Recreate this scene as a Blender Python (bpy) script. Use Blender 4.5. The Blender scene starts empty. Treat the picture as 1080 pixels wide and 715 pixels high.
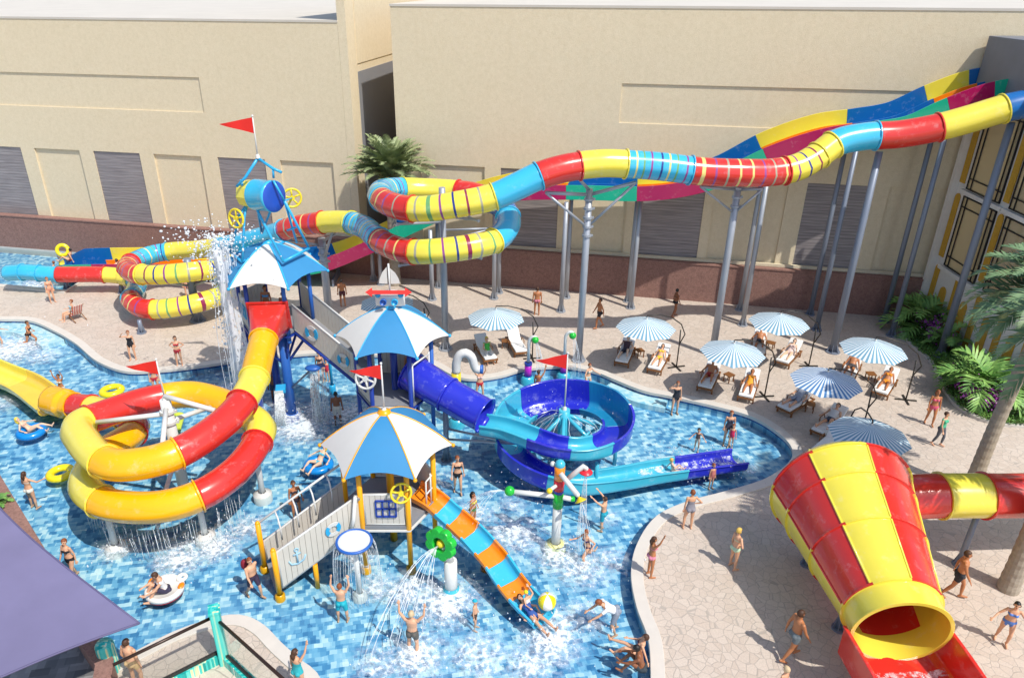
import bpy, bmesh, math, random
from mathutils import Vector, Matrix, noise
from mathutils.geometry import tessellate_polygon
R = math.radians
PI = math.pi
rnd = random.Random(7)
SC = bpy.context.scene
COL = SC.collection

# ------------------------------------------------------------------ camera
CAM_H, FPX, CX, CY = 17.0, 780.0, 507.0, 357.5
TILT = math.atan(382 / 780)
def ray(px, py):
    u = (px - CX) / FPX; v = (CY - py) / FPX
    c, s = math.cos(TILT), math.sin(TILT)
    return Vector((u, c + v * s, -s + v * c))
def G(px, py, z=0.0):
    """the spot at height z that the photograph shows at (px, py)"""
    d = ray(px, py); t = (z - CAM_H) / d.z
    return Vector((d.x * t, d.y * t, z))
def Yp(px, py, y):
    """the spot at distance y that the photograph shows at (px, py)"""
    d = ray(px, py); t = y / d.y
    return Vector((d.x * t, y, CAM_H + d.z * t))

cam_d = bpy.data.cameras.new("camera"); cam = bpy.data.objects.new("camera", cam_d); COL.objects.link(cam)
cam.location = (0, 0, CAM_H); cam.rotation_euler = (PI / 2 - TILT, 0, 0)
cam_d.sensor_fit = 'HORIZONTAL'; cam_d.sensor_width = 36; cam_d.lens = 36 * FPX / 1080
cam_d.shift_x = (540 - CX) / 1080; cam_d.shift_y = 0.0
cam_d.clip_start = 0.1; cam_d.clip_end = 2000
SC.camera = cam

# ------------------------------------------------------------------ light
SUN = Vector((0.40, -0.413, 0.819)).normalized()
w = bpy.data.worlds.new("World"); SC.world = w; w.use_nodes = True
nt = w.node_tree; bg = nt.nodes["Background"]
sky = nt.nodes.new("ShaderNodeTexSky"); sky.sky_type = 'NISHITA'; sky.sun_disc = False
sky.sun_elevation = math.asin(SUN.z); sky.sun_rotation = math.atan2(SUN.x, SUN.y)
sky.air_density = 1.0; sky.dust_density = 1.2; sky.ozone_density = 1.0
nt.links.new(sky.outputs[0], bg.inputs[0]); bg.inputs[1].default_value = 0.15
sl = bpy.data.lights.new("sun", 'SUN'); sl.energy = 3.7; sl.angle = R(0.6); sl.color = (1.0, 0.955, 0.88)
so = bpy.data.objects.new("sun", sl); COL.objects.link(so)
so.rotation_euler = (-SUN).to_track_quat('-Z', 'Y').to_euler(); so.location = (30, -30, 60)
SC.view_settings.view_transform = 'Standard'; SC.view_settings.look = 'None'
SC.view_settings.gamma = 1; SC.view_settings.use_curve_mapping = False
SC.view_settings.exposure = 0.22
SC.render.engine = 'CYCLES'
SC.cycles.max_bounces = 8; SC.cycles.transparent_max_bounces = 12
SC.cycles.caustics_reflective = False; SC.cycles.caustics_refractive = False
SC.cycles.use_denoising = True

# ------------------------------------------------------------------ materials
def lin(c):
    c = c / 255.0
    return c / 12.92 if c <= 0.04045 else ((c + 0.055) / 1.055) ** 2.4
def rgb(h):
    h = h.lstrip('#')
    return (lin(int(h[0:2], 16)), lin(int(h[2:4], 16)), lin(int(h[4:6], 16)), 1)
MATS = {}
def base_mat(name):
    m = bpy.data.materials.new(name); m.use_nodes = True
    return m, m.node_tree, m.node_tree.nodes["Principled BSDF"]
def N(nt, typ, **kw):
    n = nt.nodes.new(typ)
    for k, v in kw.items():
        if k.startswith('i_'): n.inputs[k[2:].replace('_', ' ')].default_value = v
        else: setattr(n, k, v)
    return n
def pos_node(nt): return nt.nodes.new("ShaderNodeNewGeometry").outputs["Position"]
def mixc(nt, fac, a, b, mode='MIX'):
    n = nt.nodes.new("ShaderNodeMix"); n.data_type = 'RGBA'; n.blend_type = mode
    for s, v in ((0, fac), (6, a), (7, b)):
        if hasattr(v, 'is_output'): nt.links.new(v, n.inputs[s])
        else: n.inputs[s].default_value = v
    return n.outputs[2]
def mth(nt, op, a, b=None, clamp=False):
    n = nt.nodes.new("ShaderNodeMath"); n.operation = op; n.use_clamp = clamp
    for s, v in ((0, a), (1, b)):
        if v is None: continue
        if hasattr(v, 'is_output'): nt.links.new(v, n.inputs[s])
        else: n.inputs[s].default_value = v
    return n.outputs[0]
def noise_n(nt, vec, scale, detail=3, rough=0.5):
    n = N(nt, "ShaderNodeTexNoise"); n.inputs["Scale"].default_value = scale
    n.inputs["Detail"].default_value = detail; n.inputs["Roughness"].default_value = rough
    nt.links.new(vec, n.inputs["Vector"]); return n
def bump(nt, bsdf, h, strength, dist=0.02):
    b = N(nt, "ShaderNodeBump"); b.inputs["Strength"].default_value = strength; b.inputs["Distance"].default_value = dist
    nt.links.new(h, b.inputs["Height"]); nt.links.new(b.outputs[0], bsdf.inputs["Normal"])
def ramp(nt, fac, stops, interp='LINEAR'):
    n = N(nt, "ShaderNodeValToRGB"); e = n.color_ramp.elements; n.color_ramp.interpolation = interp
    while len(e) < len(stops): e.new(0.5)
    for k, (p, c) in enumerate(stops): e[k].position = p; e[k].color = c
    nt.links.new(fac, n.inputs[0]); return n.outputs[0]

def mat(name, hexc, rough=0.45, metal=0.0, var=0.12, vscale=3.0, coat=0.0, bumps=0.0, bscale=40, trans=0.0, spec=0.5, chalk=0.0):
    """a painted, moulded or woven surface: base colour with a little mottling"""
    if name in MATS: return MATS[name]
    m, nt, b = base_mat(name)
    c = rgb(hexc) if isinstance(hexc, str) else hexc
    p = N(nt, "ShaderNodeTexCoord").outputs["Object"]
    n = noise_n(nt, p, vscale, 5, 0.6)
    f = mth(nt, 'MULTIPLY', n.outputs[0], 1.0)
    dark = (c[0] * (1 - var), c[1] * (1 - var), c[2] * (1 - var), 1)
    lite = (min(1, c[0] * (1 + var * .6)), min(1, c[1] * (1 + var * .6)), min(1, c[2] * (1 + var * .6)), 1)
    cc = mixc(nt, f, dark, lite)
    if chalk:
        n2 = noise_n(nt, p, 2.6, 8, .68)
        cc = mixc(nt, mth(nt, 'MULTIPLY', ramp(nt, n2.outputs[0], [(.56, (0, 0, 0, 1)), (.74, (1, 1, 1, 1))]), chalk), cc, (.75, .76, .74, 1))
    nt.links.new(cc, b.inputs["Base Color"])
    b.inputs["Metallic"].default_value = metal
    rr = N(nt, "ShaderNodeMapRange"); rr.inputs[3].default_value = max(0.02, rough - .07); rr.inputs[4].default_value = min(1, rough + .1)
    nt.links.new(n.outputs[0], rr.inputs[0]); nt.links.new(rr.outputs[0], b.inputs["Roughness"])
    b.inputs["Coat Weight"].default_value = coat; b.inputs["Coat Roughness"].default_value = 0.08
    b.inputs["Specular IOR Level"].default_value = spec
    if trans: b.inputs["Transmission Weight"].default_value = trans
    if bumps: bump(nt, b, noise_n(nt, p, bscale, 4).outputs[0], bumps, 0.01)
    MATS[name] = m; return m

GEL = dict(rough=0.22, coat=0.35, var=0.1, vscale=1.4, chalk=.18)     # glass-fibre gelcoat of the slides
M_RED = mat('gelcoat_red', '#D5332A', **GEL); M_YEL = mat('gelcoat_lemon', '#EBDA4C', **GEL)
M_AMB = mat('gelcoat_amber', '#F7B50C', **GEL); M_SKY = mat('gelcoat_sky', '#3DB6DC', **GEL)
M_BLU = mat('gelcoat_blue', '#1769B0', **GEL); M_ULT = mat('gelcoat_ultramarine', '#2A32BC', **GEL)
M_CRI = mat('gelcoat_crimson', '#B01858', **GEL); M_GRN = mat('gelcoat_green', '#12B08A', **GEL)
M_ORA = mat('gelcoat_orange', '#F28A16', **GEL); M_AQU = mat('gelcoat_aqua', '#42B4CC', **GEL)
M_TEAL = mat('gelcoat_teal', '#2188B4', **GEL)
M_RPUR = mat('ring_purple', '#93488C', **GEL); M_RNAV = mat('ring_navy', '#2B3C86', **GEL)
M_RGRN = mat('ring_sage', '#6FA66A', **GEL); M_RGRY = mat('ring_grey', '#A9A58C', **GEL)
M_RCRE = mat('ring_cream', '#E4D27A', **GEL); M_RPNK = mat('ring_plum', '#8E2A4E', **GEL)
M_STEEL = mat('galvanised_steel', '#A9AEB6', rough=.42, metal=.35, var=.18, vscale=1.5)
M_STEELB = mat('painted_steel', '#7E8797', rough=.42, metal=.2, var=.12, vscale=1.5)
M_WHT = mat('white_paint', '#D6D6D2', rough=.35, var=.06)
M_CANW = mat('white_canvas', '#D0CEC8', rough=.7, var=.06, bumps=.15, bscale=90)
M_CANB = mat('blue_canvas', '#3082B4', rough=.6, var=.08, bumps=.15, bscale=90)
M_PBLUE = mat('blue_paint', '#2B62B4', rough=.35, var=.1); M_PSKY = mat('sky_paint', '#2FA9DC', rough=.3, var=.1)
M_PNAVY = mat('navy_paint', '#24409A', rough=.35, var=.1)
M_PYEL = mat('post_yellow', '#F0A80E', rough=.3, var=.08); M_WHEEL = mat('wheel_yellow', '#E8D02C', rough=.3, var=.08)
M_FLAG = mat('flag_red', '#E0261D', rough=.6, var=.08)
M_GBALL = mat('toy_green', '#25B83C', rough=.25, var=.06); M_PURP = mat('toy_purple', '#B222B8', rough=.3)
M_PINK = mat('toy_red', '#DA2B38', rough=.3)
M_DECKG = mat('grey_decking', '#85878C', rough=.7, var=.2, vscale=6)
M_SLAT = mat('slat_board', '#CFC8BC', rough=.6, var=.1, vscale=4); M_SLATD = mat('slat_joint', '#7E766C', rough=.8)
M_WOOD = mat('lounger_wood', '#8A5A30', rough=.55, var=.3, vscale=7); M_CUSH = mat('cushion', '#E8E7E3', rough=.85, var=.05, bumps=.2)
M_STRB = mat('parasol_blue', '#6E9CB4', rough=.75, var=.08); M_STRW = mat('parasol_white', '#DCE3E6', rough=.75, var=.05)
M_DARK = mat('dark_metal', '#3A3733', rough=.4, metal=.4); M_CONC = mat('coping_stone', '#CFC8BE', rough=.75, var=.12, vscale=2.5, bumps=.2)
M_WATW, _nt, _b = base_mat('white_water'); _b.inputs["Base Color"].default_value = (.93, .96, .98, 1); _b.inputs["Roughness"].default_value = .3
_tl = N(_nt, "ShaderNodeBsdfTranslucent"); _tl.inputs[0].default_value = (.93, .96, .98, 1); _mx = N(_nt, "ShaderNodeMixShader"); _mx.inputs[0].default_value = .4
_nt.links.new(_b.outputs[0], _mx.inputs[1]); _nt.links.new(_tl.outputs[0], _mx.inputs[2]); _nt.links.new(_mx.outputs[0], _nt.nodes["Material Output"].inputs[0])
MATS['white_water'] = M_WATW

M_FROTH, _nt, _b = base_mat('froth'); _b.inputs["Base Color"].default_value = (.9, .94, .97, 1); _b.inputs["Roughness"].default_value = .5
_f = ramp(_nt, noise_n(_nt, pos_node(_nt), 4.5, 9, .72).outputs[0], [(.47, (0, 0, 0, 1)), (.66, (.9, .9, .9, 1))]); _tr = N(_nt, "ShaderNodeBsdfTransparent"); _mx = N(_nt, "ShaderNodeMixShader")
_nt.links.new(_f, _mx.inputs[0]); _nt.links.new(_tr.outputs[0], _mx.inputs[1]); _nt.links.new(_b.outputs[0], _mx.inputs[2]); _nt.links.new(_mx.outputs[0], _nt.nodes["Material Output"].inputs[0])
M_JET, _nt, _b = base_mat('broken_water'); _b.inputs["Base Color"].default_value = (.93, .96, .98, 1); _b.inputs["Roughness"].default_value = .2
_f = ramp(_nt, noise_n(_nt, pos_node(_nt), 9, 3).outputs[0], [(.35, (.12, .12, .12, 1)), (.62, (.85, .85, .85, 1))]); _tr = N(_nt, "ShaderNodeBsdfTransparent"); _mx = N(_nt, "ShaderNodeMixShader")
_nt.links.new(_f, _mx.inputs[0]); _nt.links.new(_tr.outputs[0], _mx.inputs[1]); _nt.links.new(_b.outputs[0], _mx.inputs[2]); _nt.links.new(_mx.outputs[0], _nt.nodes["Material Output"].inputs[0])
# thin sheets of falling water: partly clear
M_SHEET, _nt, _b = base_mat('thin_water')
_p = pos_node(_nt); _mp = N(_nt, "ShaderNodeMapping"); _mp.inputs["Scale"].default_value = (6, 6, .7); _nt.links.new(_p, _mp.inputs[0])
_f = ramp(_nt, noise_n(_nt, _mp.outputs[0], 2.2, 3).outputs[0], [(.42, (0, 0, 0, 1)), (.62, (.55, .55, .55, 1))])
_tr = N(_nt, "ShaderNodeBsdfTransparent"); _mx = N(_nt, "ShaderNodeMixShader")
_b.inputs["Base Color"].default_value = (.88, .93, .97, 1); _b.inputs["Roughness"].default_value = .2
_nt.links.new(_f, _mx.inputs[0]); _nt.links.new(_tr.outputs[0], _mx.inputs[1]); _nt.links.new(_b.outputs[0], _mx.inputs[2])
_nt.links.new(_mx.outputs[0], _nt.nodes["Material Output"].inputs[0])

# torn sheets of white water: a net of threads with holes
M_LACE, _nt, _b = base_mat('lacy_water')
_p = pos_node(_nt); _mp = N(_nt, "ShaderNodeMapping"); _mp.inputs["Scale"].default_value = (1, 1, .62); _nt.links.new(_p, _mp.inputs[0])
_wn = noise_n(_nt, _mp.outputs[0], 3, 3); _vm = N(_nt, "ShaderNodeVectorMath", operation='MULTIPLY_ADD'); _vm.inputs[1].default_value = (.25, .25, .25); _nt.links.new(_wn.outputs["Color"], _vm.inputs[0]); _nt.links.new(_mp.outputs[0], _vm.inputs[2])
_vo = N(_nt, "ShaderNodeTexVoronoi", feature='DISTANCE_TO_EDGE'); _vo.inputs["Scale"].default_value = 5.5; _nt.links.new(_vm.outputs[0], _vo.inputs["Vector"])
_f = ramp(_nt, mth(_nt, 'SUBTRACT', _vo.outputs["Distance"], mth(_nt, 'MULTIPLY', mth(_nt, 'SUBTRACT', noise_n(_nt, _p, 4, 4).outputs[0], .45), .35)), [(.17, (.98, .98, .98, 1)), (.24, (0, 0, 0, 1))])
_b.inputs["Base Color"].default_value = (.94, .96, .98, 1); _tl = N(_nt, "ShaderNodeBsdfTranslucent"); _tl.inputs[0].default_value = (.94, .96, .98, 1); _m1 = N(_nt, "ShaderNodeMixShader"); _m1.inputs[0].default_value = .4
_tr = N(_nt, "ShaderNodeBsdfTransparent"); _mx = N(_nt, "ShaderNodeMixShader")
_nt.links.new(_b.outputs[0], _m1.inputs[1]); _nt.links.new(_tl.outputs[0], _m1.inputs[2]); _nt.links.new(_f, _mx.inputs[0]); _nt.links.new(_tr.outputs[0], _mx.inputs[1]); _nt.links.new(_m1.outputs[0], _mx.inputs[2]); _nt.links.new(_mx.outputs[0], _nt.nodes["Material Output"].inputs[0])

def glass_mat(name, tint, refl=.08):
    m, nt, b = base_mat(name)
    tr = N(nt, "ShaderNodeBsdfTransparent"); tr.inputs[0].default_value = tint
    gl = N(nt, "ShaderNodeBsdfGlossy"); gl.inputs["Roughness"].default_value = .03
    fr = N(nt, "ShaderNodeLayerWeight"); fr.inputs[0].default_value = .25
    mx = N(nt, "ShaderNodeMixShader")
    nt.links.new(mth(nt, 'ADD', mth(nt, 'MULTIPLY', fr.outputs[0], .22), refl, True), mx.inputs[0])
    nt.links.new(tr.outputs[0], mx.inputs[1]); nt.links.new(gl.outputs[0], mx.inputs[2])
    nt.links.new(mx.outputs[0], nt.nodes["Material Output"].inputs[0]); MATS[name] = m; return m
M_GLASS = glass_mat('clear_glass', (.985, .995, .99, 1), .01)

# crazy paving
def paving(name, scale, joint=.035, c0='#B9A795', c1='#D8CABA', c2='#C5B7A8', cj='#9B8F84'):
    m, nt, b = base_mat(name); p = pos_node(nt)
    wob = noise_n(nt, p, 1.6, 2)
    add = N(nt, "ShaderNodeVectorMath", operation='MULTIPLY_ADD'); add.inputs[1].default_value = (.16, .16, 0)
    nt.links.new(wob.outputs["Color"], add.inputs[0]); nt.links.new(p, add.inputs[2])
    flat = N(nt, "ShaderNodeVectorMath", operation='MULTIPLY'); flat.inputs[1].default_value = (1, 1, 0); nt.links.new(add.outputs[0], flat.inputs[0])
    v1 = N(nt, "ShaderNodeTexVoronoi", feature='DISTANCE_TO_EDGE'); v1.inputs["Scale"].default_value = scale; nt.links.new(flat.outputs[0], v1.inputs["Vector"])
    v2 = N(nt, "ShaderNodeTexVoronoi", feature='F1'); v2.inputs["Scale"].default_value = scale; nt.links.new(flat.outputs[0], v2.inputs["Vector"])
    sep = N(nt, "ShaderNodeSeparateColor"); nt.links.new(v2.outputs["Color"], sep.inputs[0])
    stone = ramp(nt, sep.outputs[0], [(0, rgb(c0)), (.5, rgb(c2)), (1, rgb(c1))])
    grain = noise_n(nt, p, 22, 5, .7)
    stone = mixc(nt, .35, stone, ramp(nt, grain.outputs[0], [(.3, rgb('#8F8276')), (.75, rgb('#E6DACB'))]))
    big = noise_n(nt, p, .35, 3)
    stone = mixc(nt, mth(nt, 'MULTIPLY', big.outputs[0], .35), stone, rgb('#C2A993'))
    jm = ramp(nt, v1.outputs["Distance"], [(joint * .35, (1, 1, 1, 1)), (joint, (0, 0, 0, 1))])
    nt.links.new(mixc(nt, mth(nt, 'MULTIPLY', jm, .75), stone, rgb(cj)), b.inputs["Base Color"])
    b.inputs["Roughness"].default_value = .8
    h = mth(nt, 'ADD', mth(nt, 'MULTIPLY', jm, -1.0), mth(nt, 'MULTIPLY', grain.outputs[0], .35))
    bump(nt, b, h, .5, .012)
    MATS[name] = m; return m
M_PAVE = paving('crazy_paving', 3.7, .04, '#BEB1A4', '#CFC4B8', '#C8BCB0', '#A39A90')
def stucco(name, c, c2, sc=26):
    m, nt, b = base_mat(name); p = pos_node(nt)
    n1 = noise_n(nt, p, sc, 3, .7); n2 = noise_n(nt, p, .25, 4); n3 = noise_n(nt, p, 5, 3)
    f = mth(nt, 'ADD', mth(nt, 'MULTIPLY', n1.outputs[0], .7), mth(nt, 'MULTIPLY', n3.outputs[0], .3))
    col = ramp(nt, f, [(.28, rgb(c2)), (.6, rgb(c))])
    mp = N(nt, "ShaderNodeMapping"); mp.inputs["Scale"].default_value = (1.1, 1.1, .06); nt.links.new(p, mp.inputs[0])
    st = noise_n(nt, mp.outputs[0], 1.5, 4, .6)
    col = mixc(nt, mth(nt, 'MULTIPLY', ramp(nt, st.outputs[0], [(.52, (0, 0, 0, 1)), (.8, (1, 1, 1, 1))]), .06), col, rgb('#A08E70'))
    nt.links.new(mixc(nt, mth(nt, 'MULTIPLY', n2.outputs[0], .25), col, rgb(c2)), b.inputs["Base Color"])
    b.inputs["Roughness"].default_value = .9; bump(nt, b, n1.outputs[0], .5, .02)
    MATS[name] = m; return m
M_STUC = stucco('cream_stucco', '#E6D7BA', '#D0C09E')
M_BROWN = stucco('brown_render', '#9E786C', '#70524A', 14)
M_CREAM = stucco('cream_cap', '#E2D6BA', '#CFC2A4')
M_ROOF = mat('roof_deck', '#CDC6BA', rough=.9, var=.15, vscale=.4)

# grey corrugated shutter
m, nt, b = base_mat('grey_louvre'); p = pos_node(nt)
sep = N(nt, "ShaderNodeSeparateXYZ"); nt.links.new(p, sep.inputs[0])
saw = mth(nt, 'FRACT', mth(nt, 'MULTIPLY', sep.outputs[2], 5.5))
mp = N(nt, "ShaderNodeMapping"); mp.inputs["Scale"].default_value = (.5, .5, 9); nt.links.new(p, mp.inputs[0])
ns = noise_n(nt, mp.outputs[0], 1.3, 4)
col = ramp(nt, ns.outputs[0], [(.3, rgb('#7F797B')), (.7, rgb('#A49D9D'))])
nt.links.new(mixc(nt, mth(nt, 'MULTIPLY', mth(nt, 'GREATER_THAN', saw, .84), .45), col, rgb('#4C4748')), b.inputs["Base Color"])
b.inputs["Roughness"].default_value = .6; bump(nt, b, saw, .4, .03); M_LOUV = m

# pool mosaic: random blue tiles, wavering as seen through the moving water
def mosaic(name, sx, sy, wob, stops, joint=.0):
    m, nt, b = base_mat(name); p = pos_node(nt)
    n1 = noise_n(nt, p, 1.5, 2); n2 = noise_n(nt, p, 6, 2)
    vm = N(nt, "ShaderNodeVectorMath", operation='MULTIPLY_ADD'); vm.inputs[1].default_value = (wob, wob, 0)
    nt.links.new(n1.outputs["Color"], vm.inputs[0]); nt.links.new(p, vm.inputs[2])
    vm2 = N(nt, "ShaderNodeVectorMath", operation='MULTIPLY_ADD'); vm2.inputs[1].default_value = (wob * .45, wob * .45, 0)
    nt.links.new(n2.outputs["Color"], vm2.inputs[0]); nt.links.new(vm.outputs[0], vm2.inputs[2])
    rot = N(nt, "ShaderNodeMapping"); rot.inputs["Rotation"].default_value = (0, 0, R(-11)); nt.links.new(vm2.outputs[0], rot.inputs[0])
    s = N(nt, "ShaderNodeSeparateXYZ"); nt.links.new(rot.outputs[0], s.inputs[0])
    def layer(ax, ay, seed):
        yy = mth(nt, 'MULTIPLY', s.outputs[1], 1 / ay); row = mth(nt, 'FLOOR', yy)
        off = mth(nt, 'MULTIPLY', mth(nt, 'FRACT', mth(nt, 'MULTIPLY', row, .37)), 1.0)
        xx = mth(nt, 'ADD', mth(nt, 'MULTIPLY', s.outputs[0], 1 / ax), off)
        c = N(nt, "ShaderNodeCombineXYZ"); nt.links.new(mth(nt, 'FLOOR', xx), c.inputs[0]); nt.links.new(row, c.inputs[1]); c.inputs[2].default_value = seed
        wn = N(nt, "ShaderNodeTexWhiteNoise"); nt.links.new(c.outputs[0], wn.inputs["Vector"])
        return wn.outputs["Value"]
    a = layer(sx, sy, 1); bb = layer(sy * 1.02, sx * .98, 5)
    f = mth(nt, 'ADD', mth(nt, 'MULTIPLY', a, .62), mth(nt, 'MULTIPLY', bb, .38))
    big = noise_n(nt, p, .5, 2)
    f = mth(nt, 'ADD', f, mth(nt, 'MULTIPLY', mth(nt, 'SUBTRACT', big.outputs[0], .5), .35))
    nt.links.new(ramp(nt, f, [(q, rgb(h)) for q, h in stops]), b.inputs["Base Color"])
    b.inputs["Roughness"].default_value = .35
    MATS[name] = m; return m
M_TILE = mosaic('pool_mosaic', .25, .16, .08, [(.1, '#3B79A8'), (.3, '#5797C2'), (.5, '#79B4D4'), (.7, '#A2CDE0'), (.92, '#D4E9EC')])
M_TILES = mosaic('shallow_mosaic', .2, .2, .05, [(.1, '#8FCBE0'), (.5, '#C4E4EA'), (.9, '#E6F2F0')])
M_TEDGE = mosaic('waterline_mosaic', .12, .12, .0, [(.1, '#16306E'), (.5, '#2C57A0'), (.9, '#5A88C4')])
M_TURQ = mosaic('turquoise_mosaic', .16, .05, .0, [(.1, '#0C8C86'), (.45, '#1FB8B0'), (.66, '#5ED2C4'), (.8, '#E0D8A0'), (.95, '#D8EEE4')])
M_SLATE = mosaic('slate_tiles', .5, .25, .0, [(.1, '#5C5C5C'), (.5, '#7C7B7A'), (.9, '#9C9A98')])

# ------------------------------------------------------------------ mesh helpers
ORG = {}
def org_of(o): return ORG.get(o.name, Vector((0, 0, 0))) if o else Vector((0, 0, 0))
def frame(d, up=Vector((0, 0, 1))):
    d = d.normalized()
    if abs(d.dot(up)) > .995: up = Vector((0, 1, 0))
    x = d.cross(up).normalized(); return x, x.cross(d).normalized(), d
class MB:
    def __init__(s): s.v = []; s.f = []; s.m = []; s.s = []
    def add(s, vs, fs, mi=0, smooth=False):
        k = len(s.v); s.v += [Vector(q) for q in vs]
        for f in fs: s.f.append([i + k for i in f]); s.m.append(mi); s.s.append(smooth)
        return s
    def box(s, c, size, rz=0, mi=0, mx=None):
        hx, hy, hz = [q / 2 for q in size]; M = mx or Matrix.Rotation(rz, 3, 'Z'); c = Vector(c)
        vs = [c + M @ Vector((x, y, z)) for z in (-hz, hz) for x, y in ((-hx, -hy), (hx, -hy), (hx, hy), (-hx, hy))]
        return s.add(vs, [(3, 2, 1, 0), (4, 5, 6, 7), (0, 1, 5, 4), (1, 2, 6, 5), (2, 3, 7, 6), (3, 0, 4, 7)], mi)
    def tube(s, pts, rad, n=10, mi=0, cap=True, smooth=True):
        pts = [Vector(p) for p in pts]; L = len(pts); vs = []
        if not hasattr(rad, '__len__'): rad = [rad] * L
        px = None
        for i in range(L):
            d = (pts[min(i + 1, L - 1)] - pts[max(i - 1, 0)])
            if d.length < 1e-9: d = Vector((0, 0, 1))
            d.normalize()
            if px is None: x, y, _ = frame(d)
            else:
                x = (px - d * px.dot(d))
                if x.length < 1e-6: x, y, _ = frame(d)
                x.normalize(); y = x.cross(d).normalized()
            px = x
            for k in range(n):
                a = 2 * PI * k / n; vs.append(pts[i] + (x * math.cos(a) + y * math.sin(a)) * rad[i])
        fs = [(i * n + k, i * n + (k + 1) % n, (i + 1) * n + (k + 1) % n, (i + 1) * n + k) for i in range(L - 1) for k in range(n)]
        s.add(vs, fs, mi, smooth)
        if cap:
            k0 = len(s.v) - L * n
            s.f.append([k0 + k for k in range(n)][::-1]); s.m.append(mi); s.s.append(False)
            s.f.append([k0 + (L - 1) * n + k for k in range(n)]); s.m.append(mi); s.s.append(False)
        return s
    def lathe(s, prof, c, axis=(0, 0, 1), n=20, mi=0, smooth=True, a0=0.0):
        x, y, d = frame(Vector(axis)); c = Vector(c)
        vs = [c + (x * math.cos(a0 + 2 * PI * k / n) + y * math.sin(a0 + 2 * PI * k / n)) * r + d * z for r, z in prof for k in range(n)]
        L = len(prof)
        fs = [(i * n + k, i * n + (k + 1) % n, (i + 1) * n + (k + 1) % n, (i + 1) * n + k) for i in range(L - 1) for k in range(n)]
        return s.add(vs, fs, mi, smooth)
    def ball(s, c, r, n=12, mi=0, mx=None):
        rr = r if hasattr(r, '__len__') else (r, r, r); c = Vector(c); M = mx or Matrix.Identity(3); h = n // 2; vs = []
        for i in range(1, h):
            t = PI * i / h
            for k in range(n):
                a = 2 * PI * k / n; vs.append(c + M @ Vector((rr[0] * math.sin(t) * math.cos(a), rr[1] * math.sin(t) * math.sin(a), rr[2] * math.cos(t))))
        vs += [c + M @ Vector((0, 0, rr[2])), c + M @ Vector((0, 0, -rr[2]))]
        T = (h - 1) * n; fs = [(i * n + k, (i + 1) * n + k, (i + 1) * n + (k + 1) % n, i * n + (k + 1) % n) for i in range(h - 2) for k in range(n)]
        fs += [(T, k, (k + 1) % n) for k in range(n)] + [(T + 1, (h - 2) * n + (k + 1) % n, (h - 2) * n + k) for k in range(n)]
        return s.add(vs, fs, mi, True)
    def torus(s, c, Rm, r, axis=(0, 0, 1), n=24, k=10, mi=0, flat=1.0):
        x, y, d = frame(Vector(axis)); c = Vector(c); vs = []
        for i in range(n):
            a = 2 * PI * i / n; e = x * math.cos(a) + y * math.sin(a)
            for j in range(k):
                b = 2 * PI * j / k; vs.append(c + e * (Rm + r * math.cos(b)) + d * (r * flat * math.sin(b)))
        return s.add(vs, [(i * k + j, ((i + 1) % n) * k + j, ((i + 1) % n) * k + (j + 1) % k, i * k + (j + 1) % k) for i in range(n) for j in range(k)], mi, True)
    def plate(s, poly, thick, o=(0, 0, 0), x=(1, 0, 0), y=(0, 1, 0), mi=0):
        """a flat outline given real thickness along x cross y"""
        o, x, y = Vector(o), Vector(x).normalized(), Vector(y).normalized(); nrm = x.cross(y).normalized(); n = len(poly)
        vs = [o + x * a + y * b for a, b in poly] + [o + x * a + y * b + nrm * thick for a, b in poly]
        tri = tessellate_polygon([[Vector((a, b, 0)) for a, b in poly]])
        fs = [tuple(t) for t in tri] + [tuple(i + n for i in t) for t in tri] + [(i, (i + 1) % n, n + (i + 1) % n, n + i) for i in range(n)]
        return s.add(vs, fs, mi)
    def build(s, name, mats, parent=None, bevel=0.0, solid=0.0, fix=True):
        me = bpy.data.meshes.new(name); o0 = org_of(parent)
        me.from_pydata([v - o0 for v in s.v], [], s.f)
        for q in (mats if isinstance(mats, (list, tuple)) else [mats]): me.materials.append(q)
        me.polygons.foreach_set('material_index', s.m); me.polygons.foreach_set('use_smooth', s.s)
        if fix:
            bm = bmesh.new(); bm.from_mesh(me); bmesh.ops.recalc_face_normals(bm, faces=bm.faces); bm.to_mesh(me); bm.free()
        me.update(); o = bpy.data.objects.new(name, me); COL.objects.link(o)
        if parent: o.parent = parent
        ORG[o.name] = o0
        if bevel:
            md = o.modifiers.new('bevel', 'BEVEL'); md.width = bevel; md.segments = 2; md.limit_method = 'ANGLE'; md.harden_normals = False
        if solid:
            md = o.modifiers.new('solid', 'SOLIDIFY'); md.thickness = solid; md.offset = 0
            es = o.modifiers.new('crisp', 'EDGE_SPLIT'); es.split_angle = R(40)
        return o
def tag(o, label=None, cat=None, group=None, kind=None):
    if label: o['label'] = label
    if cat: o['category'] = cat
    if group: o['group'] = group
    if kind: o['kind'] = kind
    return o
def thing(name, label, cat, loc=(0, 0, 0), group=None):
    o = bpy.data.objects.new(name, None); COL.objects.link(o); o.location = loc; o.empty_display_size = .2
    ORG[o.name] = Vector(loc); return tag(o, label, cat, group)
def struct(o): o['kind'] = 'structure'; return o
def copy_tree(o, parent=None):
    c = o.copy(); COL.objects.link(c)
    if parent: c.parent = parent
    ORG[c.name] = org_of(o)
    for ch in [q for q in o.children]: copy_tree(ch, c)
    return c
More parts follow.
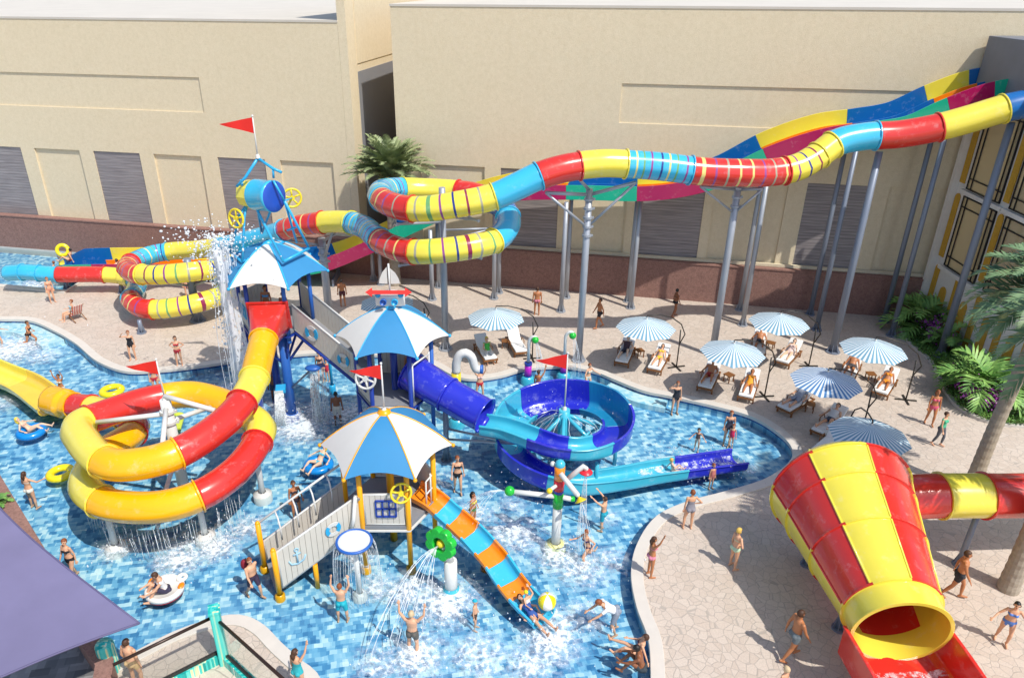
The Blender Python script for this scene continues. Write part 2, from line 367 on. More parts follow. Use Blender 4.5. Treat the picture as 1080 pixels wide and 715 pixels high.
def crom(pts, ds=.15, closed=False):
    """Catmull-Rom through pts; returns samples and the control index of each"""
    pts = [Vector(p) for p in pts]; n = len(pts); out = []; idx = []
    rng = range(n if closed else n - 1)
    for i in rng:
        if closed: p0, p1, p2, p3 = pts[(i - 1) % n], pts[i], pts[(i + 1) % n], pts[(i + 2) % n]
        else:
            p1, p2 = pts[i], pts[i + 1]; p0 = pts[i - 1] if i else p1 * 2 - p2; p3 = pts[i + 2] if i + 2 < n else p2 * 2 - p1
        t0 = 0; t1 = t0 + max(1e-6, (p1 - p0).length ** .5); t2 = t1 + max(1e-6, (p2 - p1).length ** .5); t3 = t2 + max(1e-6, (p3 - p2).length ** .5)
        k = max(1, int(round((p2 - p1).length / ds)))
        for j in range(k):
            t = t1 + (t2 - t1) * j / k
            A1 = p0 * ((t1 - t) / (t1 - t0)) + p1 * ((t - t0) / (t1 - t0)); A2 = p1 * ((t2 - t) / (t2 - t1)) + p2 * ((t - t1) / (t2 - t1)); A3 = p2 * ((t3 - t) / (t3 - t2)) + p3 * ((t - t2) / (t3 - t2))
            B1 = A1 * ((t2 - t) / (t2 - t0)) + A2 * ((t - t0) / (t2 - t0)); B2 = A2 * ((t3 - t) / (t3 - t1)) + A3 * ((t - t1) / (t3 - t1))
            out.append(B1 * ((t2 - t) / (t2 - t1)) + B2 * ((t - t1) / (t2 - t1))); idx.append(i + j / k)
    if not closed: out.append(pts[-1]); idx.append(n - 1.0)
    return out, idx

# ================================================================== the setting: ground, pools
def smooth_outline(pts, ds=.25): return [p.xy.to_3d() for p in crom(pts, ds)[0]]
ZW, ZF = -0.14, -0.48
edge_px = [(0, 337), (30, 338), (58, 349), (80, 362), (105, 382), (135, 392), (168, 391), (205, 387), (240, 382), (270, 378), (305, 375), (331, 373), (365, 374), (400, 375), (450, 382),
    (481, 397), (500, 400), (528, 396.6), (552, 390), (595, 387), (629, 392.6), (645, 399), (680, 412.5), (705, 417.6), (752, 428), (793, 439.6), (819, 455), (835, 471), (836, 484),
    (811, 504.5), (767, 519), (726, 530), (694, 545), (673, 575), (667, 605), (673, 641), (685, 674), (688, 714)]
shore = smooth_outline([Vector((-36, 37.6, 0)), Vector((-31, 37.4, 0))] + [G(*p) for p in edge_px] + [Vector((4.2, 12, 0)), Vector((3.5, 8, 0))])
isle = smooth_outline([Vector((-4.0, 8, 0)), Vector((-3.9, 12.6, 0))] + [G(*p) for p in [(333, 711), (318, 699), (296, 679.6), (277, 660.5), (259.6, 651.5), (242, 650), (220, 655), (183, 668), (150, 685), (118, 702)]])
lwall = [G(98, 692), G(-6, 512), Vector((-24.5, 29.2, 0)), Vector((-36, 34, 0))]
pool_poly = shore + isle + lwall
sp0, sp1 = Vector((-24.9, 41.15, 0)), Vector((-44, 45.2, 0))
splash_poly = None
D_W = Vector((.9781, -.2079, 0)); N_W = Vector((-.2079, -.9781, 0)); O_W = Vector((-1, 43.05, 0))
def WP(s, off, z): return O_W + D_W * s + N_W * off + Vector((0, 0, z))
splash_poly = [sp0, WP(-23.6, .5, 0), WP(-46, .5, 0), sp1]

def up_tris(*polys):
    pts = [p for q in polys for p in q]; out = []
    for t in tessellate_polygon(list(polys)):
        a, e, c = [pts[i] for i in t]; out.append(tuple(t) if (e - a).to_2d().cross((c - a).to_2d()) > 0 else tuple(t)[::-1])
    return out
big = [Vector((-300, -100, 0)), Vector((300, -100, 0)), Vector((300, 500, 0)), Vector((-300, 500, 0))]
polys = [big, pool_poly, splash_poly]; allv = [p for q in polys for p in q]
g = MB(); g.add([Vector((p.x, p.y, 0)) for p in allv], up_tris(*polys))
struct(g.build('ground', M_PAVE, fix=False))
def sheet(name, poly, z, m):
    b = MB(); b.add([Vector((p.x, p.y, z)) for p in poly], up_tris(poly))
    return struct(b.build(name, m, fix=False))
def skirt(name, poly, z0, z1, m, closed=True):
    b = MB(); n = len(poly); vs = [Vector((p.x, p.y, z)) for p in poly for z in (z0, z1)]
    b.add(vs, [(2 * i, 2 * i + 1, 2 * ((i + 1) % n) + 1, 2 * ((i + 1) % n)) for i in range(n if closed else n - 1)])
    return struct(b.build(name, m))
sheet('pool_floor', pool_poly, ZF, M_TILE); sheet('splash_pool_floor', splash_poly, ZF, M_TILE)
skirt('pool_side', pool_poly, ZF - .05, -.2, M_TILE); skirt('pool_waterline', pool_poly, -.2, -.002, M_TEDGE); skirt('splash_pool_side', splash_poly, ZF - .05, -.002, M_CONC)

def water_mat(name, foam):
    m, nt, b = base_mat(name); p = pos_node(nt)
    n1 = noise_n(nt, p, 1.6, 3, .55); n2 = noise_n(nt, p, 7, 3, .6)
    h = mth(nt, 'ADD', n1.outputs[0], mth(nt, 'MULTIPLY', n2.outputs[0], .35))
    bp = N(nt, "ShaderNodeBump"); bp.inputs["Strength"].default_value = .3; bp.inputs["Distance"].default_value = .05; nt.links.new(h, bp.inputs["Height"])
    fr = N(nt, "ShaderNodeFresnel"); fr.inputs[0].default_value = 1.28; nt.links.new(bp.outputs[0], fr.inputs["Normal"])
    tr = N(nt, "ShaderNodeBsdfTransparent"); tr.inputs[0].default_value = (.91, .98, 1.0, 1)
    gl = N(nt, "ShaderNodeBsdfGlossy"); gl.inputs["Roughness"].default_value = .04; nt.links.new(bp.outputs[0], gl.inputs["Normal"])
    mx = N(nt, "ShaderNodeMixShader"); nt.links.new(fr.outputs[0], mx.inputs[0]); nt.links.new(tr.outputs[0], mx.inputs[1]); nt.links.new(gl.outputs[0], mx.inputs[2])
    last = mx.outputs[0]
    if foam:
        tot = None
        for (x, y, r, st) in foam:
            dn = N(nt, "ShaderNodeVectorMath", operation='DISTANCE'); dn.inputs[1].default_value = (x, y, ZW); nt.links.new(p, dn.inputs[0])
            mr = N(nt, "ShaderNodeMapRange"); mr.interpolation_type = 'SMOOTHSTEP'
            mr.inputs[1].default_value = r; mr.inputs[2].default_value = 0; mr.inputs[3].default_value = 0; mr.inputs[4].default_value = st
            nt.links.new(dn.outputs["Value"], mr.inputs[0]); tot = mr.outputs[0] if tot is None else mth(nt, 'MAXIMUM', tot, mr.outputs[0])
        wn = noise_n(nt, p, 1.4, 3)
        vm = N(nt, "ShaderNodeVectorMath", operation='MULTIPLY_ADD'); vm.inputs[1].default_value = (.7, .7, 0); nt.links.new(wn.outputs["Color"], vm.inputs[0]); nt.links.new(p, vm.inputs[2])
        lace = N(nt, "ShaderNodeTexVoronoi", feature='DISTANCE_TO_EDGE'); lace.inputs["Scale"].default_value = 4.2; nt.links.new(vm.outputs[0], lace.inputs["Vector"])
        fine = noise_n(nt, p, 5.5, 8, .72)
        web = mth(nt, 'SUBTRACT', .2, lace.outputs["Distance"])
        f = mth(nt, 'ADD', mth(nt, 'ADD', mth(nt, 'MULTIPLY', web, .45), mth(nt, 'MULTIPLY', fine.outputs[0], 1.15)), mth(nt, 'MULTIPLY', tot, .42))
        f = ramp(nt, f, [(.6, (0, 0, 0, 1)), (.88, (.3, .3, .3, 1)), (1.2, (.82, .82, .82, 1))])
        f = mth(nt, 'MULTIPLY', f, mth(nt, 'MULTIPLY', tot, 2.2, True), True)
        b.inputs["Base Color"].default_value = (.84, .9, .94, 1); b.inputs["Roughness"].default_value = .5
        m2 = N(nt, "ShaderNodeMixShader"); nt.links.new(f, m2.inputs[0]); nt.links.new(last, m2.inputs[1]); nt.links.new(b.outputs[0], m2.inputs[2]); last = m2.outputs[0]
    nt.links.new(last, nt.nodes["Material Output"].inputs[0]); return m
foam_px = [(12, 368, 3.0, 1), (45, 375, 1.6, .7), (300, 436, 2.0, 1), (318, 450, 2.2, 1), (366, 436, 1.8, .9), (190, 588, 1.5, .9), (122, 578, 1.1, .8), (228, 576, 1.3, 1), (262, 556, 1.2, .8),
    (470, 633, 1.8, 1), (430, 622, 1.3, .9), (400, 618, 1.1, .8), (500, 545, 1.5, .75), (545, 560, 1.8, .9), (590, 585, 1.5, .9), (615, 600, 1.6, .8), (645, 590, 1.1, .7),
    (582, 676, 1.5, 1), (560, 700, 1.4, .8), (440, 690, 1.6, .9), (400, 700, 1.3, .7), (505, 690, 1.5, .8), (620, 650, 1.2, .7), (240, 412, 1.3, 1), (786, 492, .8, .8), (540, 533, 1.0, .6),
    (330, 430, 1.0, .8), (470, 505, 1.0, .5), (640, 545, .9, .6), (610, 490, 1.0, .5), (0, 425, 1.6, .6), (375, 590, 1.1, .7), (590, 655, 1.1, .8)]
foam = [(G(a, b, ZW).x, G(a, b, ZW).y, r, s) for a, b, r, s in foam_px]
sheet('pool_water', pool_poly, ZW, water_mat('pool_water', foam))
sheet('splash_pool_water', splash_poly, ZW, water_mat('splash_water', [(-27.5, 42.5, 2.5, .8), (-28, 44.5, 2, .6)]))

def strip(name, line, w0, w1, z0, z1, m, side=1):
    """a kerb along a line: from w0 to w1 to its outside, z0 up to z1"""
    b = MB(); n = len(line); vs = []
    for i in range(n):
        d = (line[min(i + 1, n - 1)] - line[max(i - 1, 0)]).normalized(); nn = Vector((-d.y, d.x, 0)) * side; p = line[i]
        for wv, z in ((w0, z0), (w0, z1), (w1, z1), (w1, z0)): vs.append(Vector((p.x, p.y, 0)) + nn * wv + Vector((0, 0, z)))
    fs = [(4 * i + k, 4 * i + (k + 1) % 4, 4 * i + 4 + (k + 1) % 4, 4 * i + 4 + k) for i in range(n - 1) for k in range(4)]
    b.add(vs, fs + [(0, 1, 2, 3), (4 * n - 4, 4 * n - 3, 4 * n - 2, 4 * n - 1)]); return struct(b.build(name, m, bevel=.015))
strip('pool_coping', shore, -.05, .34, -.1, .05, M_CONC); strip('pool_coping', isle, -.05, .34, -.1, .05, M_CONC)
strip('splash_pool_kerb', [sp1, sp0, splash_poly[1]], -.05, .3, -.2, .12, M_CONC, -1)
# shallow shelves just under the water
def shelf(px, width):
    ln = smooth_outline([G(*p) for p in px]); strip('pool_step', ln, -width, .02, ZF, ZW - .07, M_TILES)
shelf([(0, 337), (30, 338), (56, 348), (66, 354)], 1.1); shelf([(645, 399), (662, 406), (680, 412.5), (705, 417.6)], .75)

# ================================================================== buildings
def grid_wall(mb, s0, s1, z0, z1, holes, depth, O=None, D=None, Nn=None, mi=0):
    """wall face with recessed rectangles (s0,s1,z0,z1,depth)"""
    def P(s, off, z): return O + D * s + Nn * off + Vector((0, 0, z))
    S = sorted({s0, s1} | {min(max(v, s0), s1) for h in holes for v in h[:2]}); Z = sorted({z0, z1} | {min(max(v, z0), z1) for h in holes for v in h[2:4]})
    def dep(a, b):
        for h in holes:
            if h[0] <= a <= h[1] and h[2] <= b <= h[3]: return h[4]
        return 0.0
    dm = [[dep((S[i] + S[i + 1]) / 2, (Z[j] + Z[j + 1]) / 2) for j in range(len(Z) - 1)] for i in range(len(S) - 1)]
    for i in range(len(S) - 1):
        for j in range(len(Z) - 1):
            d = dm[i][j]; mb.add([P(S[i], -d, Z[j]), P(S[i + 1], -d, Z[j]), P(S[i + 1], -d, Z[j + 1]), P(S[i], -d, Z[j + 1])], [(0, 1, 2, 3)], mi)
            if i + 1 < len(S) - 1 and dm[i + 1][j] != d: e = dm[i + 1][j]; mb.add([P(S[i + 1], -d, Z[j]), P(S[i + 1], -e, Z[j]), P(S[i + 1], -e, Z[j + 1]), P(S[i + 1], -d, Z[j + 1])], [(0, 1, 2, 3)], mi)
            if j + 1 < len(Z) - 1 and dm[i][j + 1] != d: e = dm[i][j + 1]; mb.add([P(S[i], -d, Z[j + 1]), P(S[i + 1], -d, Z[j + 1]), P(S[i + 1], -e, Z[j + 1]), P(S[i], -e, Z[j + 1])], [(0, 1, 2, 3)], mi)
def block(name, label, s0, s1, zt, back, holes, louvres, roofm=M_ROOF):
    root = thing(name, label, 'building', WP((s0 + s1) / 2, 0, 0))
    b = MB(); grid_wall(b, s0, s1, -.2, zt, holes, 0, O_W, D_W, N_W)
    for (a, o0, o1) in ((s0, 0, -back), (s1, 0, -back)): b.add([WP(a, o0, -.2), WP(a, o1, -.2), WP(a, o1, zt), WP(a, o0, zt)], [(0, 1, 2, 3)])
    b.add([WP(s0, -back, -.2), WP(s1, -back, -.2), WP(s1, -back, zt), WP(s0, -back, zt)], [(0, 1, 2, 3)])
    b.build('wall', M_STUC, root, fix=False)
    c = MB(); c.box(WP((s0 + s1) / 2, -back / 2, zt + .06), (s1 - s0 + .06, back + .06, .118), rz=math.atan2(D_W.y, D_W.x)); c.build('roof', roofm, root)
    for (a, e, z0, z1) in louvres:
        c = MB(); c.box(WP((a + e) / 2, -.095, (z0 + z1) / 2), (e - a - .006, .06, z1 - z0 - .006), rz=math.atan2(D_W.y, D_W.x)); c.build('shutter', M_LOUV, root)
    return root
LZ0, LZ1 = 2.2, 6.9
Lg = [(-39.4, -36.1), (-34.0, -29.98), (-24.55, -21.2), (-15.75, -12.55)]
Lb = [(-28.95, -25.55), (-20.2, -16.87), (-11.55, -8.1)]
holes = [(a, e, LZ0, LZ1, .13) for a, e in Lg + Lb] + [(-44, -16.15, 9.57, 11.6, .07)]
block('stucco_building', 'cream stucco building on the left with grey shutters and a long sunk panel above them', -60, -7.12, 14.7, 70, holes, [(a, e, LZ0, LZ1) for a, e in Lg])
Rg = [(2.2, 5.6), (10.33, 13.7), (18.9, 21.9)]
Rb = [(-2.6, 1.25), (5.95, 9.5), (14.2, 17.95), (22.95, 26.2)]
holes = [(a, e, LZ0, 7.1, .13) for a, e in Rg + Rb] + [(8.7, 40, 9.86, 11.9, .07)]
block('stucco_building', 'long cream stucco building behind the tall slide columns, right of the shaded gap', -4.0, 60, 15.55, 70, holes, [(a, e, LZ0, 7.1) for a, e in Rg])
# the tall thin wall at the side of the gap
root = thing('side_wall', 'tall cream wall closing the left side of the shaded gap between the two buildings', 'wall', WP(-6.9, -3, 0))
A = WP(-6.62, -.02, 0)
b = MB(); b.box(WP(-6.86, -10, 10), (.5, 20, 22), rz=math.atan2(D_W.y, D_W.x)); b.build('wall', M_STUC, root)
b = MB(); b.box(WP(-6.595, -10.6, 15.1), (.06, 18.6, 5.3), rz=math.atan2(D_W.y, D_W.x)); b.build('upper_panel', M_STUC, root)
b = MB(); b.box(WP(-6.6, -10.6, 5.9), (.05, 18.6, 12.2), rz=math.atan2(D_W.y, D_W.x)); b.build('painted_shade_panel', mat('painted_shade_grey', '#86878C', rough=.7, var=.1, vscale=1), root)  # grey paints in the right building's shadow on the lower wall
b = MB(); b.box(WP(-5.3, -19, 10), (3.4, .4, 22), rz=math.atan2(D_W.y, D_W.x)); b.build('end_wall', M_STUC, root)
# low brown wall with its cream cap
root = thing('boundary_wall', 'low reddish brown rendered wall running along the foot of the cream buildings', 'wall', WP(-5, .35, 0))
b = MB(); b.box(WP(-9, .28, 1.06), (110, .4, 2.32), rz=math.atan2(D_W.y, D_W.x)); b.build('wall', M_BROWN, root)
b = MB(); b.box(WP(-9, .27, 2.275), (110, .5, .1), rz=math.atan2(D_W.y, D_W.x)); b.build('coping', M_BROWN, root, bevel=.01)
b = MB(); b.box(WP(28, .1, 2.42), (66, .16, .16), rz=math.atan2(D_W.y, D_W.x)); b.build('plinth_course', M_CREAM, root)

# ---- ornate hotel front at the right
F0 = Vector((24.05, 37.35, 0)); FD = Vector((-.035, -1, 0)).normalized(); FN = Vector((-1, .035, 0)).normalized()
def FP(s, off, z): return F0 + FD * s + FN * off + Vector((0, 0, z))
M_FWHT = stucco('white_render', '#EFEBE4', '#DED8D0'); M_GOLD = stucco('tan_render', '#D8A83C', '#C0922E', 18)
M_GREYC = mat('grey_cladding', '#777A82', rough=.5, var=.25, vscale=1.2)
M_MULL = mat('black_mullion', '#17161A', rough=.4)
m, nt, b_ = base_mat('bronze_glass'); gl = N(nt, "ShaderNodeBsdfGlossy"); gl.inputs[0].default_value = (.95, .86, .68, 1); gl.inputs[1].default_value = .02
df = N(nt, "ShaderNodeBsdfDiffuse"); df.inputs[0].default_value = (.8, .62, .34, 1); mx = N(nt, "ShaderNodeMixShader"); mx.inputs[0].default_value = .5
nt.links.new(df.outputs[0], mx.inputs[1]); nt.links.new(gl.outputs[0], mx.inputs[2]); nt.links.new(mx.outputs[0], nt.nodes["Material Output"].inputs[0]); M_BGL = m
hotel = thing('hotel_front', 'white hotel facade with tan arches and black framed bronze windows at the right edge', 'building', FP(4.7, -4, 0))
FR = math.atan2(FD.y, FD.x)
b = MB(); b.box(FP(4.7, -5.2, 5.9), (9.4, 10, 12.2), rz=FR); b.build('wall', M_FWHT, hotel)
b = MB(); b.box(FP(4.7, -5.1, 13.25), (9.7, 10.5, 2.5), rz=FR); b.build('parapet', M_GREYC, hotel, bevel=.03)
b = MB(); b.box(FP(4.7, -5.05, 11.95), (9.74, 10.66, .1), rz=FR); b.build('dark_band', M_MULL, hotel)  # thin black band standing slightly proud under the parapet
def arch(s, w_, z0, z1, off=.03, nm='arched_panel', m=None):
    poly = [(-w_ / 2, z0), (w_ / 2, z0)] + [(w_ / 2 * math.cos(t), z1 - w_ / 2 + w_ / 2 * math.sin(t) * 1.25) for t in [PI * k / 10 for k in range(11)]]
    b = MB(); b.plate(poly, .05, FP(s, -.19, 0), FD, (0, 0, 1)); b.build(nm, m or M_GOLD, hotel)
for s0 in (1.05, 4.55):
    for z0, z1 in ((3.55, 7.15), (7.55, 11.7)):
        b = MB(); b.box(FP(s0 + 1.35, -.18, (z0 + z1) / 2), (2.7, .06, z1 - z0), rz=FR); gl = b.build('window', M_BGL, hotel)
        b = MB()
        for sx in (0, .32, 2.38, 2.7): b.box(FP(s0 + sx, -.14, (z0 + z1) / 2), (.05, .08, z1 - z0), rz=FR)
        for zz in (z0, z0 + .5, z1 - .5, z1): b.box(FP(s0 + 1.35, -.135, zz), (2.75, .082, .05), rz=FR)
        b.build('mullions', M_MULL, gl)
        b = MB(); b.box(FP(s0 + 1.35, -.13, z0 - .2), (3.4, .22, .2), rz=FR); b.build('sill_band', M_FWHT, hotel)
for s0 in (.5, 4.15, 7.65):
    for z0, z1 in ((3.8, 7.1), (7.7, 11.2)): arch(s0, .42, z0, z1)
for k in range(9): arch(.55 + k * .98, .56 if k % 2 else .4, .15, 3.3 - (.9 if k % 2 else 0))
b = MB(); b.box(FP(.12, -.1, 6), (.22, .5, 12), rz=FR); b.build('corner_pier', M_GREYC if False else M_FWHT, hotel)

# ================================================================== slides
UPZ = Vector((0, 0, 1))
def frames(S):
    out = []
    for i in range(len(S)):
        t = (S[min(i + 1, len(S) - 1)] - S[max(i - 1, 0)]).normalized(); x = t.cross(UPZ).normalized(); out.append((t, x, x.cross(t).normalized()))
    return out
def tube_slide(root, pts, rad, segs, wall=.035, n=26, ds=.085, nm='tube_segment'):
    """segs: (first control index, last, material, ring materials or None); rad: number or function of control index"""
    S, I = crom(pts, ds); FRM = frames(S); objs = []
    rf = rad if callable(rad) else (lambda u: rad)
    acc = [0.0]
    for i in range(1, len(S)): acc.append(acc[-1] + (S[i] - S[i - 1]).length)
    for (a, e, m, rings) in segs:
        ids = [i for i in range(len(S)) if a - 1e-6 <= I[i] <= e + 1e-6]
        nxt = ids[-1] + 1
        if nxt < len(S) and I[ids[-1]] < e - 1e-6: ids.append(nxt)
        mats = [m] + (rings or []); b = MB(); vs = []; L = len(ids)
        for i in ids:
            t, x, y = FRM[i]; r = rf(I[i])
            for sgn, rr in ((1, r), (0, r - wall)):
                for k in range(n):
                    an = 2 * PI * k / n
                    q = rr + (.045 if sgn and k in (0, n // 2) else 0)
                    vs.append(S[i] + (x * math.cos(an) + y * math.sin(an)) * q)
        fs = []; mi = []
        for j in range(L - 1):
            s = acc[ids[j]]; q = 0
            if rings:
                ph = s / (.36 if m is M_SKY else .52)
                if ph % 1.0 < (.24 if m is M_SKY else .17) and j > 1 and j < L - 2: q = 1 + int(ph) % len(rings)
            for k in range(n):
                o = j * 2 * n; fs.append((o + k, o + (k + 1) % n, o + 2 * n + (k + 1) % n, o + 2 * n + k)); mi.append(q)
                fs.append((o + n + k, o + 3 * n + k, o + 3 * n + (k + 1) % n, o + n + (k + 1) % n)); mi.append(q)
        for j in (0, L - 1):
            for k in range(n): o = j * 2 * n; fs.append((o + k, o + (k + 1) % n, o + n + (k + 1) % n, o + n + k)); mi.append(0)
        b.add(vs, fs, 0, True); b.m = mi
        o = b.build(nm, mats, root); objs.append(o)
        # bolted flange at the head of the segment
        i = ids[0]; t, x, y = FRM[i]; r = rf(I[i]); f = MB()
        f.lathe([(r + .004, -.03), (r + .06, -.025), (r + .06, .025), (r + .004, .03)], S[i], t, n=n, smooth=False); f.build('flange', m, o)
    return S, I, FRM
def trough(root, pts, prof, segs, nm, ds=.14, close=True, bank=None):
    """open channel; prof(u) -> closed outline [(side, up)]; segs (first, last, material)"""
    S, I = crom(pts, ds); FRM = frames(S)
    for (a, e, m) in segs:
        ids = [i for i in range(len(S)) if a - 1e-6 <= I[i] <= e + 1e-6]
        if ids[-1] + 1 < len(S) and I[ids[-1]] < e - 1e-6: ids.append(ids[-1] + 1)
        b = MB(); vs = []; n = None
        for i in ids:
            t, x, y = FRM[i]; p = prof(I[i]); n = len(p); vs += [S[i] + x * q[0] + y * q[1] for q in p]
        L = len(ids)
        fs = [(j * n + k, j * n + (k + 1) % n, (j + 1) * n + (k + 1) % n, (j + 1) * n + k) for j in range(L - 1) for k in range(n)]
        b.add(vs, fs, 0, False); b.f += [list(range(n))[::-1], list(range((L - 1) * n, L * n))]; b.m += [0, 0]; b.s += [False, False]
        o = b.build(nm, m, root)
        md = o.modifiers.new('smooth', 'BEVEL'); md.width = .012; md.segments = 1; md.limit_method = 'ANGLE'
    return S, I, FRM
def u_prof(half, hl, hr, th=.05, lip=.1, n=7, depth=None):
    """outline of a U-shaped channel: half width, wall heights left/right"""
    def prof(u):
        a, b, c = (hl(u) if callable(hl) else hl), (hr(u) if callable(hr) else hr), (half(u) if callable(half) else half); r = min(.22, c * .5)
        inner = [(-c, a)] + [(-c + r - r * math.cos(t), r - r * math.sin(t)) for t in [PI / 2 * k / n for k in range(n + 1)]] + \
                [(c - r + r * math.sin(t), r - r * math.cos(t)) for t in [PI / 2 * k / n for k in range(n + 1)]] + [(c, b)]
        outer = [(c + lip, b), (c + lip, b - .05), (c + th, b - .05)] + [(c - r + (r + th) * math.sin(t), r - (r + th) * math.cos(t)) for t in [PI / 2 * (n - k) / n for k in range(n + 1)]] + \
                [(-c + r - (r + th) * math.cos(t), r - (r + th) * math.sin(t)) for t in [PI / 2 * (n - k) / n for k in range(n + 1)]] + [(-c - th, a - .05), (-c - lip, a - .05), (-c - lip, a)]
        return inner + outer
    return prof
def column(root, base, top, r=.17, m=None, collars=0, foot=True, nm='support_column'):
    base, top = Vector(base), Vector(top); b = MB()
    b.tube([base, base + (top - base) * .5, top], [r, r * .97, r * .9], 14)
    if foot:
        b.lathe([(r * 2.1, 0), (r * 2.1, .05), (r * 1.1, .06), (r * 1.1, .07)], base, (0, 0, 1), 14, smooth=False)
        for k in range(6):
            a = PI / 3 * k; d = Vector((math.cos(a), math.sin(a), 0)); b.plate([(r * .9, .05), (r * 1.9, .05), (r * .95, .45)], .02, base, d, (0, 0, 1))
    for k in range(collars):
        z = top.z - .45 - k * .42; p = base.lerp(top, (z - base.z) / (top.z - base.z)); b.lathe([(r * .9, -.05), (r * 1.25, -.05), (r * 1.25, .05), (r * .9, .05)], p, (0, 0, 1), 14, smooth=False)
        b.box(p + Vector((r * 1.35, 0, 0)), (.1, .07, .1))
    return b.build(nm, m or M_STEEL, root)
def arm(root, a, b_, r=.06, m=None, nm='brace'):
    b = MB(); b.tube([a, b_], r, 10); return b.build(nm, m or M_STEEL, root)

# ---- long enclosed tube slide
TS = thing('tube_slide', 'long red, yellow and sky blue tube slide with striped rings, coiling twice on grey columns', 'water slide', (0, 33, 0))
ctl = [Yp(1108, 105, 32.4), Yp(1088, 109, 32.5), Yp(1062, 114, 32.6), Yp(1020, 126.5, 32.7), Yp(990, 134.5, 32.8), Yp(948, 142, 33.0), Yp(909, 144.6, 33.1), Yp(882, 151, 33.0), Yp(862, 165, 32.7), Yp(840, 177, 32.4),
       Yp(814, 182, 32.2), Yp(779, 182.5, 32.0), Yp(740, 181, 32.0), Yp(698, 176, 32), Yp(664, 173.5, 32), Yp(637, 172.5, 31.9), Yp(611, 175, 31.8), Yp(590, 179, 31.6), Yp(568, 186, 31.4), Yp(545, 197, 31.2), Yp(521, 207.5, 31),
       Yp(481, 216, 30.8), Yp(446, 220.5, 31), Yp(424, 219, 31.5), Yp(405, 212, 32.6), Yp(402, 202.5, 34.2), Yp(420, 199.5, 35.7), Yp(445, 200, 36.2), Yp(475, 201.5, 36.2), Yp(501, 205, 35.6), Yp(524, 215, 34.8),
       Yp(535, 226, 33.8), Yp(534, 242, 32.6), Yp(521, 254, 31.6), Yp(498, 260, 31), Yp(451, 265.5, 30.8), Yp(428, 264.5, 31.3), Yp(408, 258, 32.1), Yp(395, 249, 33.2), Yp(385, 240, 34.4), Yp(367, 234.5, 35.5), Yp(348, 234, 36.1),
       Yp(330, 236, 36.5), Yp(308, 240, 37), Yp(292, 246, 37.6), Yp(262, 254, 38.6), Yp(232, 260, 39.9), Yp(208, 263.5, 40.8), Yp(181, 265, 41.2), Yp(162, 268, 40.9), Yp(144, 274.5, 39.8), Yp(134, 282, 38.2), Yp(142, 288.5, 36.9),
       Yp(166, 290, 36.2), Yp(196, 287.5, 36.2), Yp(220, 285, 36.9), Yp(234, 288, 38.2), Yp(237, 303, 38.4), Yp(228, 313, 37.2), Yp(212, 318.5, 36.5), Yp(196, 322, 36.2), Yp(168, 326, 36), Yp(150, 325, 36.2), Yp(139, 317, 37.1),
       Yp(143, 306, 39.0), Yp(144, 297, 40.3), Yp(128, 291.5, 41.0), Yp(105, 289.5, 41.0), Yp(64, 289.5, 40.9), Yp(46, 288.5, 40.9), Yp(28, 287, 41), Yp(8, 288, 41.2)]
RY = [M_RNAV, M_RPUR, M_RGRN, M_RGRY, M_RPNK]; RR = [M_RPUR, M_RCRE, M_RCRE, M_RGRY]; RB = [M_RPUR, M_RGRN, M_RCRE, M_RNAV]
segs = [(0, 2.1, M_BLU, None), (2.1, 4, M_YEL, None), (4, 5.6, M_RED, None), (5.6, 7.1, M_SKY, None), (7.1, 7.9, M_YEL, None), (7.9, 9.5, M_YEL, RY), (9.5, 12.25, M_RED, RR), (12.25, 14.1, M_SKY, RB), (14.1, 16, M_YEL, None),
        (16, 18, M_RED, None), (18, 20, M_SKY, None), (20, 22.4, M_YEL, RY), (22.4, 24.2, M_RED, RR), (24.2, 26.2, M_SKY, RB), (26.2, 28.3, M_YEL, None), (28.3, 29.7, M_RED, None), (29.7, 31.2, M_BLU, None), (31.2, 33, M_SKY, None),
        (33, 35.6, M_YEL, RY), (35.6, 37.6, M_RED, RR), (37.6, 39.8, M_SKY, RB), (39.8, 41.4, M_YEL, None), (41.4, 43.5, M_RED, RR), (43.5, 46, M_SKY, None), (46, 48.2, M_YEL, None), (48.2, 50.4, M_SKY, RB), (50.4, 52.4, M_RED, RR),
        (52.4, 55.2, M_YEL, RY), (55.2, 57.4, M_SKY, None), (57.4, 61.3, M_YEL, RY), (61.3, 63.2, M_RED, RR), (63.2, 65.2, M_SKY, RB), (65.2, 66.8, M_YEL, None), (66.8, 68.1, M_RED, None), (68.1, 69.2, M_SKY, None), (69.2, 70.2, M_SKY, None), (70.2, 71, M_SKY, None)]
tube_slide(TS, ctl, lambda u: .6 if u < 18 else (.6 - .045 * (u - 18) / 4 if u < 22 else (.555 if u < 44 else (.555 - .035 * (u - 44) / 4 if u < 48 else (.52 if u < 66 else .47)))), segs)
def cpt(i): return ctl[i]
for (px, py, top, col, drop) in [(751, 375, 9.35, 4, .9), (610, 380, 8.55, 5, .6), (470, 368, 8.3, 3, 0), (878, 371, 10.0, 0, 0), (991, 376, 11.35, 0, 0)]:
    p = G(px, py); column(TS, p, p + Vector((0, 0, top)), .17, M_STEEL if px < 800 else M_STEELB, col)
def at_s(px, py, y): return Yp(px, py, y)
P1 = G(751, 375); P2 = G(610, 380); P3 = G(470, 368)
for q in (Yp(740, 190, 32), Yp(806, 192, 32.1)): arm(TS, P1 + Vector((0, 0, 8.4)), q - Vector((0, 0, .3)), .07); arm(TS, P1 + Vector((0, 0, 7.3)), q - Vector((0, 0, .3)), .05)
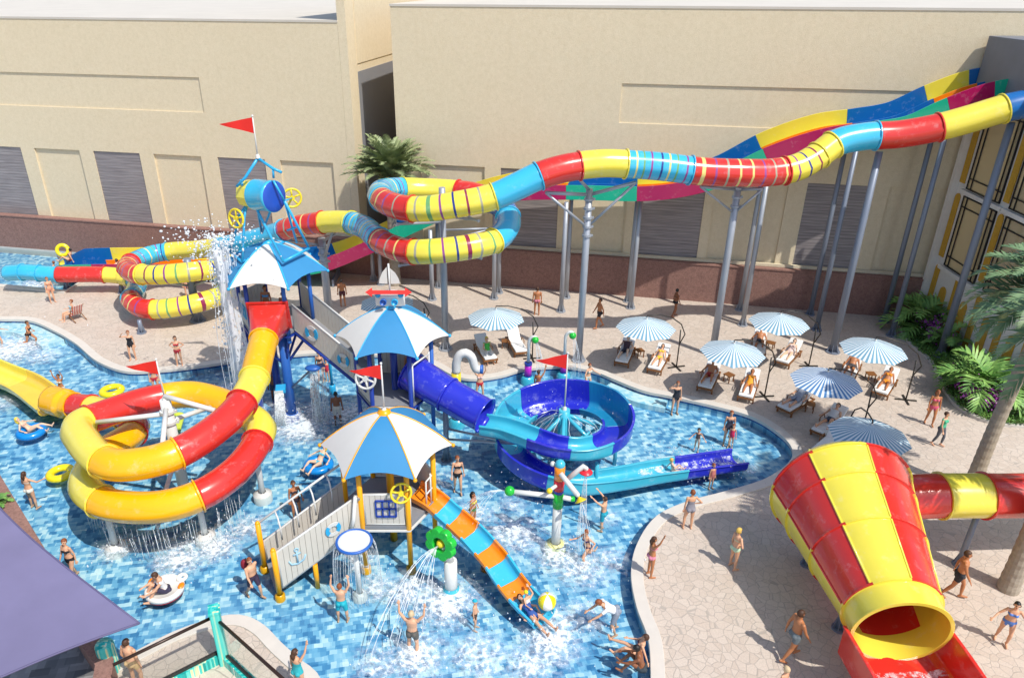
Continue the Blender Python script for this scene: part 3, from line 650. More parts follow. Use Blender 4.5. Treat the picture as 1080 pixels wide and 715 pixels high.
for q in (Yp(576, 195, 31.5), Yp(672, 184, 32)): arm(TS, P2 + Vector((0, 0, 8.3)), q - Vector((0, 0, .35)), .08); arm(TS, P2 + Vector((0, 0, 6.8)), q - Vector((0, 0, .35)), .06)
arm(TS, P2 + Vector((0, 0, 8.5)), Yp(606, 184, 31.8), .07)
for q in (Yp(418, 226, 31.5), Yp(505, 222, 31), Yp(420, 270, 31.3), Yp(508, 262, 31.2), Yp(395, 256, 33.2), Yp(528, 230, 34)):
    arm(TS, P3 + Vector((0, 0, q.z - 1.0)), q - Vector((0, 0, .45)), .06); arm(TS, P3 + Vector((0, 0, q.z - .45)), q - Vector((0, 0, .5)), .05)
pq = Vector((-8.4, 37.4, 0)); column(TS, pq, pq + Vector((0, 0, 4.6)), .22, M_STEEL, 3); arm(TS, pq + Vector((0, 0, 4.2)), Yp(300, 246, 37.3) - Vector((0, 0, .4)), .07); arm(TS, pq + Vector((0, 0, 3.4)), Yp(352, 240, 36), .07); arm(TS, pq + Vector((0, 0, 4.4)), Yp(368, 238, 35.5), .07)
p = G(205, 343); p.y += .6; column(TS, p, p + Vector((0, 0, 3.6)), .22, M_STEELB, 2)
for q in (Yp(178, 290, 36.3), Yp(216, 287, 36.8), Yp(170, 327, 36.1), Yp(222, 316, 36.8)): arm(TS, p + Vector((0, 0, max(.4, q.z - .9))), q - Vector((0, 0, .5)), .06)
for (px, py, z) in ((149.6, 351, .75), (129, 309, .5), (71, 304, .4)): p = G(px, py); column(TS, p, p + Vector((0, 0, z)), .12, M_STEELB)

# ---- three-lane open mat slide along the boundary wall
LS = thing('lane_slide', 'three lane open slide in crimson, green, blue and yellow running along the brown wall', 'water slide', (4, 40, 0))
lc = [(25.6, 36.2, 12.3), (23.6, 36.4, 12.05), (21.9, 36.6, 11.35), (20.3, 36.8, 10.5), (18.6, 36.95, 10.15), (16.8, 37.15, 9.85), (14.6, 37.55, 8.95), (12.3, 38.1, 7.5), (10.2, 38.55, 6.8), (8.6, 38.95, 6.55), (5, 39.6, 6.45), (1.9, 40.15, 6.2), (-.9, 40.8, 5.3), (-3.6, 41.5, 3.95),
      (-6.4, 42.1, 2.45), (-9.2, 42.65, 1.2), (-11.5, 43.05, .75), (-15, 43.5, .6), (-20, 43.85, .5), (-25, 44.1, .35), (-27.6, 44.3, .12)]
LW = .8
def lane_prof(s0, s1, wl, wr):
    th = .05
    def prof(u):
        fl = min(1.0, max(.25, (20.2 - u) / 1.0)); a, b = wl * fl, wr * fl; r = .16; c0, c1 = s0, s1; k = 5
        inn = [(c0, a)] + [(c0 + r - r * math.cos(t), r - r * math.sin(t)) for t in [PI / 2 * q / k for q in range(k + 1)]] + [(c1 - r + r * math.sin(t), r - r * math.cos(t)) for t in [PI / 2 * q / k for q in range(k + 1)]] + [(c1, b)]
        out = [(c1 + th - .004, b), (c1 + th - .004, -.06), (c0 - th + .004, -.06), (c0 - th + .004, a)]
        return inn + out
    return prof
bounds = [0, 1.0, 2.0, 4.13, 6.06, 7.3, 9.04, 10.05, 12.0, 13.6, 15.0, 16.2, 18.75, 19.8, 20]
for k in range(len(bounds) - 1):
    a, e = bounds[k], bounds[k + 1]; odd = k % 2
    # the side axis points to the slider's right (travel is towards -x, so right = +y, the wall side)
    trough(LS, lc, lane_prof(-1.5 * LW, -.5 * LW - .05, .72, .42), [(a, e, M_CRI if odd else M_GRN)], 'front_lane')
    trough(LS, lc, lane_prof(-.5 * LW, .5 * LW, .42, .42), [(a, e, M_ORA if odd else M_BLU)], 'middle_lane')
    trough(LS, lc, lane_prof(.5 * LW + .05, 1.5 * LW, .42, .95), [(a, e, M_YEL if odd else M_BLU)], 'back_lane')
def lane_z(x):
    for i in range(len(lc) - 1):
        if lc[i + 1][0] <= x <= lc[i][0]: f = (lc[i][0] - x) / (lc[i][0] - lc[i + 1][0]); return lc[i][2] * (1 - f) + lc[i + 1][2] * f
    return .5
for (px, py) in [(591.5, 328.5), (597, 314), (665, 325), (662, 318), (521, 315), (526, 309), (456, 316), (463, 303), (783, 343), (780, 327), (854, 332), (861, 348), (932, 339), (940, 354), (402, 300), (394, 296)]:
    p = G(px, py); column(LS, p, p + Vector((0, 0, max(.5, lane_z(p.x) - .1))), .13, M_STEEL if px < 800 else M_STEELB)
for x in (-9, -13, -17, -21, -24.4):
    b = MB(); y = 43.2 - (x + 11) * .09; b.box((x, y, .2), (.12, 2.2, .5)); b.build('support_frame', M_STEELB, LS)

# ---- red and amber spiral from the tall tower
RS = thing('spiral_slide', 'red, amber and lemon tube slide spiralling round a white post in the pool', 'water slide', (-10.8, 21.5, ZF))
pix = [(284, 335), (278, 358), (272, 382), (266, 405), (245, 437), (205, 468), (170, 484), (120, 490), (88, 465), (84, 448), (112, 436), (160, 421), (200, 416), (235, 424), (262, 438), (275, 452), (255, 490), (215, 520), (170, 534), (110, 530), (90, 508), (110, 477), (140, 457), (138, 443), (112, 434), (92, 429), (75, 427), (55, 422)]
zs = [4.75, 4.45, 4.15, 3.9, 3.7, 3.5, 3.4, 3.3, 3.2, 3.1, 3.0, 2.9, 2.8, 2.7, 2.6, 2.5, 2.3, 2.15, 2.0, 1.85, 1.75, 1.55, 1.4, 1.2, 1.0, .85, .75, .65]
rc = [G(p[0], p[1], z) for p, z in zip(pix, zs)]
segs = [(1.0, 2.7, M_AMB, None), (2.7, 3.6, M_YEL, None), (3.6, 5.5, M_RED, None), (5.5, 7.2, M_AMB, None), (7.2, 9.4, M_YEL, None), (9.4, 11.3, M_RED, None), (11.3, 13.4, M_AMB, None), (13.4, 15.4, M_YEL, None), (15.4, 17.1, M_RED, None), (17.1, 19.1, M_AMB, None),
        (19.1, 20.7, M_YEL, None), (20.7, 22.0, M_AMB, None), (22, 23.3, M_RED, None), (23.3, 24.8, M_YEL, None), (24.8, 25.8, M_RED, None), (25.8, 27, M_AMB, None)]
tube_slide(RS, rc, lambda u: .51 + (.12 if u > 26.2 else 0), segs)
b = MB(); d0 = (rc[1] - rc[0]).normalized(); x, y, _ = frame(d0)
b.plate([(-.82, -.6), (.82, -.6), (.82, .7), (-.82, .7)], .06, rc[0] - d0 * .05, x, y)
vs = []; K = 24
for j in range(6):
    f = j / 5; c = rc[0].lerp(rc[1], f)
    for k in range(K):
        an = 2 * PI * k / K; ca, sa = math.cos(an), math.sin(an); q = max(abs(ca), abs(sa)); sq = .72 / q; r_ = sq * (1 - f) + .54 * f
        vs.append(c + x * ca * r_ + y * sa * r_ * (.86 + .14 * f))
b.add(vs, [(j * K + k, j * K + (k + 1) % K, (j + 1) * K + (k + 1) % K, (j + 1) * K + k) for j in range(5) for k in range(K)], 0, True); b.build('entry_box', M_RED, RS)
run = [rc[-1] + Vector((0, 0, -.55)), G(30, 412, .15), G(0, 399, 0), G(-40, 382, -.1)]
M_AMBT = mat('wet_amber', '#E9C840', rough=.15, coat=.4, var=.2, vscale=2)
RUN_ = trough(RS, run, u_prof(.62, .45, .45), [(0, 1.5, M_AMBT), (1.5, 3, M_YEL)], 'run_out')
pb = Vector((-10.75, 21.7, ZF)); column(RS, pb, pb + Vector((0, 0, 4.55)), .2, M_WHT, 2, nm='mast')
for i, dz in ((13, .1), (4, .1), (6, 0), (9, 0)): arm(RS, pb + Vector((0, 0, rc[i].z + .9 + dz)), rc[i] - (rc[i] - pb).to_2d().to_3d().normalized() * .6 + Vector((0, 0, .1)), .085, M_WHT)
for i, dz in ((15, 0), (18, -.2), (21, -.2)): arm(RS, pb + Vector((0, 0, rc[i].z + .3)), rc[i] - (rc[i] - pb).to_2d().to_3d().normalized() * .6, .075, M_WHT)
for (px, py, i) in ((218, 572, 17), (124, 583, 19), (278, 528, 15)):
    p = G(px, py, ZF); t = rc[i]; column(RS, p, Vector((p.x, p.y, t.z - .45)), .11, M_WHT, nm='leg'); b = MB(); b.lathe([(.34, 0), (.34, .34), (.14, .42)], p, n=16); b.build('leg_collar', M_WHT, RS)

def flag(owner_label, foot, h, w_, fh, dirx=-1, group='red pennants', pole_m=None, y=(0, 0, 1)):
    t = thing('pennant_flag', owner_label, 'flag', foot, group); b = MB(); b.tube([foot, foot + Vector((0, 0, h))], [.035, .022], 8); b.ball(foot + Vector((0, 0, h)), .045, 8); b.lathe([(.09, 0), (.07, .12), (.03, .16)], foot, n=10); b.build('pole', M_WHT, t)
    z1, z0 = h - .05, h - .05 - fh; b = MB(); n = 10; vs = []
    for i in range(n + 1):
        f = i / n; wv = .05 * math.sin(f * 7) * f
        for z in (z0 + (fh * .55) * f, z1 - (fh * .42) * f): vs.append(foot + Vector((dirx * (.02 + w_ * f), wv, z)))
    b.add(vs, [(2 * i, 2 * i + 1, 2 * i + 3, 2 * i + 2) for i in range(n)], 0, True); b.build('cloth', M_FLAG, t, solid=.012)
def froth(root, S, I, FRM, a, e, half, lift=.025):
    ids = [i for i in range(len(S)) if a <= I[i] <= e]; b = MB(); b.add([S[i] + FRM[i][1] * q + FRM[i][2] * (lift + (.12 if abs(q) > half * .8 else 0)) for i in ids for q in (-half, -half * .78, 0, half * .78, half)], [(j * 5 + k, j * 5 + k + 1, j * 5 + 6 + k, j * 5 + 5 + k) for j in range(len(ids) - 1) for k in range(4)], 0, True)
    return b.build('froth', M_FROTH, root)
rdr = random.Random(17); b = MB()
RSS = crom(rc, .1)[0]; RSI = crom(rc, .1)[1]; low = [RSS[i] for i in range(len(RSS)) if 16.2 <= RSI[i] <= 20.5]
for k in range(130):
    q = rdr.choice(low); a_ = Vector((q.x + rdr.gauss(0, .12), q.y + rdr.gauss(0, .12), q.z - .5)); z1 = rdr.uniform(ZW, a_.z - .1) if rdr.random() < .6 else ZW; z0 = rdr.uniform(z1 + .05, a_.z)
    b.tube([Vector((a_.x, a_.y, z0)), Vector((a_.x + rdr.gauss(0, .05), a_.y + rdr.gauss(0, .05), z1))], rdr.uniform(.004, .012), 4)
b.build('dripping_water', M_JET, RS)
flag('red pennant flying from the white mast inside the red and amber spiral', pb + Vector((0, 0, 4.55)), 1.55, 1.05, .52)

# ---- blue bowl slide from the middle tower
BS = thing('bowl_slide', 'ultramarine and aqua spiral bowl slide with an ultramarine entry tube, beside the middle tower', 'water slide', (3.28, 24.3, ZF))
en = [G(434, 392, 3.25), G(452, 404, 3.0), G(472, 416, 2.75), G(492, 427.5, 2.5), G(512, 438.5, 2.3)]
tube_slide(BS, en, lambda u: .74 - .08 * min(u, 2) / 2 + (.06 if u > 3.92 else 0), [(0, 2, M_ULT, None), (2, 4, M_ULT, None)])
C0 = Vector((3.28, 24.3, 0)); bp = [en[-1] + Vector((-.1, .05, -.62)), G(533, 457, 1.66)]
hz = [(-122, 1.55), (-105, 1.5), (-80, 1.42), (-55, 1.36), (-30, 1.3), (0, 1.2), (30, 1.08), (60, .98), (90, .88), (120, .78), (150, .68), (180, .58), (210, .48), (235, .4), (258, .3), (275, .22)]
for k, (an, z) in enumerate(hz): rr = 2.02 + max(0, (an - 90)) / 180 * .42; bp.append(C0 + Vector((rr * math.cos(R(an)), rr * math.sin(R(an)), z)))
ex = [G(652, 510, .14), G(690, 503, .08), G(735, 496, .04), G(779, 489.5, -.04)]
bp += ex; NB = len(bp)
def outer_h(u):  # right-hand (outer) wall when travelling anticlockwise
    ks = [(0, .5), (2, .55), (4, .55), (6.5, .75), (8, 1.05), (10, 1.1), (12, 1.0), (14, .8), (16, .75), (18, .6), (20, .5), (22, .4)]
    for a, b in zip(ks, ks[1:]):
        if a[0] <= u <= b[0]: f = (u - a[0]) / (b[0] - a[0]); return a[1] * (1 - f) + b[1] * f
    return .4
pf = u_prof(.5, .36, outer_h)
seg = [(0, 1.7, M_AQU), (1.7, 3.4, M_ULT), (3.4, 4.9, M_AQU), (4.9, 7.2, M_ULT), (7.2, 8.9, M_TEAL), (8.9, 11.2, M_ULT), (11.2, 13.6, M_AQU), (13.6, 15.6, M_ULT), (15.6, 19.6, M_AQU), (19.6, NB - 1, M_ULT)]
BS_ = trough(BS, bp, pf, seg, 'channel'); froth(BS, *BS_, 18.6, NB - 1.02, .42); froth(BS, *BS_, 10.5, 11.6, .3)
cb = C0 + Vector((-.05, .1, ZF)); column(BS, cb, cb + Vector((0, 0, 2.5)), .24, M_AQU, 0, nm='mast')
for an in (-100, -40, 20, 80, 140, 200): d = Vector((math.cos(R(an)), math.sin(R(an)), 0)); arm(BS, cb + Vector((0, 0, 2.3)), C0 + d * 1.5 + Vector((0, 0, 1.0 if an < 140 else .55)), .08, M_AQU); arm(BS, cb + Vector((0, 0, .7)), C0 + d * 1.5 + Vector((0, 0, .95 if an < 140 else .5)), .06, M_AQU)
for an in (-60, 0, 60, 120, 180, 240): d = Vector((math.cos(R(an)), math.sin(R(an)), 0)); p = C0 + d * 2.05; column(BS, Vector((p.x, p.y, ZF)), Vector((p.x, p.y, .9 if -90 < an < 90 else .35)), .08, M_AQU, nm='leg', foot=False)
p = G(471, 485, ZF); column(BS, p, Vector((p.x, p.y, 2.3)), .11, M_STEELB, nm='leg'); arm(BS, p + Vector((0, 0, 1.5)), G(546, 468, 1.3), .05); arm(BS, p + Vector((0, 0, 1.0)), G(546, 468, 1.25), .05)
rb_ = random.Random(23); b = MB()
for k in range(14):
    an = rb_.uniform(0, 2 * PI); v_ = rb_.uniform(1.2, 3.4); d = Vector((math.cos(an) * v_, math.sin(an) * v_, rb_.uniform(-.2, 1.4))); st_ = cb + Vector((0, 0, 2.35)); T = rb_.uniform(.45, .75); t0_ = rb_.uniform(.05, .3)
    pts = [st_ + d * t + Vector((.05 * math.sin(t * 22 + k), .05 * math.cos(t * 19 + k), -4.9 * t * t)) for t in [t0_ + (T - t0_) * i / 9 for i in range(10)]]
    b.tube(pts, [rb_.uniform(.004, .014) for i in range(10)], 5)
b.build('water_jet', M_WATW, BS)
flag('red pennant on the mast in the middle of the blue bowl slide', cb + Vector((0, 0, 2.5)), 2.45, 1.15, .62)

# ---- small orange and aqua slide from the front tower
OS = thing('open_slide', 'short open orange and sky blue slide dropping from the front tower into the pool', 'water slide', (-.9, 18.5, ZF))
op = [G(436, 521, 1.62), G(446, 526, 1.55), G(457, 533, 1.4), G(470, 544.5, 1.15), (G(484, 556, .95)), G(497, 568, .78), G(509, 581, .6), G(522, 596, .4), G(538, 619, .14), G(553, 637, -.02), G(573, 657, -.12)]
trough(OS, op, u_prof(.4, .3, .3, lip=.07), [(0, 2.3, M_ORA), (2.3, 3.5, M_SKY), (3.5, 4.7, M_ORA), (4.7, 5.9, M_SKY), (5.9, 6.85, M_ORA), (6.85, 7.7, M_SKY), (7.7, 8.6, M_ORA), (8.6, 10, M_SKY)], 'channel') 
p = G(513, 600, ZF); column(OS, p, Vector((p.x, p.y, .65)), .09, M_ORA, nm='leg')

# ---- the big funnel at the right
FS = thing('funnel_slide', 'huge red and yellow funnel slide with an open red chute on the paved deck', 'water slide', (11, 16.5, 0))
cA, cB = Vector((11.05, 18.35, 2.75)), Vector((10.68, 13.6, 2.05)); ax = (cB - cA).normalized(); fx, fy, _ = frame(ax)
stations = [(-.6, 1.1), (-.55, 1.4), (-.35, 1.78), (0, 2.0), (.95, 1.79), (2.4, 1.52), (4.15, 1.2), (4.3, 1.16), (4.85, 1.14)]
NP = 8
def fun_pt(d, r, an): return cA + ax * d + (fx * math.cos(an) + fy * math.sin(an)) * r
cuts = [0, 3, 4, 5, 6]
SEAM = [2, 50.6, 97, 150, 215, 290, 362]
for k in range(6):
    a0, a1 = R(SEAM[k]), R(SEAM[k + 1]); colr = M_YEL if k % 2 else M_RED
    for (i0, i1) in ((1, 3), (3, 4), (4, 5), (5, 6)):
        b = MB(); K = 14; vs = []
        for i in range(i0, i1 + 1):
            d, r = stations[i]
            for j in range(K + 1): vs.append(fun_pt(d, r, a0 + (a1 - a0) * j / K))
        n = K + 1
        b.add(vs, [(q * n + j, q * n + j + 1, (q + 1) * n + j + 1, (q + 1) * n + j) for q in range(i1 - i0) for j in range(K)], 0, True)
        b.build('funnel_panel', colr, FS, solid=.05)
    b = MB(); b.tube([fun_pt(stations[i][0], stations[i][1] + .03, a0) for i in range(1, 7)], .032, 6); b.build('seam_flange', M_YEL if k != 0 else M_RED, FS)
for i, nm in ((3, 'rib_ring'), (4, 'rib_ring'), (5, 'rib_ring'), (6, 'rib_ring')):
    d, r = stations[i]; b = MB(); b.lathe([(r + .01, -.03), (r + .075, -.03), (r + .075, .03), (r + .01, .03)], cA + ax * d, ax, 60, smooth=False)
    b.m = [1 if int(((f % 60) / 60 * 2 * PI + .0 - R(50.5)) // (2 * PI / NP)) % 2 else 0 for f in range(len(b.f))]; b.build(nm, [M_YEL, M_RED], FS)
b = MB(); b.lathe([(0.02, -.6), (1.0, -.6), (1.42, -.54)], cA, ax, 40); b.build('end_cap', M_RED, FS, solid=.04)
b = MB(); b.lathe([(1.27, 4.12), (1.27, 4.17), (1.2, 4.19), (1.17, 4.4), (1.18, 4.8), (1.24, 4.805), (1.24, 4.845), (1.14, 4.845), (1.11, 4.4), (1.16, 4.12)], cA, ax, 60); o = b.build('collar', M_YEL, FS); es = o.modifiers.new('crisp', 'EDGE_SPLIT'); es.split_angle = R(35)
tube_slide(FS, [Vector((12.2, 18.2, 2.55)), Vector((13.3, 18.2, 2.72)), Vector((14.2, 18.2, 2.76)), Vector((15.2, 18.2, 2.76)), Vector((16.4, 18.2, 2.76)), Vector((18, 18.25, 2.78)), Vector((21, 18.4, 2.8))], .68,
           [(0, 1.75, M_RED, None), (1.75, 3.1, M_YEL, None), (3.1, 4.4, M_RED, None), (4.4, 6, M_YEL, None)])
chute_pts = [cB + Vector((.0, .25, -1.12)), cB + Vector((.02, -.5, -1.12)), cB + Vector((.2, -2.2, -1.36)), cB + Vector((.6, -4, -1.6)), cB + Vector((.8, -6.5, -1.75))]
CH_ = trough(FS, chute_pts, u_prof(1.27, 1.1, 1.1, lip=.1), [(0, 4, M_RED)], 'chute', ds=.2); froth(FS, *CH_, 0.55, 3, 1.2)
for (x, y, z) in ((10.4, 15.6, 1.1), (11.4, 15.6, 1.1), (10.5, 18.2, .9), (11.7, 18.2, .9), (15.4, 18.2, 2.1), (10.1, 12.9, .8)): column(FS, (x, y, 0), (x, y, z), .1, M_STEELB, nm='leg')

# ================================================================== play towers
def hexdir(a): return Vector((math.cos(R(a)), math.sin(R(a)), 0))
def canopy(root, c, Rr, zr, za, colours, tip_m, ribs=None):
    """six-panel fabric roof: ribs arch from the apex to the corners, hems curve inwards"""
    def rib(a, u): return c + hexdir(a) * (Rr * u) + Vector((0, 0, zr + (za - zr) * (1 - u ** 1.65)))
    for k in range(6):
        a0, a1 = 60 * k, 60 * k + 60; nu, nv = 12, 10; vs = []
        for i in range(nu + 1):
            for j in range(nv + 1):
                v = j / nv; u = .04 + .96 * i / nu; sc = 4 * v * (1 - v); ue = u * (1 - .075 * sc * u ** 2)
                p = rib(a0, ue).lerp(rib(a1, ue), v); p.z += .05 * sc * u - .02 * sc * u * u
                vs.append(p)
        n = nv + 1; b = MB(); b.add(vs, [(i * n + j, i * n + j + 1, (i + 1) * n + j + 1, (i + 1) * n + j) for i in range(nu) for j in range(nv)], 0, True)
        b.build('roof_panel', colours[k], root, solid=.014)
        b = MB(); b.tube([rib(a0, .04 + .96 * i / 10) + Vector((0, 0, .012)) for i in range(11)], .035 if ribs else .022, 8); b.ball(rib(a0, 1.0), .07, 8); b.build('rib', ribs or tip_m, root)
    b = MB(); b.lathe([(.22, -.06), (.2, .06), (.06, .12)], c + Vector((0, 0, za - .02)), n=14); b.build('roof_cap', tip_m, root)
def emblem_buoy(root, o, x, y, n_, r=.24):
    """lifebuoy: blue and white ring quarters standing proud of a panel"""
    for k in range(4):
        poly = [(math.cos(t) * r, math.sin(t) * r) for t in [PI / 2 * (k + q / 6) + PI / 4 for q in range(7)]] + [(math.cos(t) * r * .5, math.sin(t) * r * .5) for t in [PI / 2 * (k + q / 6) + PI / 4 for q in range(6, -1, -1)]]
        b = MB(); b.plate(poly, .03, o + n_ * .012, x, y); b.build('lifebuoy_quarter', M_WHT if k % 2 == 0 else M_PSKY, root)
def slat_panel(root, p00, p10, p11, p01, n=8, th=.05, nm='side_panel', rail=M_WHT):
    """boarded balustrade panel: bottom-left, bottom-right, top-right, top-left"""
    p00, p10, p11, p01 = map(Vector, (p00, p10, p11, p01)); nn = (p10 - p00).cross(p01 - p00).normalized(); b = MB()
    for k in range(n):
        f0, f1 = k / n, (k + .93) / n
        q = [p00.lerp(p10, f0), p00.lerp(p10, f1), p01.lerp(p11, f1), p01.lerp(p11, f0)]
        b.add([v - nn * th / 2 for v in q] + [v + nn * th / 2 for v in q], [(3, 2, 1, 0), (4, 5, 6, 7), (0, 1, 5, 4), (1, 2, 6, 5), (2, 3, 7, 6), (3, 0, 4, 7)], 0)
    q = [p00, p10, p11, p01]; ins = nn * th * .22
    b.add([v - ins for v in q] + [v + ins for v in q], [(3, 2, 1, 0), (4, 5, 6, 7), (0, 1, 5, 4), (1, 2, 6, 5), (2, 3, 7, 6), (3, 0, 4, 7)], 1)
    o = b.build(nm, [M_SLAT, M_SLATD], root); f = MB(); f.tube([p00, p01, p11, p10, p00], .04, 8); f.build('frame', rail, o); return o, nn
def wheel(root, c, axis, r, m=M_WHEEL, spokes=5):
    b = MB(); b.torus(c, r, r * .13, axis, 28, 8); x, y, d = frame(Vector(axis)); c = Vector(c)
    b.lathe([(r * .28, -.05), (r * .28, .05)], c, axis, 14); b.lathe([(.01, -.05), (r * .28, -.05)], c, axis, 14); b.lathe([(.01, .05), (r * .28, .05)], c, axis, 14)
    for k in range(spokes): a = 2 * PI * k / spokes + .3; e = x * math.cos(a) + y * math.sin(a); b.tube([c + e * r * .2, c + e * r], r * .11, 6)
    return b.build('wheel', m, root)
def hexfloor(root, c, r, z, m=M_DECKG, nm='platform'):
    b = MB(); b.plate([(math.cos(R(60 * k)) * r, math.sin(R(60 * k)) * r) for k in range(6)], .12, Vector((c.x, c.y, z - .12))); o = b.build(nm, m, root)
    return o
def window_grid(root, o, x, y, n_, w_, h, m=M_PNAVY):
    b = MB(); o = Vector(o) + n_ * .035
    for k in range(4): b.box(o + x * (w_ * (k / 3 - .5)), (.05, .05, h), mx=Matrix((x, n_, y)).transposed())
    for k in range(3): b.box(o + y * (h * (k / 2 - .5)), (w_, .05, .05), mx=Matrix((x, n_, y)).transposed())
    return b.build('window_lattice', m, root)

# ---- front tower (amber posts)
TC = Vector((-3.0, 19.65, 0)); PZ = 1.45
T1 = thing('play_tower', 'front play tower with amber posts, a white and blue canopy and a boarded ramp', 'play tower', (TC.x, TC.y, ZF))
canopy(T1, TC, 2.12, 3.62, 4.85, [M_CANW, M_CANB, M_CANW, M_CANB, M_CANW, M_CANB][1:] + [M_CANW] if False else [M_CANB, M_CANW, M_CANB, M_CANW, M_CANB, M_CANW], M_PYEL)
PR = 1.46
for k in range(6):
    p = TC + hexdir(60 * k) * PR; b = MB(); b.tube([Vector((p.x, p.y, ZF)), Vector((p.x, p.y, 3.75))], .085, 12); b.lathe([(.16, 0), (.16, .22), (.1, .26)], Vector((p.x, p.y, ZF)), n=12); b.build('post', M_PYEL, T1)
hexfloor(T1, TC, 1.5, PZ)
b = MB(); b.tube([TC + Vector((0, .3, ZF)), TC + Vector((0, .3, 3.6))], .13, 12); b.build('centre_column', M_PYEL, T1)
b = MB(); b.plate([(math.cos(R(60 * k)) * 1.56, math.sin(R(60 * k)) * 1.56) for k in range(6)], .05, Vector((TC.x, TC.y, PZ - .2))); b.build('skirt_board', M_WHT, T1)
H = [TC + hexdir(60 * k) * (PR - .02) for k in range(6)]
def vz(p, z): return Vector((p.x, p.y, z))
o_, nn = slat_panel(T1, vz(H[4].lerp(H[5], .07), PZ + .05), vz(H[4].lerp(H[5], .93), PZ + .05), vz(H[4].lerp(H[5], .93), PZ + 1.2), vz(H[4].lerp(H[5], .07), PZ + 1.2), 7)
window_grid(T1, TC + Vector((.05, -PR * .866, PZ + .68)), Vector((1, 0, 0)), UPZ, Vector((0, -1, 0)), .62, .6)
for (a, e) in ((0, 1), (1, 2)): slat_panel(T1, vz(H[a].lerp(H[e], .07), PZ + .05), vz(H[a].lerp(H[e], .93), PZ + .05), vz(H[a].lerp(H[e], .93), PZ + 1.15), vz(H[a].lerp(H[e], .07), PZ + 1.15), 7)
for f in (.1, .9): p = H[5].lerp(H[0], f); b = MB(); b.tube([vz(p, PZ), vz(p, PZ + 1.15)], .03, 8); b.build('gate_post', M_WHT, T1)
for z in (1.05, .55): b = MB(); b.tube([vz(H[0], PZ + z), vz(H[0].lerp(H[5], .28), PZ + z - .05), vz(H[0].lerp(H[5], .3), PZ)], .03, 8); b.build('handrail', M_WHT, T1)
wheel(T1, Yp(423, 520, H[5].y - .22), (.25, -1, .25), .31)
# ramp down to the water at the left
La, Lb_ = G(296, 632, ZF), G(280, 602, ZF); Ua, Ub = vz(H[4], 0), vz(H[3], 0)
for p, nm in ((La, 'p'), (Lb_, 'q')): b = MB(); b.tube([vz(p, ZF), vz(p, 1.5)], .085, 12); b.ball(vz(p, 1.5), .087, 10); b.lathe([(.16, 0), (.16, .2), (.1, .24)], vz(p, ZF), n=12); b.build('ramp_post', M_PYEL, T1)
o_, nn = slat_panel(T1, vz(La.lerp(Ua, .04), -.02), vz(La.lerp(Ua, .97), 1.36), vz(La.lerp(Ua, .97), 2.62), vz(La.lerp(Ua, .04), 1.42), 15)
slat_panel(T1, vz(Lb_.lerp(Ub, .04), -.02), vz(Lb_.lerp(Ub, .97), 1.36), vz(Lb_.lerp(Ub, .97), 2.2), vz(Lb_.lerp(Ub, .04), .75), 15)
rd = (Ua - La).normalized(); rn = Vector((rd.y, -rd.x, 0)); ry = (vz(Ua, 1.36) - vz(La, -.02)).normalized()
emblem_buoy(T1, vz(La.lerp(Ua, .66), 1.68) + rn * .04, rd, UPZ, rn, .25)
b = MB(); oo = vz(La.lerp(Ua, .24), 1.0) + rn * .045; b.tube([oo + UPZ * .26, oo - UPZ * .2], .03, 6); b.torus(oo + UPZ * .3, .06, .022, rn, 14, 6); b.tube([oo - rd * .12 + UPZ * .14, oo + rd * .12 + UPZ * .14], .026, 6)
b.tube([oo - rd * .26 - UPZ * .02, oo - rd * .2 - UPZ * .17, oo - UPZ * .24, oo + rd * .2 - UPZ * .17, oo + rd * .26 - UPZ * .02], .03, 6); b.build('anchor_emblem', mat('emblem_blue', '#9CC3D6', rough=.6), T1)
for k in range(9):
    f = (k + .5) / 9; c = La.lerp(Ua, f).lerp(Lb_.lerp(Ub, f), .5); b = MB(); b.box(vz(c, ZF + .25 + (PZ - ZF - .3) * (k + .5) / 9), (.34, 1.26, .06), rz=math.atan2(rd.y, rd.x)); b.build('tread', M_DECKG, T1)
rr = [vz(Lb_.lerp(Ub, f), 1.5 + 1.45 * f) for f in (0, .5, .98)]; b = MB(); b.tube(rr, .04, 8); b.build('handrail', M_WHT, T1)
for f in (.2, .4, .6, .8):
    b = MB(); p = Lb_.lerp(Ub, f); q = p.lerp(La.lerp(Ua, f), .28); z = 1.5 + 1.45 * f
    b.tube([vz(p, z), vz(p.lerp(q, .6), z - .12), vz(q, z - .45), vz(q, z - .85)], .028, 8); b.build('rail_bow', M_WHT, T1)
b = MB(); q = vz(La.lerp(Ua, .42), 0); b.tube([vz(q, ZF), vz(q, .5)], .08, 10); b.build('ramp_leg', M_PYEL, T1)
sp = H[4] + Vector((-.05, -.1, 0)); b = MB(); b.tube([vz(sp, 2.55), vz(sp, 2.75) + Vector((-.06, -.12, 0)), Yp(373, 548, 18.15), Yp(371, 557, 18.05)], .065, 10); b.build('filler_pipe', M_WHT, T1)
flag('red pennant flying from the roof of the front tower', TC + Vector((0, 0, 4.86)), 1.7, .95, .5)

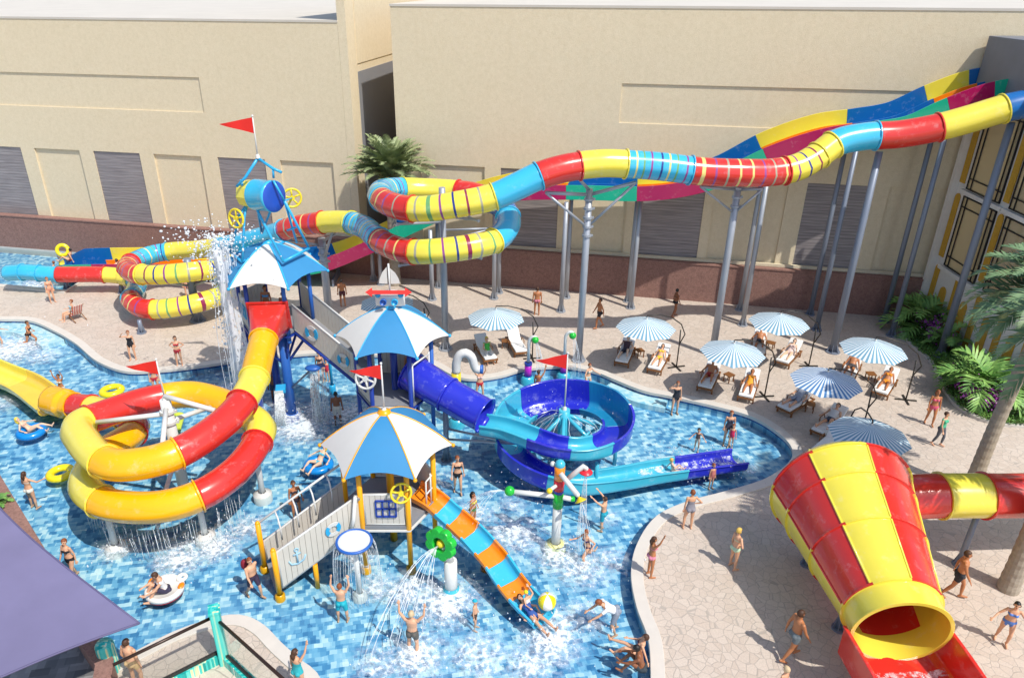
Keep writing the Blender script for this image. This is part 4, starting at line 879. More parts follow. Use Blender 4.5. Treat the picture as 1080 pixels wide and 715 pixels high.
# ---- middle tower (blue posts)
TB = Vector((-3.36, 25.3, 0)); PZB = 2.45
T2 = thing('play_tower', 'middle play tower with navy posts, a model boat above its blue and white canopy', 'play tower', (TB.x, TB.y, ZF))
canopy(T2, TB, 2.18, 4.75, 5.95, [M_CANB, M_CANW, M_CANB, M_CANW, M_CANB, M_CANW], M_PSKY)
HB = [TB + hexdir(60 * k) * 1.46 for k in range(6)]
for k in range(6): b = MB(); p = HB[k]; b.tube([vz(p, ZF), vz(p, 4.85)], .085, 12); b.lathe([(.16, 0), (.16, .2), (.1, .24)], vz(p, ZF), n=12); b.build('post', M_PNAVY if k not in (0,) else M_PBLUE, T2)
hexfloor(T2, TB, 1.5, PZB)
b = MB(); b.plate([(math.cos(R(60 * k)) * 1.56, math.sin(R(60 * k)) * 1.56) for k in range(6)], .05, Vector((TB.x, TB.y, PZB - .2))); b.build('skirt_board', M_PNAVY, T2)
b = MB(); b.tube([vz(TB, ZF), vz(TB, 4.7)], .14, 12); b.build('centre_column', M_PNAVY, T2)
for (a, e) in ((3, 4), (1, 2), (0, 1)): slat_panel(T2, vz(HB[a].lerp(HB[e], .07), PZB + .05), vz(HB[a].lerp(HB[e], .93), PZB + .05), vz(HB[a].lerp(HB[e], .93), PZB + 1.1), vz(HB[a].lerp(HB[e], .07), PZB + 1.1), 7)
d_ = (HB[4] - HB[3]).normalized(); n_ = Vector((d_.y, -d_.x, 0)); window_grid(T2, vz(HB[3].lerp(HB[4], .5), PZB + .6) + n_ * .02, d_, UPZ, n_, .5, .5)
wheel(T2, vz(HB[4].lerp(HB[3], .1), PZB + 1.2) + Vector((-.1, -.25, 0)), (-.2, -1, .2), .38, M_WHT, 6)
for k in (0, 5): b = MB(); q = HB[5].lerp(HB[0], .12 if k else .88); b.tube([vz(q, PZB), vz(q, PZB + 1.7)], .035, 8); b.build('gate_post', M_WHT, T2)
b = MB(); b.tube([vz(HB[5].lerp(HB[0], .12), PZB + 1.6), vz(HB[5].lerp(HB[0], .88), PZB + 1.6)], .035, 8); b.build('gate_bar', M_WHT, T2)
# toy boat riding above the roof
BT = thing('model_boat', 'white model sailing boat with blue portholes and a red arrow, on the middle canopy', 'model boat', TB + Vector((0, 0, 5.9)))
bo = TB + Vector((0, 0, 6.0)); b = MB(); hull = []
for i in range(9):
    f = i / 8; xx = -.55 + 1.1 * f; wd = .30 * (1 - abs(2 * f - 1) ** 2.4) + .04
    hull.append([bo + Vector((xx, sx * wd * q, zz)) for sx, q, zz in ((-1, .3, 0), (-1, 1, .5), (1, 1, .5), (1, .3, 0))])
b.add([v for r_ in hull for v in r_], [(i * 4 + k, i * 4 + (k + 1) % 4, i * 4 + 4 + (k + 1) % 4, i * 4 + 4 + k) for i in range(8) for k in range(4)] + [(0, 1, 2, 3), (32, 33, 34, 35)]); b.build('hull', M_WHT, BT, bevel=.03)
for xx in (-.22, .2): b = MB(); b.lathe([(.01, 0), (.1, 0), (.1, .09), (.125, .09), (.125, -.02)], bo + Vector((xx, -.31, .27)), (0, -1, .1), 16); b.build('porthole', M_PBLUE if xx < 0 else M_PSKY, BT)
for xx in (-.42, .42): b = MB(); b.ball(bo + Vector((xx, -.2, .5)), .11, 10); b.build('fender', M_PSKY, BT)
b = MB(); b.plate([(-.85, .0), (-.6, -.17), (-.6, -.07), (.6, -.07), (.6, -.17), (.85, 0), (.6, .17), (.6, .07), (-.6, .07), (-.6, .17)], .05, bo + Vector((0, -.33, .66)), (1, 0, 0), (0, .5, .86)); b.build('arrow', M_FLAG, BT)
b = MB(); b.tube([bo + Vector((.02, -.1, .4)), bo + Vector((.02, -.1, 1.68))], .035, 8); b.build('mast', M_WHT, BT)
b = MB(); b.plate([(-.05, 0), (-.36, .02), (-.33, .2), (-.22, .45), (-.05, .66)], .02, bo + Vector((0, -.1, .95))); b.v = [Vector((q.x, -.1 + bo.y + (.02 if i >= 5 else 0), bo.z + .9 + (q.y - (bo.y - .1)))) for i, q in enumerate(b.v)]; b.build('sail', mat('sail_grey', '#D5D2CB', rough=.8), BT)
b = MB(); b.plate([(.07, .0), (.4, .02), (.37, .18), (.25, .42), (.07, .6)], .02, bo + Vector((0, -.1, .95))); b.v = [Vector((q.x, -.1 + bo.y + (.02 if i >= 5 else 0), bo.z + .9 + (q.y - (bo.y - .1)))) for i, q in enumerate(b.v)]; b.build('sail', MATS['sail_grey'], BT)

# ---- tall back tower with the tipping bucket
TA = Vector((-8.62, 28.6, 0)); PZA = 3.95
T3 = thing('play_tower', 'tall back play tower with blue posts and a canopy under the tipping bucket', 'play tower', (TA.x, TA.y, ZF))
canopy(T3, TA, 2.32, 6.12, 7.35, [M_CANW, M_CANB, M_CANW, M_CANB, M_CANW, M_CANB], M_PSKY, ribs=M_PSKY)
HA = [TA + hexdir(60 * k) * 1.5 for k in range(6)]
for k in range(6): b = MB(); p = HA[k]; b.tube([vz(p, PZA - .45), vz(p, 6.25)], .085, 12); b.ball(vz(p, PZA - .45), .1, 10); b.build('post', M_PBLUE if k in (5, 0) else M_PNAVY, T3)
hexfloor(T3, TA, 1.54, PZA); b = MB(); b.plate([(math.cos(R(60 * k)) * 1.6, math.sin(R(60 * k)) * 1.6) for k in range(6)], .07, Vector((TA.x, TA.y, PZA - .24))); b.build('skirt_board', M_PNAVY, T3)
for (px, py, r_) in ((309, 442, .2), (296, 428, .17), (271, 428, .17)): p = G(px, py, ZF); b = MB(); b.tube([p, vz(p, PZA - .2)], r_, 14); b.lathe([(r_ * 1.8, 0), (r_ * 1.8, .3), (r_ * 1.1, .36)], p, n=14); b.build('column', M_PBLUE if r_ == .2 else M_PNAVY, T3)
p = G(309, 442, ZF)
for k in range(5): a = HA[(k + 4) % 6]; b = MB(); b.tube([vz(p, 2.2), vz(a, PZA - .3)], .06, 8); b.build('bracket', M_PNAVY, T3)
slat_panel(T3, vz(HA[3].lerp(HA[4], .07), PZA + .05), vz(HA[3].lerp(HA[4], .93), PZA + .05), vz(HA[3].lerp(HA[4], .93), PZA + 1.2), vz(HA[3].lerp(HA[4], .07), PZA + 1.2), 7)
d_ = (HA[4] - HA[3]).normalized(); n_ = Vector((d_.y, -d_.x, 0)); window_grid(T3, vz(HA[3].lerp(HA[4], .5), PZA + .65) + n_ * .02, d_, UPZ, n_, .6, .5, M_PSKY)
for (a, e) in ((2, 3), (0, 1)): slat_panel(T3, vz(HA[a].lerp(HA[e], .07), PZA + .05), vz(HA[a].lerp(HA[e], .93), PZA + .05), vz(HA[a].lerp(HA[e], .93), PZA + 1.2), vz(HA[a].lerp(HA[e], .07), PZA + 1.2), 7)
# paddle and box spouts fixed to the column
b = MB(); e_ = Yp(330, 388, 27.0); b.tube([vz(p, 1.0), e_], .045, 8); b.build('paddle_arm', M_STEELB, T3)
b = MB(); b.ball(e_, (.34, .24, .12), 12); b.box(e_ + Vector((.3, .1, .06)), (.34, .3, .05), rz=.5); b.build('paddle', M_PBLUE, T3)
b = MB(); q = Yp(296, 410, 27.2); b.box(q, (.42, .5, .2), rz=.2); b.build('box_spout', M_PSKY, T3, bevel=.03); b = MB(); b.box(q + Vector((-.02, -.27, -.04)), (.36, .06, .18), rz=.2); b.build('spout_lip', M_WHT, T3)
b = MB()
for k in range(26):
    x_ = q.x - .18 + .36 * k / 25; b.tube([Vector((x_, q.y - .3, q.z - .05)), Vector((x_ + rnd.uniform(-.04, .04), q.y - .5, q.z - .7)), Vector((x_ + rnd.uniform(-.1, .1), q.y - .6, ZW))], [.016, .024, .03], 5)
b.build('water_sheet', M_JET, T3)
b = MB()
for k in range(44):
    x_ = e_.x + .15 + rnd.uniform(-.28, .28); y_ = e_.y + rnd.uniform(-.15, .15); b.tube([Vector((x_, y_, e_.z - .02)), Vector((x_ + rnd.uniform(-.08, .08), y_ - .05, e_.z - .7)), Vector((x_ + rnd.uniform(-.14, .14), y_ - .1, ZW))], [.006, .01, .013], 4)
b.build('water_jet', M_JET, T3)
# boarded bridge down to the middle tower
BRG = thing('bridge', 'sloping boarded bridge with lifebuoys on its side, linking the tall and the middle tower', 'bridge', (-6.4, 27.3, 2.9))
a0, a1 = G(311, 347.5, PZA), Vector((-5.05, 26.0, PZB + .02)); dv = (a1 - a0).to_2d().normalized(); off = Vector((-dv.y, dv.x, 0)) * 1.25
if off.y < 0: off = -off
o_, nn = slat_panel(BRG, a0 + UPZ * .0, a1 + UPZ * .0, a1 + UPZ * 1.12, a0 + UPZ * 1.12, 20)
slat_panel(BRG, a0 + off, a1 + off, a1 + off + UPZ * 1.12, a0 + off + UPZ * 1.12, 16)
b = MB(); mid = [a0, a1, a1 + off, a0 + off]; b.add([v - UPZ * .06 for v in mid] + [v + UPZ * .02 for v in mid], [(3, 2, 1, 0), (4, 5, 6, 7), (0, 1, 5, 4), (1, 2, 6, 5), (2, 3, 7, 6), (3, 0, 4, 7)]); b.build('deck', M_DECKG, BRG)
for q in (Vector((0, 0, 0)), off): b = MB(); b.tube([a0 + q - UPZ * .14, a1 + q - UPZ * .14], .08, 8); b.build('beam', M_PNAVY, BRG)
dx = (a1 - a0).normalized(); nf = Vector((dv.y, -dv.x, 0)); nf = nf if nf.y < 0 else -nf
emblem_buoy(BRG, a0.lerp(a1, .32) + UPZ * .56 + nf * .04, Vector((dv.x, dv.y, 0)), UPZ, nf, .34); emblem_buoy(BRG, a0.lerp(a1, .84) + UPZ * .52 + nf * .04, Vector((dv.x, dv.y, 0)), UPZ, nf, .3)
lp = G(351, 414, ZF); b = MB(); b.tube([lp, vz(lp, 2.6)], .07, 10); b.lathe([(.16, 0), (.16, .4), (.1, .44)], lp, n=12); b.build('leg', M_PSKY, BRG)

# tipping bucket and its frame
FB = thing('bucket_frame', 'sky blue tubular frame with yellow wheels holding the tipping bucket over the tall tower', 'frame', TA + Vector((0, 0, 6.6)))
bx = Yp(275, 206, 28.3); axd = Vector((.86, -.5, .06)).normalized()
def bar(pts, r=.05, nm='strut', m=M_PSKY): b = MB(); b.tube(pts, r, 8); return b.build(nm, m, FB)
cl, cr = bx - axd * .92, bx + axd * .78
fa_, fb_, fc2, fd_, fe_ = Yp(242, 266, 28.9), Yp(255.6, 276, 27.5), Yp(299, 276, 27.3), Yp(326, 262, 28.6), Yp(276, 246, 29.9)
nl, nr_ = Yp(261, 215, 28.3), Yp(300, 212, 28.0)
bar([fa_, nl.lerp(fa_, .18) + Vector((-.12, 0, .02)), nl], .05); bar([fb_, nl.lerp(fb_, .2) + Vector((-.05, -.1, 0)), nl], .05); bar([nl, nl + Vector((.3, -.1, .0)), nl.lerp(fc2, .3) + Vector((.12, 0, .14)), fc2], .055)
bar([Yp(313, 256, 28.9), nr_], .05); bar([fd_, nr_], .055); bar([fe_, nr_ + Vector((-.5, .4, -.1))], .05); bar([fe_, nl + Vector((.2, .5, 0))], .05)
bar([fa_, fb_], .06, 'base_bar'); bar([fc2, fd_], .06, 'base_bar'); bar([fb_, Yp(300, 255, 28.8)], .05, 'base_bar'); bar([Yp(312, 240, 28.4), Yp(303, 243, 28.6)], .045, 'base_bar')
bar([nl, nl + Vector((-.12, 0, .95))], .05); bar([nr_, cr + Vector((0, 0, .62))], .045)
ap = Yp(272, 167, 28.2)
bar([Yp(249.5, 197, 28.0), Yp(259, 187, 28.1), ap], .055, 'roof_bar'); bar([ap, Yp(288, 178, 27.9), Yp(297, 182, 27.8)], .055, 'roof_bar'); bar([Yp(288, 178, 27.9), Yp(288.5, 188, 27.9)], .045)
wheel(FB, Yp(249, 230.6, 28.0), (-.5, -1, .15), .36); wheel(FB, Yp(308, 209, 29.2), (.4, -1, .1), .36)
bar([Yp(249, 230.6, 28.0), nl + Vector((0, 0, -.1))], .035, 'axle'); bar([Yp(308, 209, 29.2), nr_], .035, 'axle')
BK = thing('tipping_bucket', 'yellow, sky blue and blue water bucket tipping on the frame above the tall tower', 'bucket', bx)
prof = [(.4, -.9), (.54, -.8), (.6, -.25)]
b = MB(); b.lathe(prof[:3], bx, axd, 10, smooth=False); b.lathe([(.01, -.9), (.4, -.9)], bx, axd, 10); b.build('bucket_base', M_YEL, BK)
b = MB(); b.lathe([(.604, -.25), (.61, .0), (.6, .55), (.61, .57), (.61, .72), (.56, .72)], bx, axd, 24); b.build('bucket_shell', M_SKY, BK)
b = MB(); b.lathe([(.001, .735), (.3, .735), (.58, .735), (.6, .71)], bx, axd, 32); b.build('bucket_lid', mat('lid_blue', '#2350B4', rough=.35), BK)
flag('red pennant at the very top, above the tipping bucket', ap, 1.55, 1.25, .58)

# water falling from the bucket
WF = thing('falling_water', 'white curtain of water falling from the tipping bucket past the left of the tall tower', 'falling water', G(238, 412, ZW))
b = MB(); r3 = random.Random(5)
topc = Yp(232, 262, 27.4)
def fall(x0, y0, z0, vx, vy, r_):
    pts = []; n = 9; T = math.sqrt(2 * (z0 - ZW) / 9.8)
    for i in range(n + 1): t = T * i / n; pts.append(Vector((x0 + vx * t + .05 * math.sin(i * 1.7 + x0 * 9), y0 + vy * t + .04 * math.sin(i * 2.1 + y0 * 7), z0 - 4.9 * t * t)))
    return pts
for k in range(16): b.tube(fall(topc.x + r3.uniform(-.35, .42), topc.y + r3.uniform(-.5, .4), topc.z + r3.uniform(-.5, .2), r3.uniform(-.28, .28), r3.uniform(-.25, -.05), 0), [r3.uniform(.006, .02) * q for q in (.6, 1, .7, 1.1, .6, 1, .8, 1.2, .7, .9)], 5)
b.build('stream', M_WATW, WF)
# the torn, lacy sheets of the fall
for (x0, y0, wd, ph) in ((-.06, -.15, .24, 0), (.16, .1, .17, 2.1), (-.3, .15, .09, 4.0), (.05, -.3, .2, 1.2)):
    b = MB(); nz, nx = 30, 8; vs = []
    for i in range(nz + 1):
        f = i / nz; z = topc.z * (1 - f) + ZW * f
        for j in range(nx + 1):
            q = j / nx * 2 - 1; vs.append(Vector((topc.x + x0 + .25 * f + q * wd * (.75 + .35 * f) + .06 * math.sin(f * 9 + ph), topc.y + y0 - .25 * f + .1 * math.sin(q * 3 + f * 7 + ph), z)))
    b.add(vs, [(i * (nx + 1) + j, i * (nx + 1) + j + 1, (i + 1) * (nx + 1) + j + 1, (i + 1) * (nx + 1) + j) for i in range(nz) for j in range(nx)], 0, True); b.build('lacy_sheet', M_LACE, WF)
b = MB()
for (cx_, cy_, rx, rz_, n) in ((228, 262, .8, .7, 380), (220, 252, 1.5, .7, 260), (256, 252, .8, .3, 60), (234, 300, .4, 1.2, 240), (238, 350, .4, 1.5, 180)):
    c = Yp(cx_, cy_, 27.5)
    for k in range(n): s_ = abs(r3.gauss(0, .02)) + .009; b.ball(c + Vector((r3.gauss(0, rx * .55), r3.gauss(0, rx * .4), r3.gauss(0, rz_ * .55))), (s_ * r3.uniform(.7, 1.8), s_, s_ * r3.uniform(.7, 1.6)), 6)
o = b.build('splash_drops', M_WATW, WF, fix=False); o['kind'] = 'stuff'

# ================================================================== water toys
def jets(root, start, dirs, r0=.006, r1=.011, g=9.8, nm='water_jet', zend=ZW):
    b = MB()
    for d in dirs:
        d = Vector(d); pts = []; T = (d.z + math.sqrt(max(.01, d.z * d.z + 2 * g * (start.z - zend)))) / g
        for i in range(9): t = T * i / 8; pts.append(start + d * t + Vector((0, 0, -.5 * g * t * t)))
        b.tube(pts, [r0 + (r1 - r0) * i / 8 for i in range(9)], 5)
    return b.build(nm, M_JET, root)
# flower sprayer
f0 = G(476, 629, ZF); FL = thing('flower_sprayer', 'green flower shaped sprayer on a thick white post, spraying to the left', 'water toy', f0)
b = MB(); b.tube([f0, vz(f0, 1.0)], .2, 20); b.build('post', M_WHT, FL); b = MB(); b.lathe([(.36, 0), (.36, .3), (.21, .36), (.205, .44)], f0, n=20); b.build('collar', M_AQU, FL)
fc = Yp(465, 573, f0.y - .12); fd = Vector((-.5, -.75, .12)).normalized(); x, y, _ = frame(fd)
b = MB(); rim = []
for k in range(72): a = 2 * PI * k / 72; q = .43 + .1 * abs(math.sin(a * 4)) ** .7; rim.append((q * math.cos(a), q * math.sin(a)))
inner = [(.23 * math.cos(2 * PI * k / 72), .23 * math.sin(2 * PI * k / 72)) for k in range(72)]
vs = [fc + x * a + y * c_ + fd * z for z, ring in ((.12, rim), (-.12, rim), (-.12, inner), (.12, inner)) for a, c_ in ring]
b.add(vs, [(s_ * 72 + k, s_ * 72 + (k + 1) % 72, ((s_ + 1) % 4) * 72 + (k + 1) % 72, ((s_ + 1) % 4) * 72 + k) for s_ in range(4) for k in range(72)]); b.build('petals', M_GBALL, FL, bevel=.03)
b = MB(); b.lathe([(.01, -.1), (.24, -.1)], fc, fd, 24); b.build('back_plate', mat('flower_dark', '#167A2C', rough=.4), FL); b = MB(); b.lathe([(.13, -.1), (.13, .06), (.05, .14), (.01, .14)], fc, fd, 16); b.build('nozzle', M_WHEEL, FL)
b = MB(); b.tube([vz(f0, .95), fc - fd * .1], .12, 12); b.build('neck', M_WHT, FL)
jets(FL, fc + fd * .15, [fd * s_ + x * u + Vector((0, 0, w_)) for s_, u, w_ in ((4.3, .5, .3), (4.0, .2, .8), (3.6, 0, .2), (3.2, -.3, .6), (2.8, .3, .1), (2.6, -.5, .5), (2.2, -.7, .2), (1.8, -.4, .3), (3.4, .8, .4), (2.0, .1, .1), (2.9, -.1, .9), (1.5, -.6, .5))], .007, .014)
# mushroom dish
d0 = G(380, 631, ZF); MD = thing('water_dish', 'round white water dish with a blue rim on a thin white post, overflowing', 'water toy', d0)
dc = Yp(373.5, 571, d0.y); b = MB(); b.tube([d0, Vector((dc.x, dc.y, dc.z - .1))], .085, 12); b.lathe([(.24, 0), (.22, .22), (.1, .28)], d0, n=14); b.build('post', M_WHT, MD)
b = MB(); b.lathe([(.08, -.16), (.3, -.13), (.5, -.02), (.5, .02), (.3, -.06), (.01, -.08)], dc, n=32); b.build('dish', M_WHT, MD); b = MB(); b.torus(dc + Vector((0, 0, .01)), .52, .045, n=36); b.build('rim', M_PBLUE, MD)
b = MB(); b.lathe([(.01, .035), (.48, .03)], dc, n=32); b.build('water_top', M_WATW, MD)
b = MB()
for k in range(44):
    a = 2 * PI * k / 44 + r3.uniform(-.06, .06); e = Vector((math.cos(a), math.sin(a), 0))
    if r3.random() < .88: b.tube([dc + e * .55, dc + e * .64 + Vector((0, 0, -.25)), dc + e * .69 + Vector((0, 0, -.7)), Vector((dc.x, dc.y, ZW)) + e * .74], [.005, .006, .007, .007], 4)
b.build('water_curtain', M_JET, MD)
jets(MD, Yp(371, 558, 18.05), [(.0, -.1, -.3), (.05, -.05, -.3), (-.05, -.1, -.3)], .03, .05, zend=dc.z)
# cross-armed sprayer
s0 = G(585.5, 581, ZF); CS = thing('spray_tree', 'white spray post with crossed arms and red, orange and green rings', 'water toy', s0)
def sp_(px, py, dy=0): return Yp(px, py, s0.y + dy)
cols = [(579, 534, M_WHT), (534, 519, M_GBALL), (519, 516, M_PNAVY), (516, 505, M_PINK), (505, 491, M_ORA)]
for (r0, r1, m_) in cols:
    z0, z1 = sp_(586, r0).z if r0 != 579 else ZF, sp_(587, r1).z; b = MB(); b.tube([vz(s0, z0 + .003), vz(s0, z1 - .003)], .155 if m_ is M_WHT else .17, 18); b.build('post' if m_ is M_WHT else 'post_ring', m_, CS)
tz = sp_(588, 491).z; b = MB(); b.ball(vz(s0, tz + .05), .17, 14); b.build('cap', M_AQU, CS)
b = MB(); b.lathe([(.36, 0), (.36, .3), (.17, .4)], s0, n=18); b.build('collar', mat('pale_yellow', '#E8E29A', rough=.4), CS)
def armp(pts, nm='arm', m_=M_WHT, r_=.085): b = MB(); b.tube(pts, r_, 12); b.ball(pts[-1], r_, 10); return b.build(nm, m_, CS)
z_ = sp_(582, 523.5).z
armp([vz(s0, z_), sp_(542, 518.5, -.1)]); b = MB(); b.ball(sp_(537.5, 517.6, -.1), .17, 14); b.build('spray_ball', M_GBALL, CS); jets(CS, sp_(534, 518, -.1), [(-1.5 - .25 * k, -.6 + .2 * k, 1.4 - .15 * k) for k in range(7)])
armp([vz(s0, z_), sp_(602, 526, -.05)]); b = MB(); b.lathe([(.09, 0), (.09, .12), (.01, .14)], sp_(602, 526, -.05), (1, 0, -.05), 12); b.build('arm_tip', M_GBALL, CS)
armp([sp_(591, 499, -.15), sp_(609, 521.5, -.6)]); yd = sp_(612, 527, -.65); b = MB(); b.lathe([(.03, -.1), (.17, .02), (.2, .03), (.17, .06), (.01, .05)], yd, (.35, -.5, -.7), 18); b.build('sprinkler', M_WHEEL, CS)
jets(CS, yd, [(.5 + .5 * math.cos(k * .9), -.7 + .8 * math.sin(k * .9), -1.2) for k in range(12)], .005, .009)
armp([sp_(590, 512, .15), sp_(606, 499, .0), sp_(616, 491.5, -.1), sp_(618, 494, -.1)]); rdish = sp_(618, 497, -.1); b = MB(); b.lathe([(.05, .06), (.2, 0), (.22, -.03), (.01, -.05)], rdish, n=18); b.build('sprinkler', M_PINK, CS)
jets(CS, rdish - UPZ * .05, [(.22 * math.cos(k * .7), .22 * math.sin(k * .7), -.4) for k in range(10)], .005, .008)
armp([vz(s0, sp_(588, 510).z), sp_(580, 516.5, -.35)], r_=.06); b = MB(); b.ball(sp_(579.5, 517.6, -.37), .1, 10); b.build('arm_tip', M_WHEEL, CS)
b = MB(); b.ball(sp_(583, 489, .1), .09, 10); b.build('knob', M_WHT, CS)
# two cane sprayers
for (px, py, lab, hx, hy, up_) in ((556.5, 404, 'left cane sprayer with a purple base and green ball, at the edge of the deck', 564.5, 358.5, 355), (594, 400, 'right cane sprayer with a purple base and green ball, beside a grey slide column', 604, 354, 350)):
    c0 = G(px, py, ZF); CN = thing('cane_sprayer', lab, 'water toy', c0, 'cane shaped sprayers'); zt = Yp(px, up_, c0.y).z
    b = MB(); b.lathe([(.34, 0), (.34, .3), (.2, .4)], c0, n=18); b.build('collar', M_AQU, CN); b = MB(); b.tube([c0 + UPZ * .36, c0 + UPZ * 1.0], .17, 16); b.build('base', M_PURP, CN)
    for zz in (1.0, .34): b = MB(); b.lathe([(.1, 0), (.185, 0), (.185, .12), (.1, .12)], c0 + UPZ * zz, n=16, smooth=False); b.build('base_ring', M_PNAVY, CN)
    e = Yp(hx, hy, c0.y - .1); b = MB(); p1 = vz(c0, zt - .3); pts = [c0 + UPZ * 1.05, p1] + [p1 + Vector((.22 - .22 * math.cos(t), -.03 * t, .3 * math.sin(t) * 1.05)) for t in [PI * k / 10 for k in range(1, 8)]]
    b.tube(pts, .075, 12); b.build('pipe', M_WHT, CN); b = MB(); b.ball(e, .17, 14); b.build('spray_ball', M_GBALL, CN); b = MB(); b.tube([pts[-1], e], .07, 10); b.build('neck', M_WHT, CN)
    jets(CN, e - UPZ * .1, [(.5 + .3 * math.cos(k), .5 * math.sin(k), .2) for k in range(10)])
# bent filling pipe
q0 = G(482, 449, ZF); PP = thing('gooseneck_pipe', 'fat white gooseneck water pipe with a yellow sleeve, behind the ultramarine entry tube', 'water toy', q0)
def qp(px, py): return Yp(px, py, q0.y)
b = MB(); b.lathe([(.36, 0), (.36, .3), (.22, .4)], q0, n=18); b.build('collar', M_AQU, PP)
b = MB(); b.tube([q0 + UPZ * .3, vz(q0, 1.3)], .19, 16); b.build('post', M_WHT, PP); b = MB(); b.tube([vz(q0, 1.3), vz(q0, qp(482, 393).z)], .2, 16); b.build('yellow_sleeve', M_WHEEL, PP)
pts = crom([vz(q0, qp(482, 393).z), qp(481.5, 382), qp(485, 374), qp(491, 372), qp(497, 376), qp(499.5, 383), qp(502, 389), qp(507, 389.5)], .12)[0]; b = MB(); b.tube(pts, .18, 16); b.build('pipe', M_WHT, PP)
b = MB(); b.lathe([(.185, -.02), (.2, .1), (.12, .1), (.1, .0)], pts[-1], (1, -.1, 0), 16); b.build('mouth', M_PBLUE, PP)
for i, z in ((0, .9),): b = MB(); b.box(vz(q0, 1.9) + Vector((-.3, 0, 0)), (.5, .12, .12)); b.build('bracket', M_WHEEL, PP)

# ================================================================== parasols and loungers
def make_parasol():
    r = thing('parasol', 'striped parasol', 'parasol', (0, 0, 0), 'striped cantilever parasols on the deck')
    b = MB(); n = 80; Rr = 1.38; vs = [Vector((0, 0, 2.78))]
    def rim(k, q):
        a = 2 * PI * k / n + PI / 8; s = (k % 10) / 10; ch = math.cos(PI / 8) / math.cos((s - .5) * PI / 4); ch = .5 * ch + .5 * math.cos(PI / 8) / math.cos((s - .5) * PI / 4)
        sag = .05 * 4 * s * (1 - s)
        return Vector((math.cos(a) * Rr * ch * q, math.sin(a) * Rr * ch * q, 2.78 - .5 * q ** 1.15 + sag * q * q * .6))
    for q in (.25, .5, .75, 1.0): vs += [rim(k, q) for k in range(n)]
    fs = [(0, 1 + k, 1 + (k + 1) % n) for k in range(n)]; mi = [k % 2 for k in range(n)]
    for j in range(3):
        for k in range(n): o = 1 + j * n; fs.append((o + k, o + n + k, o + n + (k + 1) % n, o + (k + 1) % n)); mi.append(k % 2)
    b.add(vs, fs); b.m = mi; b.build('canopy', [M_STRW, M_STRB], r, solid=.01, fix=False)
    b = MB()
    for k in range(8): a = k * PI / 4 + PI / 8; b.tube([Vector((0, 0, 2.74)), Vector((math.cos(a) * Rr * .97, math.sin(a) * Rr * .97, 2.27))], .012, 5)
    b.build('ribs', M_DARK, r)
    b = MB(); pts = [Vector((1.85, 0, .05)), Vector((1.85, 0, 1.3)), Vector((1.82, 0, 2.0))]; b.tube(pts, .032, 8); b.build('pole', M_DARK, r)
    b = MB(); b.tube([Vector((1.85, 0, 1.25)), Vector((2.08, 0, 1.75)), Vector((1.82, 0, 2.3)), Vector((1.3, 0, 2.7)), Vector((.6, 0, 2.92)), Vector((0, 0, 2.95)), Vector((0, 0, 2.76))], .028, 8); b.build('curved_arm', M_DARK, r)
    b = MB(); b.box((1.85, 0, .025), (.9, .08, .05)); b.box((1.85, 0, .027), (.08, .9, .045)); b.build('base', M_DARK, r, bevel=.01)
    b = MB(); b.ball((0, 0, 2.8), .05, 8); b.build('finial', M_WHT, r); return r
par = make_parasol()
PAR = [(523, 328, 8, 'striped parasol above the pair of loungers at the left, one with a woman in green', 0),
       (682, 338, 14, 'striped parasol right of the tall grey column, over a man and a woman in yellow', 0),
       (774, 364, 6, 'striped parasol behind the man in red trunks and the woman in an orange swimsuit', 0),
       (823, 333, 0, 'farthest back striped parasol, nearest the brown wall between the slide columns', 0),
       (873, 394, -8, 'bluest striped parasol with painted shade, over the lounger with a man in a grey shirt', 1),
       (923, 361, -12, 'striped parasol nearest the planting bed, over the woman in an orange bikini', 0),
       (919, 450, 80, 'striped parasol directly behind the big funnel', 0),
       (408, 313, 5, 'striped parasol half hidden behind the model boat of the middle tower', 0)]
M_STRB_SHADE = mat('parasol_blue_shade', '#4F82B4', rough=.75, var=.08)  # deeper blue: shade on one parasol, put into its stripe colour
for i, (px, py, a, lab, deep) in enumerate(PAR):
    o = par if i == 0 else copy_tree(par); p = G(px, py, 2.7); o.location = (p.x, p.y, 0); o.rotation_euler.z = R(a); o['label'] = lab
    for q in (7,):
        pass
    if deep:
        for ch in o.children:
            if ch.name.startswith('canopy'): ch.material_slots[1].link = 'OBJECT'; ch.material_slots[1].material = M_STRB_SHADE
